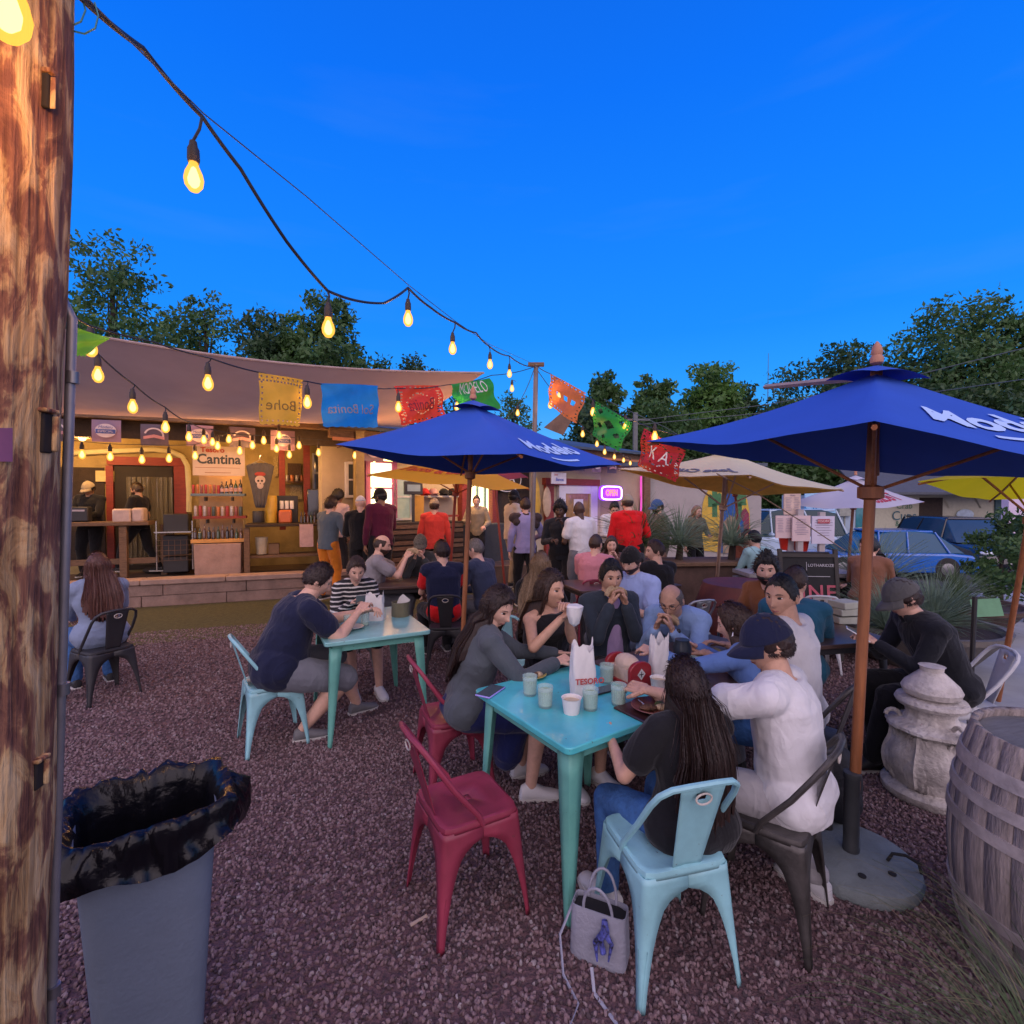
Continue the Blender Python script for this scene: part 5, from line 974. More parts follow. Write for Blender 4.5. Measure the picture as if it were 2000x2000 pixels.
Mc = _sc['Mh']; q.tube([(.018, .135, .062), (.030, .128, .058), (.046, .118, .070)], [.001, .0035, .001], 6, M=Mc, flat=.5); q.build('cap_logo', mat('logo_white', (.8, .8, .8), .6), PE['P6'][0])
def held(name, label, cat, P, fn, m, **k):
    o = part(name, m, None, fn, **k); o.location = P; return tag(o, label, cat)
def PW(key, k, i=None):  # a joint in world space
    r, s_ = PE[key]; p = s_[k] if i is None else s_[k][i]; return Matrix.Translation(r.location) @ Matrix.Rotation(r.rotation_euler.z, 4, 'Z') @ p
tort = mat('tortilla', (.55, .40, .24), .8, var=.2, vs=40, bump=.3, bs=80); paperw = mat('paper_white', (.70, .69, .68), .8, var=.04, bump=.4, bs=12)
def taco(label, P, rz, sc_=1.):
    q = MB(); g = []
    for i in range(9):
        t = -math.pi*.5+math.pi*i/8; g.append([Vector((math.cos(t)*.020+.004, (j/8-.5)*.15, math.sin(t)*.0)) for j in range(9)])
    g = [[Vector((sx*(.006+.026*(h_)), .075*math.cos(math.pi*j/10)*(.9+.1*h_), .07*h_*math.sin(math.pi*j/10)**.8)) for j in range(11)] for sx, h_ in ((-1, 1), (-1, .6), (-1, .2), (0, 0), (1, .2), (1, .6), (1, 1))]
    q.grid(g); o = q.build('taco', tort, None, loc=P, rz=rz); md = o.modifiers.new('t', 'SOLIDIFY'); md.thickness = .004; tag(o, label, 'food'); return o
h = (PW('P2', 'wr', 0)+PW('P2', 'wr', 1))/2; held('wrapped_taco', 'taco wrapped in white paper in the hands of the woman in the black dress', 'food', h+Vector((.05, -.09, .03)), lambda q: q.lathe([(.004, -.07), (.028, -.05), (.042, .0), (.048, .045), (.036, .055), (.0, .05)], f=lambda a, z: 1+.12*math.sin(a*5+z*40)), paperw)
def at_mouth(key): r, s_ = PE[key]; q_ = s_['Mh'] @ Vector((0, .125, -.065)); return Matrix.Translation(r.location) @ Matrix.Rotation(r.rotation_euler.z, 4, 'Z') @ q_
taco('taco held up to the mouth of the man in the blazer', at_mouth('P3')-Vector((0, 0, .03)), R(105))
taco('taco in the hands of the older man with glasses', at_mouth('P4')-Vector((0, 0, .03)), R(60))
h = (PW('P15', 'wr', 0)+PW('P15', 'wr', 1))/2; taco('taco lifted by the bald bearded man', h+Vector((.08, 0, .05)), 1.2)
def phone(label, P, rz, tilt, col, sc_=1.):
    q = MB(); q.box((0, 0, 0), (.074, .150, .008)); o = q.build('phone', mat('phone_%s' % label[:5], col, .25, var=0), None, bevel=.003); q = MB(); q.box((0, 0, .0045), (.068, .14, .001)); q.build('screen', mat('screen', (.02, .02, .03), .08, var=0, emit=(.4, .5, .8), es=.06), o)
    o.location = P; o.rotation_euler = (R(tilt), 0, rz); return tag(o, label, 'phone')
h = (PW('P13', 'wr', 0)+PW('P13', 'wr', 1))/2; phone('grey phone held by the woman in stripes', h+Vector((.05, -.11, .05)), R(20), -40, (.25, .25, .24))
h = (PW('P11', 'wr', 0)+PW('P11', 'wr', 1))/2; phone('white phone in the hands of the man in the black hoodie', h+Vector((-.10, .0, .05)), R(60), 30, (.7, .72, .76))
# ================================================================ things on the tables
def TP(a, b, z=.75): p = TF+AX*a+BX*b; return Vector((p.x, p.y, z))
glass = mat('drink_glass', (.55, .75, .72), .08, var=0, trans=.0, alpha=.35, spec=.8); lime = mat('lime_drink', (.42, .56, .36), .25, var=.1, vs=20, alpha=.85)
def cup(P, label, h=.10, r=.038, fill=.8):
    o = empty('drinking_glass', P, 0, label, 'glass', 'glasses on the front table'); q = MB(); q.lathe([(.0, .0), (r*.82, .0), (r*.9, .01), (r, h), (r*.95, h), (r*.84, .012), (.0, .010)], seg=24); q.build('tumbler', glass, o)
    q = MB(); q.lathe([(.0, .012), (r*.83, .012), (r*.93, h*fill), (.0, h*fill)], seg=20); q.build('drink', lime, o); return o
for (u, v, l_) in ((1035, 1357, 'glass of cloudy lime drink beside the yellow plate'), (1065, 1380, 'glass of lime drink left of the white sauce tub'), (1153, 1385, 'glass of lime drink in front of the taller white bag'), (1208, 1376, 'glass of lime drink next to the red napkin caddy'), (1185, 1333, 'emptier glass between the white bag and the caddy'), (1353, 1318, 'small glass behind the second white bag')):
    cup(G(u, v, .75), l_)
def tub(P, label, r=.045, h=.06, c=(.72, .70, .68)):
    o = empty('paper_tub', P, 0, label, 'tub'); part('cup', mat('tub_white', c, .5, var=.03), o, lambda q: q.lathe([(.0, .0), (r*.78, .0), (r, h), (r*1.05, h+.002), (r*.96, h), (r*.76, .01), (.0, .008)], seg=28)); part('sauce', mat('sauce_cream', (.6, .48, .3), .5), o, lambda q: q.lathe([(.0, h*.8), (r*.93, h*.8), (.0, h*.82)], seg=20))
tub(G(1116, 1392, .75), 'white paper tub of pale sauce at the near edge of the front table', .045, .07); tub(G(1286, 1350, .75), 'white paper tub between the caddy and the long dark hair', .042, .07)
def bag(label, P, w, d, h, rz, word, seed, n='paper_bag'):
    o = empty(n, P, rz, label, 'bag', 'white takeaway bags'); rr_ = random.Random(seed); rs = []
    for i in range(15):
        t = i/14; row = []
        for k in range(40):
            a = 2*math.pi*k/40; c, s_ = math.cos(a), math.sin(a); kx = 1/max(1e-6, (abs(c)**6+abs(s_)**6)**(1/6)); fold = 1+.05*math.sin(a*4+t*6+seed)+.03*math.sin(a*9-t*11)
            row.append(Vector((c*kx*w/2*fold*(1-.10*t*t), s_*kx*d/2*fold*(1-.35*t*t), h*t+(.020*math.sin(a*3+seed)+.014*math.sin(a*7)+.02*abs(c))*t**5)))
        rs.append(row)
    rs += [[p*1.0+Vector((-p.x*.12, -p.y*.2, -.05)) for p in rs[-1]], [Vector((p.x*.5, p.y*.5, h*.55)) for p in rs[-1]]]
    part('bag_body', paperw, o, lambda q: q.rings(rs), smooth=60)
    if word: text(word, .040, mat('print_red', (.55, .04, .03), .6), basis((.02, -d/2-.010, h*.34), (1, 0, 0), (0, 0, 1)), o, ext=.0008, bold=.0008)
bag('tall crumpled white bag printed TESORO in the middle of the front table', G(1140, 1362, .75)+Vector((0, .05, 0)), .12, .09, .235, R(12), 'TESORO', 1)
bag('second white bag with red marks behind the red napkin caddy', G(1292, 1325, .75)+Vector((0, .05, 0)), .11, .08, .20, R(20), None, 4)
bag('white paper bag standing on the left table', G(730, 1212, .75)+Vector((0, .03, 0)), .15, .10, .19, R(5), None, 7)
bag('small white bags on the back left table', G(820, 1122, .74), .2, .1, .14, 0, None, 9)
def caddy(label, P, rz, col, sc_=1.):
    o = empty('napkin_caddy', P, rz, label, 'caddy', 'napkin caddies'); rm_ = mat('caddy_red', col, .3, var=.05, spec=.6)
    for y in (-.095, .095):
        part('end_panel', rm_, o, lambda q: q.rings([[Vector((x, yy, z)) for x, z in [(-.072, 0), (.072, 0)]+[(.072*math.cos(t), .095+.045*math.sin(t)) for t in [math.pi*k/12 for k in range(13)]]] for yy in (y-.012, y+.012)]), bevel=.004)
    part('napkins', mat('napkin', (.62, .47, .36), .85, var=.1, bump=.5, bs=25), o, lambda q: (q.ell((.0, 0, .10), (.052, .088, .055), 20, 10), q.box((0, 0, .05), (.10, .165, .08))))
    part('tray', rm_, o, lambda q: q.box((0, 0, .012), (.135, .18, .024)), bevel=.004)
    part('emblem', mat('emblem_white', (.6, .58, .56), .5), o, lambda q: q.add([(0, -.1085, .045), (.028, -.1085, .075), (0, -.1085, .105), (-.028, -.1085, .075)], [(0, 1, 2, 3)]), smooth=False)
    part('emblem_figure', mat('emblem_dark', (.03, .03, .03), .6), o, lambda q: (q.box((0, -.1095, .075), (.030, .001, .004), rz=.0), q.box((0, -.1095, .075), (.004, .001, .03))), smooth=False)
caddy('red caddy of brown napkins with a diamond emblem on the front table', G(1228, 1336, .75)+Vector((0, .03, 0)), R(28), (.28, .015, .02)); caddy('red napkin caddy on the back left table', G(828, 1108, .74), R(10), (.30, .02, .02))
def plate(label, P, r, col, food):
    o = empty('plate', P, 0, label, 'plate', 'plates of food'); part('dish', mat('dish_%.2f' % col[0], col, .35, var=.05), o, lambda q: q.lathe([(.0, .003), (r*.6, .003), (r*.95, .016), (r, .018), (r*.98, .021), (r*.6, .009), (.0, .008)], seg=36))
    rr_ = random.Random(int(r*1e4)+int(P.x*100))
    for k in range(food): part('food', (tort, mat('food_brown', (.16, .07, .03), .7, var=.4, vs=60, bump=.6), mat('food_green', (.12, .16, .04), .7, var=.3, vs=60))[k % 3], o, lambda q: q.ell((rr_.uniform(-.5, .5)*r, rr_.uniform(-.4, .4)*r, .022), (rr_.uniform(.2, .45)*r, rr_.uniform(.15, .3)*r, .016), 12, 6))
plate('yellow plate of half eaten food in front of the girl in the grey jacket', G(1038, 1322, .75), .085, (.48, .38, .10), 5)
plate('brown plate on the tray beside the plastic fork', G(1275, 1385, .765), .10, (.20, .06, .045), 3)
plate('yellow tray of tacos being reached for', G(1395, 1290, .75), .11, (.40, .33, .12), 6); plate('foil lined plate of tacos by the older man', G(1380, 1275, .75), .09, (.36, .33, .18), 4); plate('plate with orange food on the left table', G(628, 1205, .75), .07, (.5, .45, .4), 3); plate('small paper plate under the orange drink', G(690, 1228, .75), .08, (.55, .52, .5), 0)
tr_ = part('serving_tray', mat('tray_dark', (.05, .02, .02), .3), None, lambda q: q.box((0, 0, .006), (.36, .27, .012)), bevel=.005); tr_.location = G(1292, 1387, .75); tr_.rotation_euler.z = math.atan2(AX.y, AX.x); tag(tr_, 'dark tray half covered by the long haired woman in front', 'tray')
fk = part('fork', mat('fork_blue', (.45, .5, .75), .3, spec=.8), None, lambda q: (q.tube([(0, -.07, .004), (0, -.02, .008), (0, .02, .006)], [.005, .003, .003], 6), q.box((0, .035, .006), (.016, .03, .002)), *[q.box(((i-1.5)*.0045, .062, .005), (.0022, .028, .002)) for i in range(4)])); fk.location = G(1250, 1372, .775); fk.rotation_euler.z = R(12); tag(fk, 'plastic fork sticking out over the edge of the brown plate', 'fork')
ph = phone('lavender phone lying on the left corner of the front table', G(958, 1350, .757), math.atan2(AX.y, AX.x)+R(-62), 0, (.34, .30, .75)); ph.scale = (1.15, 1.1, 1)
phone('black phone behind the front glass of lime drink', G(1180, 1347, .757), R(-60), 0, (.02, .02, .02))
cup(G(680, 1230, .75), 'plastic cup of orange drink on the left table', .11, .034, .5); cup(G(713, 1222, .75), 'clear tumbler beside the white bag on the left table', .10, .034, .2)
bk = empty('napkin_basket', G(781, 1204, .75)+Vector((0, .03, 0)), R(20), 'olive fabric basket with a napkin sticking up on the left table', 'basket'); part('basket', mat('basket_olive', (.16, .15, .09), .8, var=.1, bump=.4, bs=60), bk, lambda q: q.lathe([(.0, 0), (.075, 0), (.078, .02), (.075, .12), (.070, .12), (.07, .01), (.0, .01)], seg=28)); part('napkin', paperw, bk, lambda q: q.grid([[Vector((-.04+.03*i+.01*j, .01*math.sin(i+j), .08+.035*j*(1-.25*abs(i-1)))) for i in range(4)] for j in range(4)]))
bp_ = part('drink_jug', mat('jug_dark', (.03, .04, .05), .3), None, lambda q: q.lathe([(.0, 0), (.05, 0), (.052, .13), (.04, .16), (.042, .17), (.0, .17)], seg=20)); bp_.location = G(1332, 1305, .75); tag(bp_, 'dark bottle crate shaped jug between the white bag and the older man', 'jug')
q = MB(); q.box((0, 0, .03), (.22, .18, .06)); q.box((.02, .01, .085), (.20, .17, .045)); q.box((0, 0, .125), (.21, .17, .03), rz=.2)
for k, (dz, rz_) in enumerate(((0, 0), (.065, .15), (.12, .3))):
    bx_ = part('takeout_box', mat('carton', (.40, .42, .36), .8, var=.08), None, lambda q: q.box((0, 0, .028), (.20, .16, .054), taper=.95), bevel=.006); bx_.location = G(1650, 1215, .74)+Vector((0, 0, dz)); bx_.rotation_euler.z = rz_; tag(bx_, ('bottom', 'middle', 'top')[k]+' carton of the stack of food boxes on the small table beside the black hoodie', 'box', 'stacked food cartons')
# ================================================================ umbrellas
bluec = thin('canopy_blue', (.012, .075, .44), .0, .85, .06, 3); tanwood = mat('pole_wood', (.36, .13, .045), .5, var=.2, vs=6, stretch=(6, 6, .6), bump=.15, bs=60); wordm = mat('canopy_print', (.42, .58, .85), .7, var=0)
pR = Vector((1.61, 2.33, 0))
umbrella('near blue patio umbrella at the right with white lettering, on a round concrete base', pR, D(1712, 728, 2.33), [D(1708, 822, 1.56), D(1262, 862, 3.05), D(1715, 922, 3.4), Vector((2.6, 1.72, 1.84))], bluec, tanwood, .024, words=[('Modelo', 3, .24, .36, .60, 1), ('____', 3, .20, .36, .69, 1)], base_kind='disc', wm=wordm)
q = MB(); a = D(1640, 742, 2.6); b = D(1494, 756, 3.3); d = (b-a).normalized(); q.tube([a-d*.1, b], .016, 4); tag(q.build('umbrella_spar', mat('spar_wood', (.35, .26, .22), .7)), 'bare wooden spar poking out over the near blue umbrella', 'pole')
umbrella('middle blue patio umbrella with white lettering on a slim wooden pole', Vector((-.42, 3.95, 0)), D(924, 790, 3.95), [D(1020, 886, 2.80), D(655, 868, 3.70), D(900, 925, 5.1), D(1215, 907, 4.20)], bluec, tanwood, .019, words=[('Modelo', 3, .26, .50, .74, 1), ('____', 3, .2, .52, .84, 1)], wm=wordm, sag=.06)
umbrella('orange patio umbrella with red script behind the middle blue one', Vector((-.92, 7.0, 0)), D(895, 882, 6.6), [D(1035, 954, 6.6), D(905, 945, 5.4), D(715, 927, 6.2), D(850, 920, 7.6)], thin('canopy_orange', (.95, .46, .03), .5, .8, .05, 3), mat('pole_red', (.30, .05, .03), .5), .02, words=[('Tacos & Beer', 1, .20, .42, .62, 1)], wm=mat('print_rust', (.5, .06, .01), .7), vent=False)
umbrella('dark red umbrella mostly hidden behind the orange one', Vector((-.1, 8.6, 0)), D(960, 880, 8.6), [D(1032, 932, 8.4), D(960, 930, 7.6), D(890, 925, 8.8), D(960, 925, 9.6)], thin('canopy_maroon', (.22, .03, .04), .3, .8, .05, 3), mat('pole_red', (.30, .05, .03), .5), .02, vent=False)
umbrella('white and tan patio umbrella on a pale wooden pole behind the red paper flag', G(1394, 1215, 0), D(1420, 882, 4.9), [D(1207, 915, 5.0), D(1466, 927, 3.9), D(1650, 955, 4.7), D(1420, 962, 5.9)], thin('canopy_tan', (.80, .74, .50), .35, .8, .04, 3), mat('pole_pale', (.50, .35, .26), .5), .02, words=[('Jose Cuervo', 0, .17, .5, .75, 1)], wm=mat('print_grey', (.12, .12, .14), .7), lit_underside=thin('underside_warm_tint', (.75, .42, .09), .5, .8))  # extra tan sheet below the canopy paints the warm light underneath
umbrella('navy umbrella with red pole in front of the mural', Vector((3.9, 8.3, 0)), D(1430, 900, 8.2), [D(1340, 940, 7.6), D(1500, 958, 7.2), D(1590, 950, 8.6), D(1420, 945, 9.2)], thin('canopy_navy', (.012, .02, .12), .1, .8, .05, 3), mat('pole_red', (.30, .05, .03), .5), .02, vent=False)
umbrella('white umbrella with red and blue print and a pink finial by the parked cars', Vector((6.05, 9.0, 0)), D(1671, 932, 9.0), [D(1530, 985, 8.8), D(1690, 992, 7.6), D(1806, 980, 9.0), D(1670, 975, 10.2)], thin('canopy_white', (.68, .66, .72), .4, .8, .03, 3), mat('pole_brown', (.22, .08, .04), .5), .024, words=[('Tecate', 1, .36, .55, .70, 1)], wm=mat('print_crimson', (.45, .03, .05), .7))
umbrella('yellow patio umbrella cut by the right edge of the picture', G(1972, 1385, 0)+Vector((.0, .1, 0)), D(2035, 868, 3.6), [D(1792, 940, 3.6), D(2210, 880, 2.6), D(2400, 930, 3.9), D(1932, 976, 5.0)], thin('canopy_yellow', (.85, .68, .01), .6, .8, .04, 3), tanwood, .02)
# ================================================================ string lights
bulbm = glowmat('bulb_glass', (1, .44, .06), 1.6, .18); fil = glowmat('glow_core', (1, .66, .30), 9); sock = mat('socket_black', (.035, .022, .016), .6, var=.1); cordm = mat('cord', (.012, .016, .03), .6, var=0)
BULB = {}
def bulb(parent, P, sc_, e, drop=.06):
    """socket > glass, filament, and the lamp's own light"""
    if 'm' not in BULB:
        q = MB(); q.lathe([(.004, .075), (.011, .07), (.013, .055), (.018, .045), (.019, .012), (.017, 0), (.0, 0)], seg=12); BULB['s'] = q.mesh('socket', sock)
        q = MB(); q.lathe([(.013, .0), (.016, -.012), (.026, -.035), (.030, -.055), (.027, -.075), (.015, -.092), (.0, -.097)], seg=16); BULB['g'] = q.mesh('bulb', bulbm)
        q = MB(); q.lathe([(.0, -.012), (.007, -.018), (.013, -.035), (.0185, -.055), (.016, -.070), (.008, -.080), (.0, -.083)], seg=12); BULB['f'] = q.mesh('glow_core', fil); BULB['m'] = 1  # solid bright body inside the glass imitates the bulb's hot glow
    s = link('socket', BULB['s'], parent, P); s.scale = (sc_,)*3
    g = link('bulb', BULB['g'], s); f = link('glow_core', BULB['f'], s)
    l = lampobj('bulb_light', (0, 0, -.055), e*3.2, (1, .46, .14), .034*sc_, s)
    return s
def strand(label, pts, bulbs, r=.005, e=1.6, sc_=1., group='festoon strings'):
    rt = empty('string_lights', (0, 0, 0), 0, label, 'string lights', group); W_ = [D(*p) for p in pts]; o0 = W_[0].copy(); rt.location = o0; fine = []
    for i in range(len(W_)-1):
        a, b = W_[i], W_[i+1]; L = (b-a).length
        for k in range(6): t = k/6; p = a.lerp(b, t); p.z -= .035*L*4*t*(1-t)*.6; fine.append(p-o0)
    fine.append(W_[-1]-o0); q = MB(); q.tube(fine, r, 6); q.build('cord', cordm, rt)
    for (u, v, Y, cu, cv) in bulbs:
        P = D(u, v, Y)-o0; s = sc_; q = MB(); c = D(cu, cv, Y)-o0; q.tube([c, c+(P+Vector((0, 0, .072*s))-c)*.5+Vector((.006, 0, 0)), P+Vector((0, 0, .072*s))], r*.7, 5); bulb(rt, P, s, e); q.build('pendant_cord', cordm, rt)
    return rt
strand('main festoon string swooping from the wooden pole to the steel pole', [(150, -12, .98), (280, 95, 1.2), (395, 228, 1.5), (470, 330, 1.62), (560, 472, 1.8), (640, 568, 2.05), (700, 588, 2.25), (750, 592, 2.4), (797, 562, 2.65), (840, 600, 2.95), (889, 630, 3.3), (930, 650, 3.8), (954, 675, 4.3), (994, 695, 5.2), (1045, 716, 6.9)],
       [(378, 318, 1.45, 395, 228), (641, 620, 2.05, 640, 568), (797, 607, 2.65, 797, 562), (884, 668, 3.3, 889, 630), (957, 702, 4.3, 954, 675), (995, 722, 5.2, 994, 695)], r=.006, e=2.6, sc_=.85)
strand('second string carrying the paper flags along the sail', [(138, 612, 2.4), (175, 636, 2.6), (300, 668, 2.8), (412, 700, 3.0), (510, 728, 3.3), (600, 745, 3.6), (690, 756, 4.0), (775, 758, 4.4), (870, 752, 5.1), (960, 733, 6.0), (1045, 716, 6.9)],
       [(177, 662, 2.7, 175, 636), (406, 732, 3.0, 412, 700), (600, 772, 3.6, 600, 745), (778, 784, 4.4, 775, 758), (893, 785, 5.2, 890, 750)], e=2.2)
strand('third string running down from the left towards the porch', [(150, 650, 2.6), (190, 690, 3.0), (263, 752, 3.4), (322, 795, 4.0), (372, 825, 4.8), (412, 838, 5.8), (520, 850, 7.2)],
       [(191, 716, 3.0, 190, 690), (259, 780, 3.4, 263, 752), (323, 822, 4.0, 322, 795), (369, 843, 4.8, 372, 825), (415, 855, 5.8, 412, 838)], e=2.2)
strand('row of bulbs strung under the porch eave at the left', [(80, 850, 7.2), (160, 862, 7.3), (277, 868, 7.6), (381, 868, 7.9), (447, 845, 8.1), (540, 850, 8.6), (622, 858, 9.0), (700, 862, 9.4)],
       [(160, 878, 7.3, 160, 862), (277, 888, 7.6, 277, 868), (381, 881, 7.9, 381, 868), (398, 850, 7.9, 398, 845), (447, 849, 8.1, 447, 845), (493, 861, 8.3, 493, 850), (540, 868, 8.6, 540, 850), (545, 842, 8.6, 545, 838), (584, 862, 8.8, 584, 855), (622, 876, 9.0, 622, 858), (693, 882, 9.3, 693, 862), (215, 882, 7.4, 215, 865), (330, 886, 7.7, 330, 868), (425, 862, 8.0, 425, 850), (468, 872, 8.15, 468, 855), (515, 852, 8.4, 515, 846), (565, 880, 8.7, 565, 856)], e=8., sc_=1.45)
strand('added hidden bulbs behind the blue umbrella that light the orange one', [(700, 862, 9.2), (800, 866, 8.6), (900, 862, 8.0), (1000, 850, 7.6)], [(760, 878, 8.8, 760, 865), (820, 880, 8.5, 820, 866), (880, 862, 7.6, 880, 850), (940, 870, 7.8, 940, 856)], e=24, sc_=1.3)  # row added out of sight to light the orange canopy
strand('string falling from the steel pole towards the white umbrella', [(1045, 716, 6.9), (1078, 762, 6.9), (1110, 795, 7.3), (1138, 832, 8.0), (1165, 852, 9.0), (1200, 875, 10.5), (1232, 895, 12.0)],
       [(1075, 783, 6.9, 1078, 762), (1138, 841, 8.0, 1138, 832), (1166, 861, 8.8, 1165, 852), (1181, 877, 9.4, 1182, 865), (1200, 887, 10.2, 1200, 875), (1218, 894, 11, 1218, 886), (1231, 900, 11.8, 1230, 894)], e=3, sc_=1.1)
strand('string of paper flags and bulbs leading right from the steel pole', [(1045, 712, 6.9), (1075, 730, 6.3), (1160, 782, 5.6), (1236, 820, 5.0), (1282, 838, 4.6), (1330, 850, 4.3)],
       [(1092, 766, 6.2, 1090, 740), (1158, 796, 5.6, 1160, 782), (1222, 824, 5.1, 1222, 814), (1279, 842, 4.6, 1280, 836)], e=2.5)
strand('short string hanging low behind the middle blue umbrella', [(1045, 716, 6.9), (1030, 755, 7.2), (1012, 790, 7.6), (985, 820, 8.4)], [(1000, 752, 7.1, 1008, 745), (1011, 800, 7.5, 1012, 786)], e=3)
# bulb on the wooden pole, wire and steel pole
strand('bulb hanging at the very top of the wooden pole', [(-40, -120, .70), (14, -130, .72), (60, -120, .76)], [(10, -52, .72, 12, -128)], e=9., sc_=.95)
w_ = empty('support_wire', D(158, -15, .98), 0, 'thin steel wire stretched above the main festoon string', 'wire'); q = MB(); o0 = D(158, -15, .98); q.tube([D(u, v, Y)-o0 for u, v, Y in ((158, -15, .98), (398, 222, 1.5), (600, 385, 2.0), (797, 556, 2.7), (890, 628, 3.3), (955, 672, 4.3), (1045, 712, 6.9))], .0022, 5); q.build('wire', mat('wire_grey', (.05, .08, .14), .5), w_)
q = MB(); o0 = D(146, 0, 1.0); q.tube([D(u, v, 1.0)-o0 for u, v in ((140, 50), (158, 42), (167, 20), (160, -5))], .0016, 5); q.tube([D(u, v, 1.0)-o0 for u, v in ((140, 60), (165, 66), (186, 55), (192, 30), (185, 5))], .0016, 5); tag(q.build('loose_wire', mat('wire_teal', (.02, .16, .25), .5), loc=o0), 'loose loops of thin wire beside the top of the wooden pole', 'wire')
sp0 = G(1036, 1216, 0); st_ = D(1047, 712, 6.9); rt = empty('steel_pole', (sp0.x, 6.9, 0), 0, 'slim steel pole where all the festoon strings meet', 'pole'); q = MB(); q.tube([(0, 0, 0), (st_.x-sp0.x, 0, st_.z)], .032, 10); q.build('shaft', mat('steel_warm', (.20, .17, .17), .5, metal=.3), rt); q = MB(); q.box((st_.x-sp0.x, 0, st_.z), (.22, .06, .05)); q.build('cross_bar', wood, rt, bevel=.005)
# ================================================================ papel picado
def flag(label, tl, tr_, bl, br, m, seed, pat='diamond', word=None, mirror=False, wm=None):
    a, b, c, d = D(*tl), D(*tr_), D(*bl), D(*br); n = 26; q = MB(); g = []; r_ = random.Random(seed); o0 = a.copy(); nr = (b-a).cross(c-a).normalized(); W_ = (b-a).length
    def P(u_, t): p = a.lerp(b, u_).lerp(c.lerp(d, u_), t)-o0; return p+nr*(.035*W_*math.sin(u_*7+seed)*t+.02*W_*math.sin(t*9+u_*5+seed))+Vector((0, 0, -.01*abs(math.sin(u_*math.pi*7))*(t > .98)))
    g = [[P(j/n, i/n) for j in range(n+1)] for i in range(n+1)]
    def hole(i, j):
        x, y = (j+.5)/n*2-1, (i+.5)/n*2-1
        if pat == 'none': return False
        if (i in (1, n-2) and j % 3 == 1) or (j in (1, n-2) and i % 3 == 1 and 1 < i < n-2): return True
        if pat == 'diamond': return (abs(x)+abs(y+.1) < .30) or (abs(abs(x)-.62)+abs(y-.25) < .20) or (abs(abs(x)-.6)+abs(y+.62) < .18) or (abs(x)+abs(y-.68) < .16)
        if pat == 'ring': rr = math.hypot(x, y); return (.52 < rr < .60 and int(math.atan2(y, x)*5) % 2 == 0) or (abs(abs(x)-.8) < .05 and abs(y) < .7 and i % 2 == 0)
        if pat == 'edge': return (i == 3 and j % 2 == 0)
        if pat == 'dots': return abs(y) < .12 and (j//3) % 2 == 0 and abs(x) < .7
        return False
    q.grid(g, hole=hole); o = q.build('papel_picado', m, loc=o0); tag(o, label, 'paper flag', 'papel picado flags')
    if word:
        s_, sz, vy = word
        def wp(co): u_ = .5+(-co.x if mirror else co.x)/W_; t = vy-co.y/((c-a).length); return P(min(1, max(0, u_)), min(1, max(0, t)))+nr*(.003 if nr.y < 0 else -.003)
        text(s_, W_*sz, wm, None, o, 'lettering', .0, warp=wp)
pf = lambda n, c: thin('flag_'+n, c, .62, .3, .12, 8)
yl, bl_, rd, gr, og = pf('yellow', (.92, .55, .05)), pf('blue', (.02, .32, .80)), pf('red', (.90, .08, .03)), pf('green', (.04, .42, .06)), pf('orange', (.95, .28, .08))
flag('yellow plastic banner with mirrored lettering hanging on the second string', (506, 727, 3.25), (592, 742, 3.5), (508, 826, 3.22), (588, 830, 3.48), yl, 1, 'edge', ('Bohe', .34, .62), True, mat('print_olive', (.22, .12, .01), .7))
flag('blue plastic banner between the yellow and the red ones', (627, 748, 3.7), (739, 753, 4.1), (632, 832, 3.7), (739, 833, 4.1), bl_, 2, 'none', ('Sol Bonita', .20, .6), True, mat('print_tan', (.25, .22, .25), .7))
flag('red banner with a round crest above the peak of the middle blue umbrella', (770, 754, 4.4), (860, 752, 5.0), (782, 830, 4.4), (868, 815, 5.0), rd, 3, 'ring', ('Bonita', .24, .55), True, mat('print_darkred', (.25, .01, .01), .7))
flag('green banner with white print behind the umbrella finial', (879, 752, 5.1), (957, 738, 5.9), (892, 800, 5.1), (972, 800, 5.9), gr, 4, 'none', ('MODELO', .16, .25), False, mat('print_pale', (.6, .6, .55), .7))
flag('folded lime green banner at the far left beside two bulbs', (136, 636, 2.4), (214, 660, 2.65), (140, 690, 2.4), (165, 694, 2.5), pf('lime', (.20, .55, .03)), 5, 'none')
flag('orange cut paper flag right of the steel pole', (1075, 730, 6.2), (1146, 768, 5.7), (1072, 790, 6.2), (1124, 826, 5.7), og, 6, 'dots')
flag('green cut paper flag with diamond holes', (1162, 783, 5.55), (1236, 826, 5.0), (1155, 848, 5.55), (1205, 880, 5.0), gr, 7, 'diamond')
flag('red cut paper flag hanging beside the tip of the near blue umbrella', (1256, 836, 4.8), (1338, 880, 4.3), (1244, 908, 4.8), (1318, 940, 4.3), pf('scarlet', (.68, .04, .03)), 8, 'ring', ('K A', .3, .5), False, mat('print_pale', (.6, .6, .55), .7))
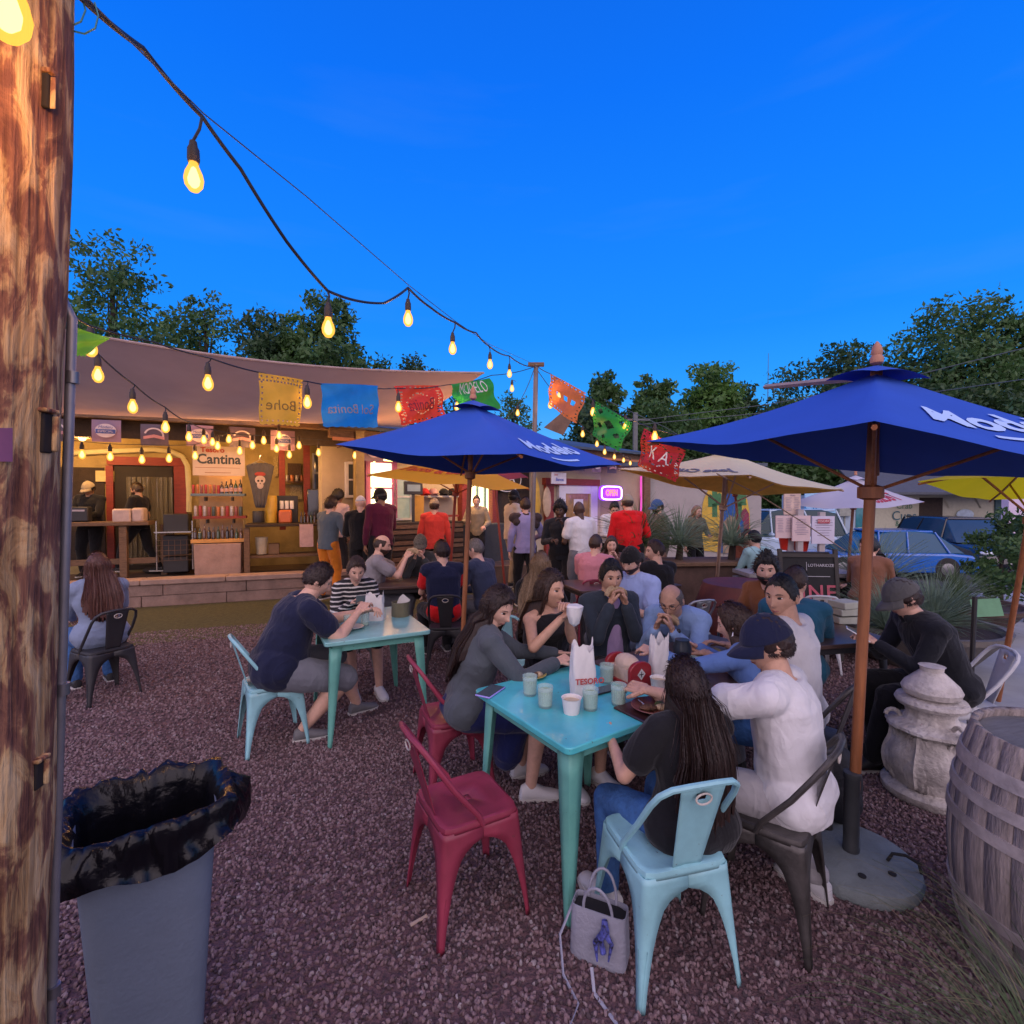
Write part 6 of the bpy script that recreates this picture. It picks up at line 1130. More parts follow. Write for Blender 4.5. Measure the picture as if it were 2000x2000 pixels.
# pennant banners along the eaves
pur = mat('pennant_plum', (.22, .13, .20), .5, var=.15, vs=4, spec=.5); pur2 = mat('pennant_dark', (.08, .055, .09), .5, var=.2, vs=4)
blp = mat('pennant_blue', (.03, .06, .25), .5); whp = mat('pennant_white', (.50, .42, .45), .5); MRD = random.Random(9)
def pennant(P, d, k, label):
    nv = Vector((-d.y, d.x, 0)); o = bpy.data.objects.new('beer_pennant', None); o = part('beer_pennant', (pur, pur2)[k % 2], None, lambda q: q.grid([[d*x-nv*(.02*math.sin(x*9+k)+.015*math.sin(z*8))+Vector((0, 0, -z)) for x in np.linspace(-.19, .19, 7)] for z in np.linspace(0, .34, 6)]))
    o.location = P; tag(o, label, 'pennant', 'beer pennants along the eaves'); M_ = lambda x, z, off: d*x-nv*off+Vector((0, 0, -z))
    if k % 2 == 0:
        part('oval_badge', whp, o, lambda q: q.add([M_(.135*math.cos(t), .17+.105*math.sin(t), .045) for t in [2*math.pi*i/24 for i in range(24)]], [tuple(range(24))]), smooth=False)
        part('badge_band', blp, o, lambda q: q.add([M_(x, z, .050) for x, z in ((-.125, .15), (.125, .15), (.125, .215), (-.125, .215))], [(0, 1, 2, 3)]), smooth=False)
        text('ESPECIAL', .048, whp, basis(M_(0, .183, .056), d, (0, 0, 1)), o, ext=0); text('Modelo', .06, blp, basis(M_(0, .118, .056), d, (0, 0, 1)), o, ext=0, shear=.2)
    else:
        part('round_badge', whp, o, lambda q: q.rings([[M_(r_*math.cos(t), .18-r_*math.sin(t)*.9, .045) for t in [math.pi*i/16-.25 for i in range(17)]] for r_ in (.11, .135)], closed=False), smooth=False)
        part('badge_ribbon', mat('pennant_rose', (.42, .20, .22), .5), o, lambda q: q.add([M_(x, z, .05) for x, z in ((-.14, .20), (0, .165), (.14, .20), (.14, .245), (0, .215), (-.14, .245))], [(0, 1, 4, 5), (1, 2, 3, 4)]), smooth=False)
PN = ['first plum pennant beside the wooden pole', 'second pennant, dark with a round badge, above the cashier', 'third pennant with a blue band above the doorway', 'fourth pennant behind the hanging bulbs', 'pennant just above the left of the Cantina sign', 'pennant above the right of the Cantina sign', 'pennant right of the Cantina sign above the hanging shirt', 'pennant above the yellow drink tub', 'pennant between the two red posts', 'pennant above the first white window', 'last porch pennant before the blue umbrella']
for k in range(11):
    a_ = -7.35+k*.62-.18*0; p = A1.W(a_+.35, -.08, 2.95)+Vector((0, 0, MRD.uniform(-.02, .02))); pennant(p, A1.d, k, PN[k])
PN2 = ['above the pink window', 'above the lit white window', 'above the merchandise shelf', 'left of the orange umbrella top', 'above the serving hatch', 'above the dark door', 'right of the dark door under the blue umbrella', 'above the white pay sign', 'left over the storm door', 'right over the storm door', 'above the OPEN sign', 'right of the OPEN sign']
for k in range(12): pennant(A2.W(.75+k*.62, -.10, 2.80)+Vector((0, 0, MRD.uniform(-.02, .02))), A2.d, k, 'small pennant on the right wing '+PN2[k])
# ================================================================ wooden utility pole
def pole_mat():
    m = bpy.data.materials.new('old_pole_wood'); m.use_nodes = True; t = m.node_tree; b = t.nodes['Principled BSDF']; b.inputs['Roughness'].default_value = .85; b.inputs['Specular IOR Level'].default_value = .25
    co = t.nodes.new('ShaderNodeTexCoord'); mp = t.nodes.new('ShaderNodeMapping'); mp.inputs['Scale'].default_value = (1, 1, .38); t.links.new(co.outputs['Object'], mp.inputs[0])
    n1 = t.nodes.new('ShaderNodeTexNoise'); n1.inputs['Scale'].default_value = 22; n1.inputs['Detail'].default_value = 8; n1.inputs['Roughness'].default_value = .6; n1.inputs['Distortion'].default_value = .6; t.links.new(mp.outputs[0], n1.inputs[0])
    r1 = t.nodes.new('ShaderNodeValToRGB'); e = r1.color_ramp.elements; e[0].position = .47; e[0].color = (.25, .115, .068, 1); e[1].position = .53; e[1].color = (.50, .31, .14, 1); x = e.new(.62); x.color = (.58, .40, .21, 1); x = e.new(.36); x.color = (.14, .058, .042, 1); t.links.new(n1.outputs[0], r1.inputs[0])
    mp2 = t.nodes.new('ShaderNodeMapping'); mp2.inputs['Scale'].default_value = (1, 1, .05); t.links.new(co.outputs['Object'], mp2.inputs[0])
    n2 = t.nodes.new('ShaderNodeTexNoise'); n2.inputs['Scale'].default_value = 70; n2.inputs['Detail'].default_value = 5; t.links.new(mp2.outputs[0], n2.inputs[0])
    r2 = t.nodes.new('ShaderNodeValToRGB'); r2.color_ramp.elements[0].position = .38; r2.color_ramp.elements[0].color = (.45, .40, .36, 1); r2.color_ramp.elements[1].position = .55; r2.color_ramp.elements[1].color = (1, 1, 1, 1); t.links.new(n2.outputs[0], r2.inputs[0])
    mm = t.nodes.new('ShaderNodeMixRGB'); mm.blend_type = 'MULTIPLY'; mm.inputs[0].default_value = .8; t.links.new(r1.outputs[0], mm.inputs[1]); t.links.new(r2.outputs[0], mm.inputs[2]); t.links.new(mm.outputs[0], b.inputs['Base Color'])
    ad_ = t.nodes.new('ShaderNodeMath'); ad_.operation = 'ADD'; t.links.new(n1.outputs[0], ad_.inputs[0]); t.links.new(n2.outputs[0], ad_.inputs[1])
    bp = t.nodes.new('ShaderNodeBump'); bp.inputs['Strength'].default_value = 1.0; bp.inputs['Distance'].default_value = .012; t.links.new(ad_.outputs[0], bp.inputs['Height']); t.links.new(bp.outputs[0], b.inputs['Normal']); return m
PW_ = pole_mat(); px = D(112, 1900, .92).x-.262
def pole_hit(u, v, r=.146):
    d = ray(u, v); dx, dy = d.x, d.y; pe = px+.0532*(CAMH+d.z*.82/.9); a = dx*dx+dy*dy; b = -2*(dx*pe+dy*.92); c = pe*pe+.92**2-r*r; ds = max(0, b*b-4*a*c); t = (-b-math.sqrt(ds))/(2*a); p = Vector((0, 0, CAMH))+d*t; return p-Vector((pe, .92, 0)), math.atan2(p.y-.92, p.x-pe)+math.pi/2
up_ = empty('utility_pole', (px, .92, 0), 0, 'weathered brown wooden utility pole filling the left edge of the picture', 'pole')
def pr(z, a): return .150-.008*z/3+.004*noise.noise(Vector((math.cos(a)*3, math.sin(a)*3, z*2.2)))*2+.0022*noise.noise(Vector((math.cos(a)*14, math.sin(a)*14, z*7)))+.0016*noise.noise(Vector((math.cos(a)*40, math.sin(a)*40, z*3)))
q = MB(); zz = [i*.014 for i in range(260)]; q.rings([[Vector((math.cos(a)*pr(z, a), math.sin(a)*pr(z, a), z)) for a in [2*math.pi*k/120 for k in range(120)]] for z in zz]); ob = q.build('shaft', PW_, up_, smooth=180)
q = MB(); hd = mat('gouge_dark', (.015, .010, .008), .9); Vn = lambda u, v: D(u, v, .80)
for (u, v, w, h_) in ((88, 835, .024, .075), (90, 165, .008, .062), (74, 1503, .022, .055)):
    f_, aa = pole_hit(u, v)
    o = part('gouge', hd, up_, lambda q: q.box((0, 0, 0), (w, .012, h_)), bevel=.003); o.location = f_; o.rotation_euler.z = aa
    o = part('splinter', PW_, up_, lambda q: (q.box((w*.5, -.004, 0), (w*.35, .02, h_*.9)), q.box((0, -.004, h_*.56), (w*1.5, .018, .008))), bevel=.003); o.location = f_; o.rotation_euler.z = aa
o = part('torn_sticker', mat('sticker_purple', (.22, .08, .18), .7), up_, lambda q: q.grid([[pole_hit(u, v, .153)[0] for u in (-6, 4, 14, 25)] for v in (824, 845, 868, 890)])); 
cx = D(124, 1000, 1.06); cdt = part('conduit', mat('conduit_grey', (.26, .25, .26), .45, metal=.5, var=.15, vs=5), up_, lambda q: q.tube([(0, 0, 0), (.0, 0, 1.5), (.0, 0, 2.12), (-.015, -.01, 2.16)], .009, 12)); cdt.location = Vector((.102, .118, 0)); up_.rotation_euler.y = R(3.05)
for z in (.7, 1.35, 2.0): s_ = part('conduit_strap', mat('strap_steel', (.25, .25, .26), .4, metal=.8), up_, lambda q: q.lathe([(.0105, -.012), (.0120, -.012), (.0120, .012), (.0105, .012)], seg=14)); s_.location = cdt.location+Vector((.004, 0, z))
# ================================================================ bin with black liner
bn = empty('rubbish_bin', (-1.14, 1.54, 0), R(38), 'tall grey rubbish bin with a black bag folded over its rim', 'bin')
bm_ = mat('bin_grey', (.13, .165, .22), .6, var=.06, vs=6, bump=.15, bs=70)
def rrect(w, d, z, n=44, e=5): return [Vector((math.cos(a)*w/2*(abs(math.cos(a))**e+abs(math.sin(a))**e)**(-1/e), math.sin(a)*d/2*(abs(math.cos(a))**e+abs(math.sin(a))**e)**(-1/e), z)) for a in [2*math.pi*k/n for k in range(n)]]
part('body', bm_, bn, lambda q: q.rings([rrect(.26, .20, 0), rrect(.265, .205, .02), rrect(.35, .27, .70), rrect(.375, .29, .705), rrect(.375, .29, .76), rrect(.35, .27, .765), rrect(.33, .25, .70), rrect(.25, .19, .03)]), smooth=50)
liner = mat('liner_black', (.004, .004, .006), .20, var=0, spec=.28, bump=.4, bs=14); MRL = random.Random(2); rs = []
prof = [(-.07, .36, -.2), (-.045, .55, -.1), (-.022, .74, .3), (.004, .79, .6), (.024, .80, .8), (.040, .785, 1), (.046, .76, 1), (.048, .73, 1), (.050, .70, 1), (.052, .68, 1.2)]
for i, (o_, z, am) in enumerate(prof):
    row = []
    for k, p in enumerate(rrect(.37, .285, z, 160)):
        a = 2*math.pi*k/160; wv = noise.noise(Vector((math.cos(a)*3.2, math.sin(a)*3.2, i*.35)))*.030+noise.noise(Vector((math.cos(a)*9, math.sin(a)*9, i*.5)))*.014+noise.noise(Vector((math.cos(a)*26, math.sin(a)*26, i*.9)))*.005; nv = Vector((math.cos(a), math.sin(a), 0))
        drop = 1+.45*noise.noise(Vector((math.cos(a)*1.6+4, math.sin(a)*1.6, 1))); tail = max(0, math.cos(a-.15))**14*.05*(i > 5)
        row.append(Vector((p.x, p.y, z if i < 4 else .80-(.80-z)*drop))+nv*(o_+wv*abs(am)+tail)+Vector((0, 0, wv*.9*abs(am)+.03*max(0, math.sin(a+.2))*(2 <= i <= 5))))
    rs.append(row)
part('bin_liner', liner, bn, lambda q: q.rings(rs, cap=False), smooth=180)
part('liner_floor', liner, bn, lambda q: q.add(rrect(.27, .19, .42), [tuple(range(44))]), smooth=False)
# ================================================================ wine barrel
def barrel(label, P, h, r, rz):
    o = empty('wine_barrel', P, rz, label, 'barrel'); n = 26; bmw = mat('barrel_oak', (.33, .28, .265), .8, var=.25, vs=10, bump=.5, bs=30, stretch=(5, 5, .6)); hoop = mat('barrel_hoop', (.50, .44, .42), .55, metal=.35, var=.2, vs=9, bump=.2, bs=40)
    R_ = lambda z: r*(1-.26*((z/h-.5)*2)**2*.75)
    for k in range(n):
        a0, a1 = 2*math.pi*k/n+.006, 2*math.pi*(k+1)/n-.006; g = [[Vector((math.cos(a)*R_(h*i/10), math.sin(a)*R_(h*i/10), h*i/10)) for a in (a0, (a0+a1)/2, a1)] for i in range(11)]
        s_ = part('stave', bmw, o, lambda q: q.grid(g)); t_ = s_.modifiers.new('t', 'SOLIDIFY'); t_.thickness = .022; t_.offset = -1
    for z, w in ((.05, .045), (.16, .04), (.28, .04), (.62, .04), (.74, .04), (.86, .05)):
        z *= h; part('hoop', hoop, o, lambda q: q.lathe([(R_(z-w/2)+.001, z-w/2), (R_(z-w/2)+.006, z-w/2), (R_(z+w/2)+.006, z+w/2), (R_(z+w/2)+.001, z+w/2)], seg=60))
    hdw = mat('barrel_head', (.17, .17, .175), .8, var=.15, vs=7, bump=.3, bs=40, stretch=(1, 8, 1))
    for k in range(6):
        x0 = -R_(h)*.93+k*R_(h)*.31; x1 = x0+R_(h)*.305; rr_ = R_(h)*.925; pts = [(x, -math.sqrt(max(0, rr_**2-x*x))) for x in np.linspace(x0, x1, 5)]+[(x, math.sqrt(max(0, rr_**2-x*x))) for x in np.linspace(x1, x0, 5)]
        part('head_board', hdw, o, lambda q: q.slab(pts, h-.05, h-.03), smooth=False)
    return o
bc = G(2030, 1420, .92); BRL = barrel('weathered wine barrel with metal hoops at the lower right edge', Vector((2.03, 1.77, 0)), .88, .35, .3)
tb = part('food_basket', mat('basket_red', (.50, .015, .02), .4), None, lambda q: q.rings([rrect(.12, .09, 0), rrect(.17, .13, .045), rrect(.18, .14, .047), rrect(.115, .085, .008)])); tb.location = Vector((1.99, 1.69, .852)); tag(tb, 'red plastic food basket on top of the wine barrel', 'basket')
# ================================================================ carved stone finial
fn = empty('stone_finial', (2.46, 2.90, 0), R(15), 'pale carved stone finial with acanthus leaves standing on the gravel', 'ornament'); sm_ = mat('cast_stone', (.68, .64, .60), .85, col2=(.34, .31, .29), vs=7, bump=.7, bs=45)  # darker mottling in the stone colour stands in for shaded crevices
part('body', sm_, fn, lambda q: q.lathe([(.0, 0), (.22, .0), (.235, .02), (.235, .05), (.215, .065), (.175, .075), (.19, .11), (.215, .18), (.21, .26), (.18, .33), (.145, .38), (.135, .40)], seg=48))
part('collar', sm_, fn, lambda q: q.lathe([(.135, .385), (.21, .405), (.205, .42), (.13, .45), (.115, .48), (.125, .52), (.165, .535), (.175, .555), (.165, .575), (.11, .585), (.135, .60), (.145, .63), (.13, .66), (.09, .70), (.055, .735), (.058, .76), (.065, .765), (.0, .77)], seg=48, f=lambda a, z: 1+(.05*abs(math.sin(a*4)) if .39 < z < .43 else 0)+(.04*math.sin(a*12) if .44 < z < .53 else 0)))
for k in range(6):
    a = k*math.pi/3+.3; q = MB(); g = []
    for i in range(15):
        t = i/14; z = .09+.30*t; rb = .19+.055*math.sin(math.pi*min(1, t*1.1))*.6-.04*t**2+.045*max(0, t-.75)*3; w = .34*math.sin(math.pi*(.12+.80*t))**.6*(1+.16*math.sin(t*22)); g.append([Vector((math.cos(a+w*s_)*(rb+.018*(1-abs(s_))-.012*abs(math.sin(s_*6))), math.sin(a+w*s_)*(rb+.018*(1-abs(s_))-.012*abs(math.sin(s_*6))), z-.02*abs(s_))) for s_ in np.linspace(-1, 1, 11)])
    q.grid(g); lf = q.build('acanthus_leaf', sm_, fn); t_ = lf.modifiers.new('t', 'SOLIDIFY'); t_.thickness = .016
    if k % 2 == 0:
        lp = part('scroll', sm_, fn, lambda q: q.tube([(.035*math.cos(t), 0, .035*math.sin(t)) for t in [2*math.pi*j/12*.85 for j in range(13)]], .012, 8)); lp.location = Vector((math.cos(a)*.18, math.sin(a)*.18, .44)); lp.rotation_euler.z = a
# ================================================================ grasses, agaves, planters
def blades(name, c, n, L, spread, wd, m, seed, droop=1., up0=.2, parent=None, segs=6):
    r_ = np.random.default_rng(seed); q = MB()
    for k in range(n):
        a = r_.uniform(0, 2*math.pi); el_ = R(r_.uniform(90*up0, 88)); l = L*r_.uniform(.55, 1.05); d = Vector((math.cos(a), math.sin(a), 0)); s_ = Vector((-d.y, d.x, 0)); p = Vector(c)+d*r_.uniform(0, spread)*.3; rows = []; w = wd*r_.uniform(.7, 1.2)
        for i in range(segs+1):
            t = i/segs; e_ = el_-droop*t*t*1.3; rows.append([p-s_*w*(1-t)**.7, p+Vector((0, 0, -w*.4)), p+s_*w*(1-t)**.7]); p = p+(d*math.cos(e_)+Vector((0, 0, math.sin(e_))))*l/segs
        q.grid(rows)
    return q.build(name, m, parent)
grm = thin('blade_green', (.13, .21, .08), .3, .5, .3, 9); agm = thin('agave_green', (.27, .38, .26), .25, .45, .25, 9); drym = thin('blade_dry', (.30, .26, .14), .35, .6, .2, 9)
og_ = empty('ornamental_grass', (1.50, 1.22, 0), 0, 'clump of long fine ornamental grass in the bottom right corner', 'plant'); blades('blades', (0, 0, 0), 420, .78, .35, .0022, grm, 3, 1.3, .35, og_, 9); blades('dry_blades', (-.03, 0, 0), 130, .85, .3, .0016, drym, 4, 1.7, .2, og_, 9)
blades('broad_blade', (-.05, -.06, 0), 7, .55, .25, .008, thin('blade_pale', (.30, .36, .14), .4, .5, .2, 9), 8, .7, .35, og_, 8)
def planter(label, P, r, h, m, n_=1):
    o = empty('bowl_planter', P, 0, label, 'planter'); part('bowl', m, o, lambda q: q.lathe([(.0, 0), (r*.55, 0), (r*.62, .03), (r*.93, h*.8), (r, h*.86), (r*1.02, h), (r*.94, h), (r*.90, h*.85), (.0, h*.84)], seg=40)); part('soil', mat('soil', (.05, .035, .028), .95, bump=.6, bs=30), o, lambda q: q.lathe([(.0, h*.87), (r*.92, h*.87), (.0, h*.9)], seg=24)); return o
plm = mat('planter_stone', (.20, .18, .16), .8, var=.2, vs=6, bump=.4, bs=30); plb = mat('planter_brown', (.11, .065, .05), .8, var=.2, vs=6, bump=.4, bs=30)
def agave(label, P, L, n, seed, kind='agave', m=None, droop=.5, wd=.012, up0=.05):
    o = empty(kind, P, 0, label, 'plant'); blades('leaves', (0, 0, 0), n, L, .12, wd, m or agm, seed, droop, up0, o, 4); return o
pA = Vector((4.35, 5.35, 0)); planter('wide grey stone bowl planter of spiky plants at the right', pA, .75, .42, plm)
agave('round spiky plant at the left of the stone bowl', pA+Vector((-.5, -.25, .40)), .62, 420, 1, wd=.006); agave('big spiky plant in the middle of the stone bowl', pA+Vector((.15, -.05, .40)), .72, 460, 2, wd=.006); agave('spiky plant with yellowed tips at the right of the stone bowl', pA+Vector((.55, .2, .40)), .5, 260, 3, wd=.006, m=grm)
agave('upright agave behind the stone bowl in front of the blue car', Vector((5.0, 6.9, .45)), .95, 300, 5, wd=.012, up0=.35); planter('brown bowl planter behind the stone bowl', Vector((5.0, 6.9, 0)), .6, .45, plb)
agave('low green shrub before the parked cars', Vector((5.9, 6.6, .35)), .6, 300, 6, wd=.008, m=grm, up0=.1); planter('low earth brown planter at the right edge', Vector((5.9, 6.6, 0)), .7, .38, plb)
agave('drooping grassy plant beside the stone bowl', Vector((3.55, 5.75, .2)), .55, 300, 7, wd=.006, m=grm); planter('small dark planter left of the stone bowl', Vector((3.55, 5.75, 0)), .35, .25, plb)
for k, (u, v, Y, L_, lb) in enumerate(((1958, 985, 8.5, 1.2, 'leafy shrub with arching branches in front of the black vehicle'), (2010, 1000, 7.0, 1.2, 'dark leafy shrub at the right edge below the yellow umbrella'))):
    b_ = D(u, 1050, Y); b_.z = 0; tree(lb, b_, CAMH-.2-.0, .55, LM, 60+k, n=2000, leaf=.045, low=.2, blobs=7); bpy.context.scene.collection.objects[-1]
# long planter and potted palms in front of the mural
pb = empty('long_planter', (2.9, 7.6, 0), R(5), 'long dark planter below the potted palms and mural', 'planter'); part('trough', plb, pb, lambda q: q.box((0, 0, .38), (3.0, .6, .76)), bevel=.02); part('rim', wood, pb, lambda q: q.box((0, 0, .79), (3.1, .7, .06)), bevel=.01)
for k, (x, y, L_, n_, lb) in enumerate(((1.9, 7.5, .85, 240, 'potted palm with fanned leaves left of the tan umbrella pole'), (2.55, 7.6, .75, 220, 'potted palm just left of the pale pole in front of the mural'), (3.35, 7.6, .7, 170, 'small palm with pale leaf tips right of the pale pole'))):
    o = empty('potted_palm', (x, y, .82), 0, lb, 'plant'); part('trunk', BARK, o, lambda q: q.tube([(0, 0, 0), (.02, 0, .25)], [.06, .045], 8)); blades('fronds', (0, 0, .22), n_, L_, .15, .012, (grm, agm, agm)[k], 20+k, .7, .0, o, 5)
bk2 = part('painted_barrel', mat('painted_red_barrel', (.16, .035, .03), .6, var=.2, col2=(.10, .03, .025)), None, lambda q: q.lathe([(.0, 0), (.42, 0), (.50, .25), (.52, .40), (.50, .55), (.42, .80), (.0, .80)], seg=36)); bk2.location = D(1450, 1170, 5.6); bk2.location.z = 0; tag(bk2, 'dark red painted half barrel behind the pale chair and the brown jacket', 'barrel')
q = MB(); [q.ell((math.cos(a)*.485, math.sin(a)*.485, .55), (.09, .04, .07), 14, 8, rot=Matrix.Rotation(0, 3, 'Z')) for a in (R(-125), R(-85), R(-50))]; 
for a in (-128, -92, -56): o = part('painted_oval', mat('barrel_cream', (.35, .33, .32), .6), bk2, lambda q: q.ell((0, 0, 0), (.13, .015, .07), 16, 8)); o.location = (math.cos(R(a))*.505, math.sin(R(a))*.505, .52); o.rotation_euler.z = R(a+90)
# ================================================================ boards and signs
def board(label, P, w, h_, zc, n_, m, head=None, hm_=None, lines=10, post=None, seed=1, cols=1, post_x=0.):
    o = empty(n_, P, 0, label, 'sign'); part('panel', m, o, lambda q: q.box((0, 0, zc), (w, .02, h_)), smooth=False); r_ = random.Random(seed); ink = mat('ink_grey', (.28, .24, .34), .8)
    for c in range(cols):
        q = MB()
        for i in range(lines): q.box((-w/2+w/cols*(c+.5)+r_.uniform(-.02, .02)*w, -.0125, zc+h_*.36-i*h_*.72/lines*(.9)-(.1*h_ if head else 0)), (w/cols*r_.uniform(.45, .8), .003, h_*.018))
        tag(q.build('menu_lines', ink, o, smooth=False), kind='stuff')
    if head: text(head, h_*.085, hm_ or ink, basis((0, -.013, zc+h_*.37), (1, 0, 0), (0, 0, 1)), o, ext=.001)
    if post: part('post', post, o, lambda q: q.box((post_x, .03, (zc-h_/2)/2+.2), (.07, .05, zc-h_/2+.4)), smooth=False)
    return o
pnk = mat('menu_pink', (.62, .48, .48), .7, var=.04); lil = mat('menu_lilac', (.56, .54, .66), .7, var=.04); postm = mat('post_pale', (.42, .38, .38), .7)
def bz(u, v, Y): return D(u, v, Y).z
Y_ = 6.2
def brd(u0, v0, u1, v1, Y, **k): c = D((u0+u1)/2, (v0+v1)/2, Y); return dict(P=(c.x, Y, 0), w=(u1-u0)/F*Y, h_=(v1-v0)/F*Y, zc=c.z)
k_ = brd(1531, 962, 1563, 1005, 6.4); board('upper pink menu sheet on the board post', n_='menu_board', m=mat('menu_peach', (.66, .50, .42), .7), lines=9, cols=2, head='MENU', post=postm, seed=2, **k_)
k_ = brd(1515, 1007, 1548, 1051, 6.35); board('left lilac menu sheet under the peach one', n_='menu_board', m=pnk, lines=9, cols=2, seed=3, **k_)
k_ = brd(1547, 1007, 1582, 1057, 6.3); board('right lilac menu sheet under the peach one', n_='menu_board', m=pnk, lines=10, seed=4, post=postm, **k_)
k_ = brd(1585, 1008, 1629, 1062, 6.3); board('framed white notice headed TESORO on its own post', n_='menu_board', m=lil, head=None, lines=7, seed=5, post=postm, **k_)
o = part('notice_header', mat('header_red', (.40, .03, .06), .6), None, lambda q: q.box((0, 0, 0), (.15, .006, .055)), smooth=False); o.location = D(1609, 1018, 6.28); tag(o, 'dark red TESORO strip stuck on the framed white notice', 'sign'); text('TESORO', .045, mat('letter_pale', (.75, .6, .6), .6), basis((0, -.004, 0), (1, 0, 0), (0, 0, 1)), o, ext=.001)
for k, (u, v) in enumerate(((1537, 1064), (1564, 1066))):
    o = part('red_bucket', mat('bucket_red', (.60, .035, .02), .4, var=.03), None, lambda q: q.lathe([(.0, 0), (.075, 0), (.10, .16), (.105, .165), (.095, .165), (.07, .01), (.0, .01)], seg=28)); o.location = D(u, v+10, 6.5); tag(o, ('left', 'right')[k]+' red bucket hung under the menu sheets', 'bucket', 'red buckets under the menus')
tb_ = part('plank_table', mat('plank_grey', (.30, .29, .29), .8, var=.15, bump=.3, bs=30), None, lambda q: (q.box((0, 0, .86), (1.5, .5, .05)), q.box((0, .1, .74), (1.45, .4, .08)), q.box((-.65, 0, .4), (.08, .4, .8)), q.box((.65, 0, .4), (.08, .4, .8)))); tb_.location = (3.85, 6.75, -.12); tag(tb_, 'grey plank side table beneath the menu sheets', 'table')
cb = empty('chalkboard', D(1592, 975, 5.35)+Vector((0, 0, -CAMH)), R(-6), 'black A-frame chalkboard saying LINE CLOSED in pink chalk', 'sign'); ck = mat('slate_black', (.014, .015, .018), .8, var=.1); fr_ = mat('slate_frame', (.035, .03, .028), .6)
part('board', ck, cb, lambda q: q.box((0, 0, .62), (.56, .02, .98))).rotation_euler.x = R(-8); part('frame', fr_, cb, lambda q: (q.box((-.29, -.005, .6), (.04, .035, 1.2)), q.box((.29, -.005, .6), (.04, .035, 1.2)), q.box((0, -.005, 1.13), (.54, .035, .04)), q.box((0, -.005, .12), (.54, .035, .04)))).rotation_euler.x = R(-8); part('back_leg', fr_, cb, lambda q: q.box((0, .40, .55), (.5, .03, 1.1))).rotation_euler.x = R(10)
chp = mat('chalk_pink', (.55, .13, .18), .9); chw = mat('chalk_white', (.55, .55, .6), .9); Mb = Matrix.Rotation(R(-8), 4, 'X')
text('LINE', .22, chp, Mb @ basis((.03, -.016, .72), (1, 0, 0), (0, 0, 1)), cb, ext=.001, bold=.003, spacing=1.15); text('CLOSED', .17, chp, Mb @ basis((0, -.016, .46), (1, 0, 0), (0, 0, 1)), cb, ext=.001, bold=.003); text('LOTHARIDZE', .045, chw, Mb @ basis((.13, -.016, 1.02), (1, 0, 0), (0, 0, 1)), cb, ext=.001)
part('rule_line', chw, cb, lambda q: (q.box((.10, -.016, .90), (.24, .002, .006)), q.box((-.02, -.016, 1.01), (.004, .002, .09)))).rotation_euler.x = R(-8)
gc = part('green_card', mat('card_green', (.14, .36, .20), .6), None, lambda q: q.add([(-.13, 0, 0), (.12, -.03, .02), (.14, .04, .17), (-.11, .07, .15)], [(0, 1, 2, 3)]), smooth=False); gc.location = D(1930, 1195, 4.6)+Vector((0, 0, -.05)); tag(gc, 'light green card printed with a palm stuck in the stone bowl planter', 'card')
bs_ = part('black_post', mat('post_black', (.02, .02, .022), .5), None, lambda q: q.tube([(0, 0, 0), (.02, 0, 1.0)], .016, 8)); bs_.location = G(1893, 1420, 0); tag(bs_, 'short black metal post behind the stone finial', 'post')
# ================================================================ handbag, backpack, stick
hb_ = empty('handbag', (.335, 1.86, 0), R(-24), 'small grey tote handbag with a blue scarf on the gravel beside the light blue chair', 'handbag'); hm1 = mat('bag_grey', (.30, .31, .38), .55, var=.06, bump=.25, bs=70)
part('bag_body', hm1, hb_, lambda q: q.rings([[Vector((p.x, p.y, z)) for p in rrect(w, d, 0, 40, 8)] for w, d, z in ((.20, .10, .0), (.215, .11, .02), (.205, .085, .20), (.20, .078, .20), (.20, .09, .03))]), smooth=50); part('bag_lining', mat('lining_black', (.01, .01, .012), .9), hb_, lambda q: q.slab([(p.x, p.y) for p in rrect(.19, .07, 0, 20, 6)], .14, .185))
for y in (-.035, .035): part('handle', hm1, hb_, lambda q: q.tube([(.055*math.cos(math.pi-t)*1.0, y*(1+.6*math.sin(t)), .19+.11*math.sin(t)) for t in [math.pi*k/12 for k in range(13)]], .0055, 8))
part('strap', hm1, hb_, lambda q: q.tube([(-.10, .0, .19), (-.14, -.06, .08), (-.10, -.14, .01), (-.02, -.22, .008), (-.03, -.33, .006), (-.06, -.42, .006)], .006, 6, flat=.4)); part('strap', hm1, hb_, lambda q: q.tube([(.0, -.12, .06), (.02, -.16, .01), (.13, -.24, .006), (.22, -.34, .006)], .006, 6, flat=.4))
part('scarf', mat('scarf_blue', (.10, .12, .48), .7, var=.5, vs=60), hb_, lambda q: (q.tube([(.03, -.052, .19), (.035, -.062, .16), (.02, -.066, .12), (.03, -.07, .08)], [.010, .016, .008, .012], 8), q.tube([(.03, -.058, .15), (.06, -.068, .12), (.05, -.075, .06)], [.012, .008, .003], 8), q.tube([(.03, -.058, .15), (.0, -.070, .11), (.01, -.08, .05)], [.012, .010, .003], 8)))
bp2 = part('backpack', mat('backpack_black', (.012, .013, .018), .7, bump=.4, bs=30), None, lambda q: (q.ell((0, 0, .24), (.17, .12, .25), 20, 12), q.ell((0, -.09, .17), (.12, .06, .13), 16, 10))); bp2.scale = (.8, .8, .85); bp2.location = (1.72, 2.62, .02); tag(bp2, 'black backpack standing behind the pole of the near blue umbrella', 'backpack')
st2 = part('wood_stick', mat('stick', (.55, .42, .33), .7), None, lambda q: q.box((0, 0, .012), (.075, .012, .006))); st2.location = G(818, 1803, 0); st2.rotation_euler.z = R(38); tag(st2, 'short pale wooden stick lying on the gravel by the red chair', 'stick')
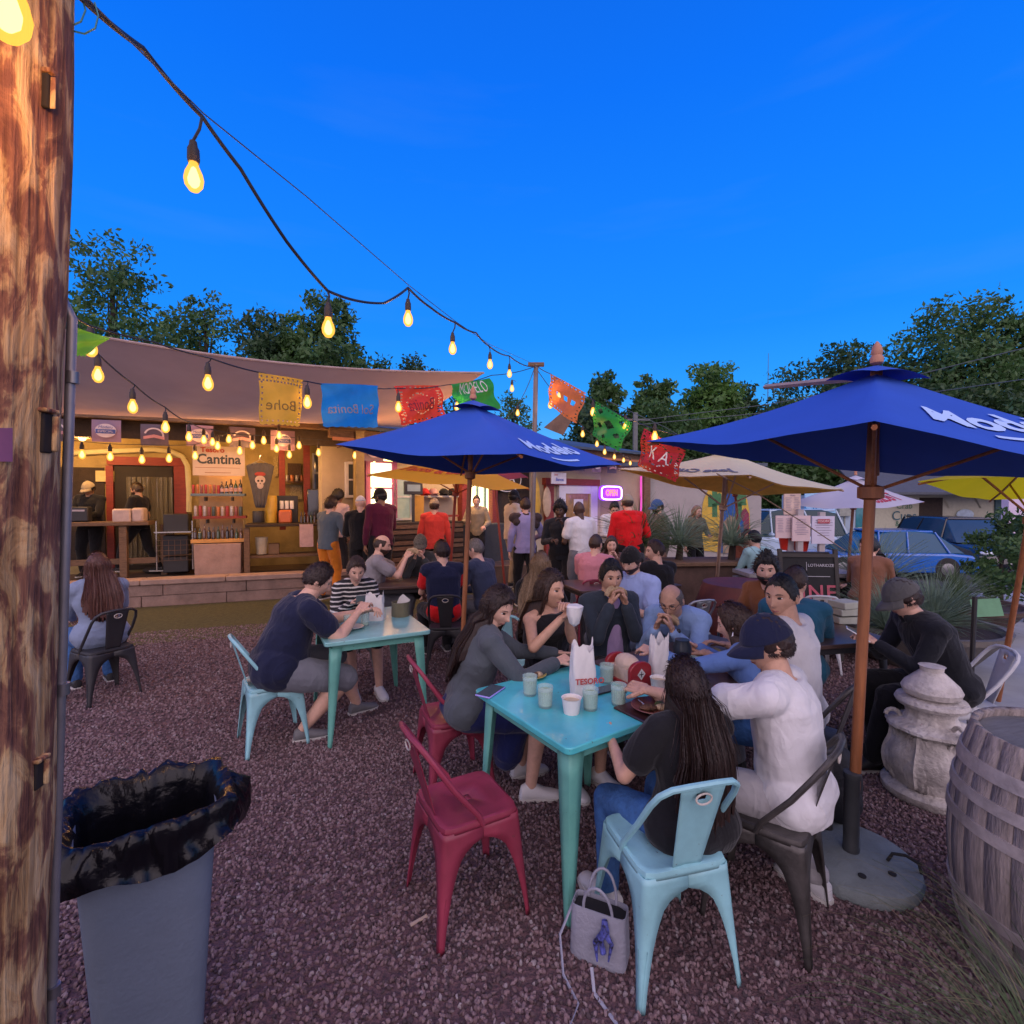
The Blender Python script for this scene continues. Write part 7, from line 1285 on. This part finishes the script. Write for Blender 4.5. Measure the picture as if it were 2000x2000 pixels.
# ================================================================ bar goods on the porch
def A1w(u, v, off): a_ = A1.hit(u, v, off); return A1.W(a_[0], off, a_[1])
def onA(name, label, cat, m, u0, v0, u1, v1, off, dp, group=None, fn=None, plane=None, **k):
    P_ = plane or A1; q = MB(); a0 = P_.hit(u0, (v0+v1)/2, off)[0]; a1 = P_.hit(u1, (v0+v1)/2, off)[0]; zb = P_.hit((u0+u1)/2, v1, off)[1]; zt = P_.hit((u0+u1)/2, v0, off)[1]; w, h_ = a1-a0, zt-zb
    if fn: fn(q, w, h_)
    else: q.box((0, dp/2, h_/2), (w, dp, h_))
    o = q.build(name, m, None, **k); o.location = P_.W((a0+a1)/2, off, zb); o.rotation_euler.z = P_.rz(); tag(o, label, cat, group); return o, w, h_
cyl = lambda q, w, h_: q.lathe([(.0, 0), (w/2*.96, 0), (w/2, h_*.04), (w/2, h_*.94), (w/2*.9, h_), (.0, h_)], (0, w/2, 0), seg=14)
btl = lambda q, w, h_: q.lathe([(.0, 0), (w/2, 0), (w/2, h_*.55), (w/2*.8, h_*.66), (w/2*.36, h_*.75), (w/2*.34, h_), (.0, h_)], (0, w/2, 0), seg=12)
o, w, h_ = onA('bar_counter', 'plank counter with rough legs at the left of the porch', 'counter', wood, 60, 1020, 290, 1028, .75, .55, bevel=.01)
for u in (110, 238): part('leg', wood, o, lambda q: q.box((A1.hit(u, 1060, .75)[0]-(A1.hit(60, 1024, .75)[0]+A1.hit(290, 1024, .75)[0])/2, .1, -.48), (.11, .11, .94)), bevel=.006)
part('back_leg', wood, o, lambda q: q.box((.9, .5, -.48), (.09, .09, .94)), bevel=.006); part('front_rail', wood, o, lambda q: q.box((-.3, .14, -.62), (2.4, .05, .10)), bevel=.006)
o, w, h_ = onA('till', 'black card till with a white stripe on the plank counter', 'till', blk, 128, 990, 172, 1019, .85, .2, bevel=.02); part('till_stripe', whp, o, lambda q: q.box((0, -.003, h_*.75), (w*.7, .004, h_*.12)), smooth=False)
onA('container', 'left white plastic tub of takeaway lids on the plank counter', 'container', mat('tub_pinkish', (.55, .42, .38), .6, bump=.3, bs=20), 218, 994, 255, 1021, .80, .3, bevel=.03); onA('container', 'right rounded white tub on the plank counter end', 'container', mat('tub_pinkish', (.55, .42, .38), .6), 256, 992, 280, 1021, .82, .3, bevel=.04)
o, w, h_ = onA('display_stand', 'tiled plinth under the bottle shelves', 'plinth', mat('plinth', (.42, .28, .23), .9, var=.15, vs=4, bump=.4, bs=25), 380, 1062, 470, 1132, .45, .5, fn=lambda q, w, h_: q.box((0, .25, h_/2), (w, .5, h_), taper=1.03), bevel=.01)
part('back_panel', mat('panel_ochre', (.42, .27, .16), .9, var=.08), o, lambda q: q.box((0, .52, h_+.62), (w*.98, .06, 1.25)))
MRB = random.Random(4)
shelves = [(372, 478, 964, 969, .55, mat('shelf_blue', (.14, .20, .24), .5), 'steel blue top shelf of cans and bottles'), (376, 480, 1008, 1013, .55, redp, 'red middle shelf lined with cans'), (372, 478, 1053, 1060, .50, mat('shelf_orange', (.62, .32, .08), .5), 'bright orange bottom shelf with bottles')]
for k, (u0, u1, v0, v1, off, m_, lb) in enumerate(shelves):
    o, w, h_ = onA('bottle_shelf', lb, 'shelf', m_, u0, v0, u1, v1, off, .28, bevel=.004); part('bracket', blk, o, lambda q: q.box((-.25*w, .15, -.05), (.02, .25, .07))); part('bracket', blk, o, lambda q: q.box((.25*w, .15, -.05), (.02, .25, .07)))
cans = [mat('can_%d' % i, c, .35, metal=.3, var=.25, vs=25) for i, c in enumerate(((.45, .05, .04), (.55, .45, .40), (.60, .20, .06), (.10, .12, .10), (.35, .10, .08), (.55, .50, .48)))]
bt = [mat('bottle_%d' % i, c, .12, spec=.9, var=.1) for i, c in enumerate(((.05, .025, .015), (.03, .06, .02), (.10, .045, .02), (.02, .015, .012)))]
lbl = mat('bottle_label', (.6, .35, .32), .6)
pos = ['far left', 'second', 'third', 'fourth', 'fifth', 'sixth', 'seventh', 'eighth', 'ninth', 'tenth', 'eleventh']
for k in range(7): onA('can', pos[k]+' can from the left on the top shelf', 'can', cans[(k*2) % 6], 374+k*8.2, 947+MRB.uniform(-1, 1), 380+k*8.2, 964, .60, .1, 'cans and bottles on the porch shelves', cyl)
for k in range(5):
    u = 429+k*9; o, w, h_ = onA('bottle', pos[k]+' dark bottle on the top shelf', 'bottle', bt[(0, 3, 0, 1, 3)[k]], u, 936+MRB.uniform(-2, 6), u+8, 964, .60, .1, 'cans and bottles on the porch shelves', btl); part('label', lbl, o, lambda q: q.lathe([(w/2+.001, h_*.15), (w/2+.001, h_*.42)], (0, w/2, 0), seg=12))
for k in range(11): onA('can', pos[k]+' can from the left on the red shelf', 'can', cans[(k*5+1) % 6], 378+k*8.8, 989+MRB.uniform(-1.5, 1), 385.5+k*8.8, 1008, .60, .1, 'cans and bottles on the porch shelves', cyl)
for k in range(11):
    u = 377+k*9; onA('bottle', pos[k]+' bottle from the left on the orange shelf', 'bottle', bt[k % 4], u, 1027+MRB.uniform(-3, 6), u+7.5, 1053, .55, .1, 'cans and bottles on the porch shelves', btl)
gcase = part('glass_case', mat('case_glass', (.5, .5, .4), .08, alpha=.2, var=0, spec=1), None, lambda q: q.box((0, 0, 0), (.012, .3, .42))); gcase.location = A1w(478, 1038, .6); gcase.rotation_euler.z = A1.rz(); tag(gcase, 'thin glass side pane at the right of the orange shelf', 'glass')
cs, w, h_ = onA('cantina_sign', 'cream banner reading Cantina above the bottle shelves', 'sign', mat('banner_cream', (.62, .50, .40), .7, var=.04), 376, 872, 478, 929, .50, .02, smooth=False)
text('Cantina', h_*.46, mat('letter_slate', (.05, .06, .07), .6), basis((0, -.004, h_*.55), (1, 0, 0), (0, 0, 1)), cs, ext=.002, bold=.006, sx=.92); text('Tesoro', h_*.24, mat('letter_red', (.5, .06, .03), .6), basis((-w*.12, -.004, h_*.87), (1, 0, 0), (0, 0, 1)), cs, ext=.002, bold=.004)
part('print_lines', mat('letter_rust', (.35, .15, .08), .6), cs, lambda q: (q.box((-.02, -.003, h_*.27), (w*.85, .002, h_*.015)), q.box((-.02, -.003, h_*.10), (w*.5, .002, h_*.02))), smooth=False)
ts = empty('tee_shirt', A1w(508, 898, .45), A1.rz(), 'dark grey t-shirt with a skull print on a hanger', 't-shirt'); s1 = 8.4/F*1.0
sc0 = (A1.hit(535, 940, .45)[0]-A1.hit(481, 940, .45)[0]); hh = (A1.hit(508, 905, .45)[1]-A1.hit(508, 992, .45)[1])
g = [[Vector((sc0/2*w_*s_, -.03*math.cos(s_*1.5)-.012*math.sin(s_*11+t*4), -.06-hh*t)) for s_ in np.linspace(-1, 1, 13)] for t, w_ in ((0, .40), (.03, .80), (.07, 1.0), (.2, .93), (.45, .74), (.7, .55), (.9, .42), (1, .30))]
o = part('shirt_cloth', mat('tee_grey', (.10, .095, .10), .9, var=.15, vs=6), ts, lambda q: q.grid(g)); md = o.modifiers.new('t', 'SOLIDIFY'); md.thickness = .012
part('hanger', mat('hanger_wire', (.5, .45, .4), .3, metal=.7), ts, lambda q: q.tube([(-sc0*.35, 0, -.085), (0, 0, 0), (sc0*.35, 0, -.085)], .006, 6)); part('hanger_hook', mat('hanger_wire', (.5, .45, .4), .3, metal=.7), ts, lambda q: q.tube([(0, 0, 0), (0, 0, .06), (.02, 0, .09)], .005, 6))
part('skull_print', mat('print_bone', (.55, .45, .42), .8), ts, lambda q: (q.ell((0, -.05, -.38*hh-.06), (sc0*.19, .006, hh*.10), 16, 8), q.ell((0, -.05, -.50*hh-.06), (sc0*.12, .006, hh*.08), 12, 8))); part('rose_print', mat('print_rose', (.35, .05, .04), .8), ts, lambda q: q.ell((0, -.048, -.25*hh-.06), (sc0*.20, .006, hh*.05), 16, 8))
part('skull_eyes', mat('gouge_dark', (.015, .010, .008), .9), ts, lambda q: (q.ell((-.03, -.056, -.40*hh-.06), (.018, .004, .02), 10, 6), q.ell((.03, -.056, -.40*hh-.06), (.018, .004, .02), 10, 6), q.ell((0, -.056, -.46*hh-.06), (.008, .004, .014), 8, 6)))
o, w, h_ = onA('bar_counter', 'dark bar counter in front of the red posts', 'counter', dark, 478, 1022, 690, 1028, .35, .6, bevel=.01)
for x in (-.9, .35, .9): part('leg', wood, o, lambda q: q.box((x, .08, -.46), (.09, .09, .90)))
part('lower_shelf', wood, o, lambda q: q.box((0, .35, -.55), (w*.95, .4, .05)))
onA('drink_dispenser', 'yellow drink tub on the dark bar', 'dispenser', mat('tub_yellow', (.60, .38, .04), .4), 518, 968, 541, 1021, .5, .2, fn=cyl); onA('black_tub', 'black tub with a white rim left of the yellow one', 'tub', blk, 492, 998, 516, 1021, .45, .2, fn=cyl)
o, w, h_ = onA('juice_box', 'orange lidded jug right of the yellow drink tub', 'jug', mat('jug_orange', (.55, .14, .04), .3, var=.1), 544, 996, 570, 1022, .45, .2, bevel=.03); onA('cup_rack', 'black rack of white cups behind the orange jug', 'rack', blk, 541, 968, 582, 1021, .75, .2, bevel=.01)
for k in range(3): onA('cup', ('left', 'middle', 'right')[k]+' white cup on the black rack above the orange jug', 'cup', whitep, 546+k*10, 978, 554+k*10, 994, .65, .1, 'white cups', cyl)
onA('speaker_box', 'glossy black machine beside the leaning person in grey', 'machine', mat('machine_black', (.02, .02, .02), .15, spec=1), 600, 955, 640, 1015, .9, .3, bevel=.02)
onA('bucket', 'pale plastic bucket hanging under the dark bar', 'bucket', mat('bucket_cream', (.52, .46, .33), .5), 497, 1050, 523, 1083, .5, .2, fn=lambda q, w, h_: q.lathe([(.0, 0), (w/2*.8, 0), (w/2, h_), (w/2*.92, h_), (.0, h_*.9)], (0, w/2, 0), seg=20)); onA('carton', 'small brown carton beside the pale bucket', 'box', mat('carton_brown', (.25, .15, .08), .8), 524, 1062, 545, 1082, .6, .2, bevel=.005)
onA('poster', 'pale pink poster hanging from the bar beside the orange trousers', 'poster', mat('poster_pink', (.52, .36, .36), .7), 585, 1024, 612, 1068, .30, .01, smooth=False)
for k in range(3): onA('crate', ('bottom', 'middle', 'top')[k]+' dark plastic crate stacked right of the doorway', 'crate', blk, 318, (1088, 1046, 1004)[k], 368, (1118, 1084, 1040)[k], .9, .35, 'crates right of the doorway', bevel=.015)
cart = empty('wire_cart', A1w(342, 1100, .8), A1.rz(), 'chrome wire cart in front of the stacked crates', 'cart'); chrome = mat('chrome_cart', (.5, .48, .45), .25, metal=.9)
part('cart_shelf', chrome, cart, lambda q: q.box((0, 0, .56), (.55, .3, .02)));
for x in (-.27, .27): part('cart_post', chrome, cart, lambda q: q.tube([(x, 0, -.12), (x, 0, .75)], .013, 6))
wv_ = MB(); [wv_.tube([(-.27+k*.09, -.01, .05), (-.27+k*.09, -.01, .42)], .005, 4) for k in range(7)]; [wv_.tube([(-.27, -.01, .05+k*.09), (.27, -.01, .05+k*.09)], .005, 4) for k in range(5)]; tag(wv_.build('wire_mesh', mat('wire_rust', (.15, .09, .06), .6), cart), kind='stuff')
# clutter on the deck edge
for k, (u, v, r_) in enumerate(((455, 1112, .13), (560, 1100, .10), (345, 1118, .16), (300, 1120, .12))):
    o = part('bundle', mat('clutter_dark', (.05, .045, .04), .8, bump=.5, bs=20), None, lambda q: q.ell((0, 0, r_*.5), (r_*1.6, r_, r_*.55), 14, 8)); o.location = G(u, v, PZ); tag(o, ('dark rolled bundle beside the plinth', 'dark pan on the deck under the bar', 'dark sack at the foot of the wire cart', 'small dark sack near the server')[k], 'bundle')
# ================================================================ goods on the right wing
def on2(*a, **k): return onA(*a, plane=A2, **k)
o, w, h_ = on2('menu_counter', 'dark slatted service counter behind the maroon sweatshirt', 'counter', dark, 765, 1020, 905, 1115, -.35, .5, smooth=False)
for k in range(9): part('slat', wood if k % 3 else dark, o, lambda q: q.box((0, -.012, .06+k*h_/9.3), (w*.98, .02, h_/14)), smooth=False)
on2('service_counter', 'charcoal counter below the lit serving hatch', 'counter', mat('counter_grey', (.05, .052, .055), .8, bump=.3, bs=40), 905, 1024, 1000, 1120, -.25, .5, bevel=.01)
onf, w, h_ = on2('lit_window_sign', 'yellow neon outline around the pink window', 'neon sign', pinkp, 718, 893, 774, 900, .42, .03, smooth=False)
ye = glowmat('neon_yellow', (1, .85, .25), 5); part('neon_tube', ye, onf, lambda q: q.tube([A2.W(*[A2.hit(u, v, .40)[0], .40, A2.hit(u, v, .40)[1]]) and Vector((A2.hit(u, v, .40)[0]-A2.hit(746, 896, .42)[0], -.03, A2.hit(u, v, .40)[1]-A2.hit(746, 900, .42)[1])) for u, v in ((729, 1000), (728, 960), (728, 905), (734, 897), (766, 900))], .016, 6))
part('neon_tube', ye, onf, lambda q: q.tube([Vector((A2.hit(u, v, .40)[0]-A2.hit(746, 896, .42)[0], -.03, A2.hit(u, v, .40)[1]-A2.hit(746, 900, .42)[1])) for u, v in ((729, 948), (745, 950), (764, 944))], .02, 6))
def porch_fill_lamp(P, e, lb):  # fixtures added around fill lights that warm the porch
    o = empty('porch_fill_lamp', P, 0, lb, 'lamp', 'added porch fill lamps'); part('shade', mat('lamp_shade', (.08, .05, .03), .5), o, lambda q: q.lathe([(.0, .11), (.05, .10), (.11, .02), (.10, .02), (.04, .09), (.0, .09)], seg=20)); part('globe', glowmat('globe_warm', (1, .55, .18), 5), o, lambda q: q.ell((0, 0, .015), (.055, .055, .05), 14, 10)); lampobj('fill_light', (0, 0, -.06), e, (1, .52, .17), .07, o)
porch_fill_lamp(A1.W(-3.9, .9, 2.75), 70, 'added warm fill lamp over the bottle shelves'); porch_fill_lamp(A1.W(-1.6, .7, 2.75), 55, 'added warm fill lamp over the dark bar'); porch_fill_lamp(A1.W(-5.6, .9, 2.75), 55, 'added warm fill lamp over the plank counter'); porch_fill_lamp(A2.W(2.6, -.5, 2.60), 80, 'added warm fill lamp under the wing eave behind the orange umbrella')
o, w, h_ = on2('cap_shelf', 'shelf of caps for sale on the wall', 'shelf', mat('shelf_white', (.45, .42, .40), .6), 828, 968, 896, 971, .2, .3, smooth=False)
for k, (u, m_) in enumerate(((838, mat('cap_red', (.55, .02, .02), .8)), (855, mat('cap_rose', (.45, .25, .25), .8)), (876, blackc), (893, blackc))):
    o = part('cap', m_, None, lambda q: (q.ell((0, 0, .0), (.10, .12, .10), 16, 8), q.ell((0, -.14, -.02), (.08, .09, .012), 14, 6))); o.location = A2.W(A2.hit(u, 966, .1)[0], .3, A2.hit(u, 962, .1)[1]); o.rotation_euler.z = A2.rz(); tag(o, ('red cap', 'rose cap', 'black cap with a badge', 'plain black cap')[k]+' on the wall shelf', 'cap', 'caps for sale')
sc_, w, h_ = on2('monitor', 'small tilted black monitor over the counter', 'screen', blk, 790, 940, 826, 966, -.1, .05, bevel=.01); part('screen_face', mat('mon_grey', (.2, .22, .22), .3, emit=(.6, .7, .7), es=.15), sc_, lambda q: q.box((0, -.004, h_*.5), (w*.7, .004, h_*.5)), smooth=False); part('stand', blk, sc_, lambda q: q.box((0, .03, -.35), (.05, .04, .7)))
o, w, h_ = on2('orange_panel', 'ochre panel under the monitor', 'panel', mat('panel_orange', (.50, .26, .04), .7), 808, 968, 828, 1018, .1, .04, smooth=False); on2('hot_sauce_rack', 'red shelf of small bottles below the caps', 'shelf', redp, 830, 1006, 896, 1010, .25, .15, smooth=False)
o, w, h_ = on2('round_sign', 'dark door sign with a white ring and the letters TEA', 'sign', dark, 958, 915, 1020, 958, .38, .02, smooth=False); part('ring', whitep, o, lambda q: q.tube([(w*.45*math.cos(t), -.01, h_*.5+h_*.55*math.sin(t)) for t in [2*math.pi*k/28 for k in range(29)]], .012, 6)); text('TEA', h_*.5, whitep, basis((0, -.012, h_*.55), (1, 0, 0), (0, 0, 1)), o, ext=.002, bold=.006)
on2('surfboard', 'long yellow board leaning beside the storm door', 'board', mat('kayak_yellow', (.62, .36, .02), .35), 1041, 925, 1058, 1040, .10, .1, fn=lambda q, w, h_: q.rings([[Vector((w*.5*s_*math.cos(a)+.10*math.sin(t*3)-.08, .05+.04*s_*math.sin(a), h_*t)) for a in [2*math.pi*k/14 for k in range(14)]] for t, s_ in ((0, .15), (.06, .5), (.2, .85), (.5, 1), (.8, .8), (.93, .45), (1, .1))]))
on2('surfboard', 'short cream board standing left of the storm door', 'board', mat('board_cream', (.60, .42, .25), .4), 1064, 950, 1078, 1010, .25, .1, fn=lambda q, w, h_: q.rings([[Vector((w*.6*s_*math.cos(a), .05+.03*s_*math.sin(a), h_*t)) for a in [2*math.pi*k/14 for k in range(14)]] for t, s_ in ((0, .15), (.06, .5), (.2, .85), (.5, 1), (.8, .8), (.93, .45), (1, .1))]))
o, w, h_ = on2('small_sign', 'small white sign above the storm door', 'sign', mat('sign_white', (.62, .60, .66), .6), 1077, 923, 1106, 945, .05, .02, smooth=False); text('PAY', h_*.25, mat('letter_red', (.5, .06, .03), .6), basis((-w*.18, -.003, h_*.78), (1, 0, 0), (0, 0, 1)), o, ext=.002); text('Banos', h_*.40, mat('letter_blue', (.12, .15, .45), .6), basis((w*.05, -.003, h_*.38), (1, 0, 0), (0, 0, 1)), o, ext=.002, bold=.003)
os_, w, h_ = on2('open_sign', 'glowing OPEN sign with pink letters and a violet rim', 'neon sign', mat('open_back', (.03, .0, .06), .5, emit=(.25, .03, 1), es=1.6), 1172, 948, 1216, 978, -.05, .05, fn=lambda q, w, h_: q.rings([[Vector((p.x, y, p.y+h_/2)) for p in rrect(w*k2, h_*k2, 0, 32, 5)] for y, k2 in ((.05, 1.0), (-.0, 1.0))]))
part('rim_tube', glowmat('neon_white', (1, .75, 1), 4), os_, lambda q: q.tube([(p.x, -.012, p.y+h_/2) for p in rrect(w*.88, h_*.84, 0, 33, 5)+rrect(w*.88, h_*.84, 0, 33, 5)[:1]], .016, 6)); text('OPEN', h_*.52, glowmat('neon_pink', (1, .10, .10), 4.), basis((0, -.012, h_*.50), (1, 0, 0), (0, 0, 1)), os_, ext=.004, bold=.010, sx=.85)
lampobj('open_glow', (0, -.35, h_*.3), 5, (.75, .12, 1), .1, os_)
on2('garden_chair', 'magenta plastic chair back behind the OPEN sign', 'chair', mat('magenta', (.35, .02, .12), .5), 1200, 946, 1228, 1050, .25, .05, fn=lambda q, w, h_: q.rings([[Vector((w/2*k2*x_, y, h_*z)) for x_, z in ((-1, 0), (-1, .8), (-.75, .97), (-.3, 1), (0, .94), (.3, 1), (.75, .97), (1, .8), (1, 0))] for y, k2 in ((0, 1), (.06, 1))]))
# guy rope and far wires
q = MB(); o0 = D(1400, 925, 4.0); q.tube([D(u, v, Y)-o0 for u, v, Y in ((1400, 925, 4.0), (1480, 965, 4.4), (1560, 1015, 4.9), (1650, 1075, 5.5))], .006, 5); tag(q.build('guy_rope', mat('rope_tan', (.35, .24, .16), .7), loc=o0), 'slack tan rope crossing in front of the menu sheets', 'rope')
up2 = empty('far_utility_pole', D(1240, 975, 26), 0, 'distant utility pole with a cross arm behind the green paper flag', 'pole'); up2.location.z = -.5; q = MB(); q.tube([(0, 0, 0), (0, 0, D(0, 806, 26).z+.5)], .13, 8); q.build('shaft', mat('far_pole', (.16, .17, .17), .8), up2); q = MB(); q.box((0, 0, D(0, 820, 26).z+.5), (1.5, .1, .1)); q.build('cross_arm', mat('far_pole', (.16, .17, .17), .8), up2, smooth=False)
for k, pts in enumerate((((1180, 780, 20), (1300, 835, 24), (1420, 905, 26)), ((1240, 822, 26), (1500, 790, 24), (1760, 740, 20), (2040, 670, 16)), ((1240, 830, 26), (1560, 800, 24), (1830, 765, 20), (2040, 735, 16)))):
    o0 = D(*pts[0]); q = MB(); q.tube([D(*p)-o0 for p in pts], .016, 5); tag(q.build('power_line', mat('line_grey', (.12, .14, .15), .6), loc=o0), ('power line sloping down behind the green paper flag', 'upper power line rising to the right over the trees', 'lower power line rising to the right over the trees')[k], 'power line')
o = part('radio_mast', mat('mast', (.08, .16, .3), .6), None, lambda q: q.tube([(0, 0, 0), (0, 0, D(0, 690, 60).z)], [.12, .03], 5)); o.location = D(1497, 975, 60); o.location.z = 0; tag(o, 'hair thin radio mast far behind the trees', 'mast')
gb = part('slanted_boards', mat('board_brown', (.16, .10, .075), .8, var=.2, vs=4), None, lambda q: q.add([D(1062, 835, 12.5), D(1104, 800, 12.5), D(1120, 815, 12.5), D(1100, 850, 12.5), D(1062, 835, 13.3), D(1104, 800, 13.3), D(1120, 815, 13.3), D(1100, 850, 13.3)], [(0, 1, 2, 3), (7, 6, 5, 4), (0, 4, 5, 1), (1, 5, 6, 2), (2, 6, 7, 3), (3, 7, 4, 0)]), smooth=False); tag(gb, 'slanted brown boards of a lean-to showing above the wing roof', 'roof')

for k, (u0, v0, u1, v1, c, lb) in enumerate(((562, 905, 588, 938, (.10, .05, .03), 'dark round trimmed picture hung between the two red posts'), (566, 948, 590, 975, (.50, .42, .25), 'cream paper menu below the picture between the red posts'), (534, 890, 543, 930, (.55, .42, .18), 'narrow yellow poster beside the hanging t-shirt'), (383, 1010, 392, 1030, (.4, .3, .2), 'tiny price card behind the red shelf'), (655, 930, 672, 958, (.5, .45, .35), 'small framed notice between the two wing windows'))):
    onA('wall_notice', lb, 'poster', mat('notice_%d' % k, c, .7, var=.35, vs=40), u0, v0, u1, v1, 1.82, .02, 'notices on the porch wall', smooth=False)
o, w, h_ = onA('shelf_board', 'long wooden shelf of jars high on the porch wall above the counter', 'shelf', wood, 545, 940, 606, 943, 1.55, .25, smooth=False)
for k in range(6): onA('jar', pos[k]+' jar from the left on the high wooden shelf', 'jar', cans[(k*3+2) % 6], 548+k*9.5, 928, 555+k*9.5, 940, 1.6, .1, 'jars on the high shelf', cyl)
for k in range(5): onA('sauce_bottle', pos[k]+' sauce bottle on the dark bar near the orange jug', 'bottle', bt[(k*3) % 4], 586+k*6.5, 1000, 591+k*6.5, 1022, .5, .1, 'sauce bottles on the bar', btl)
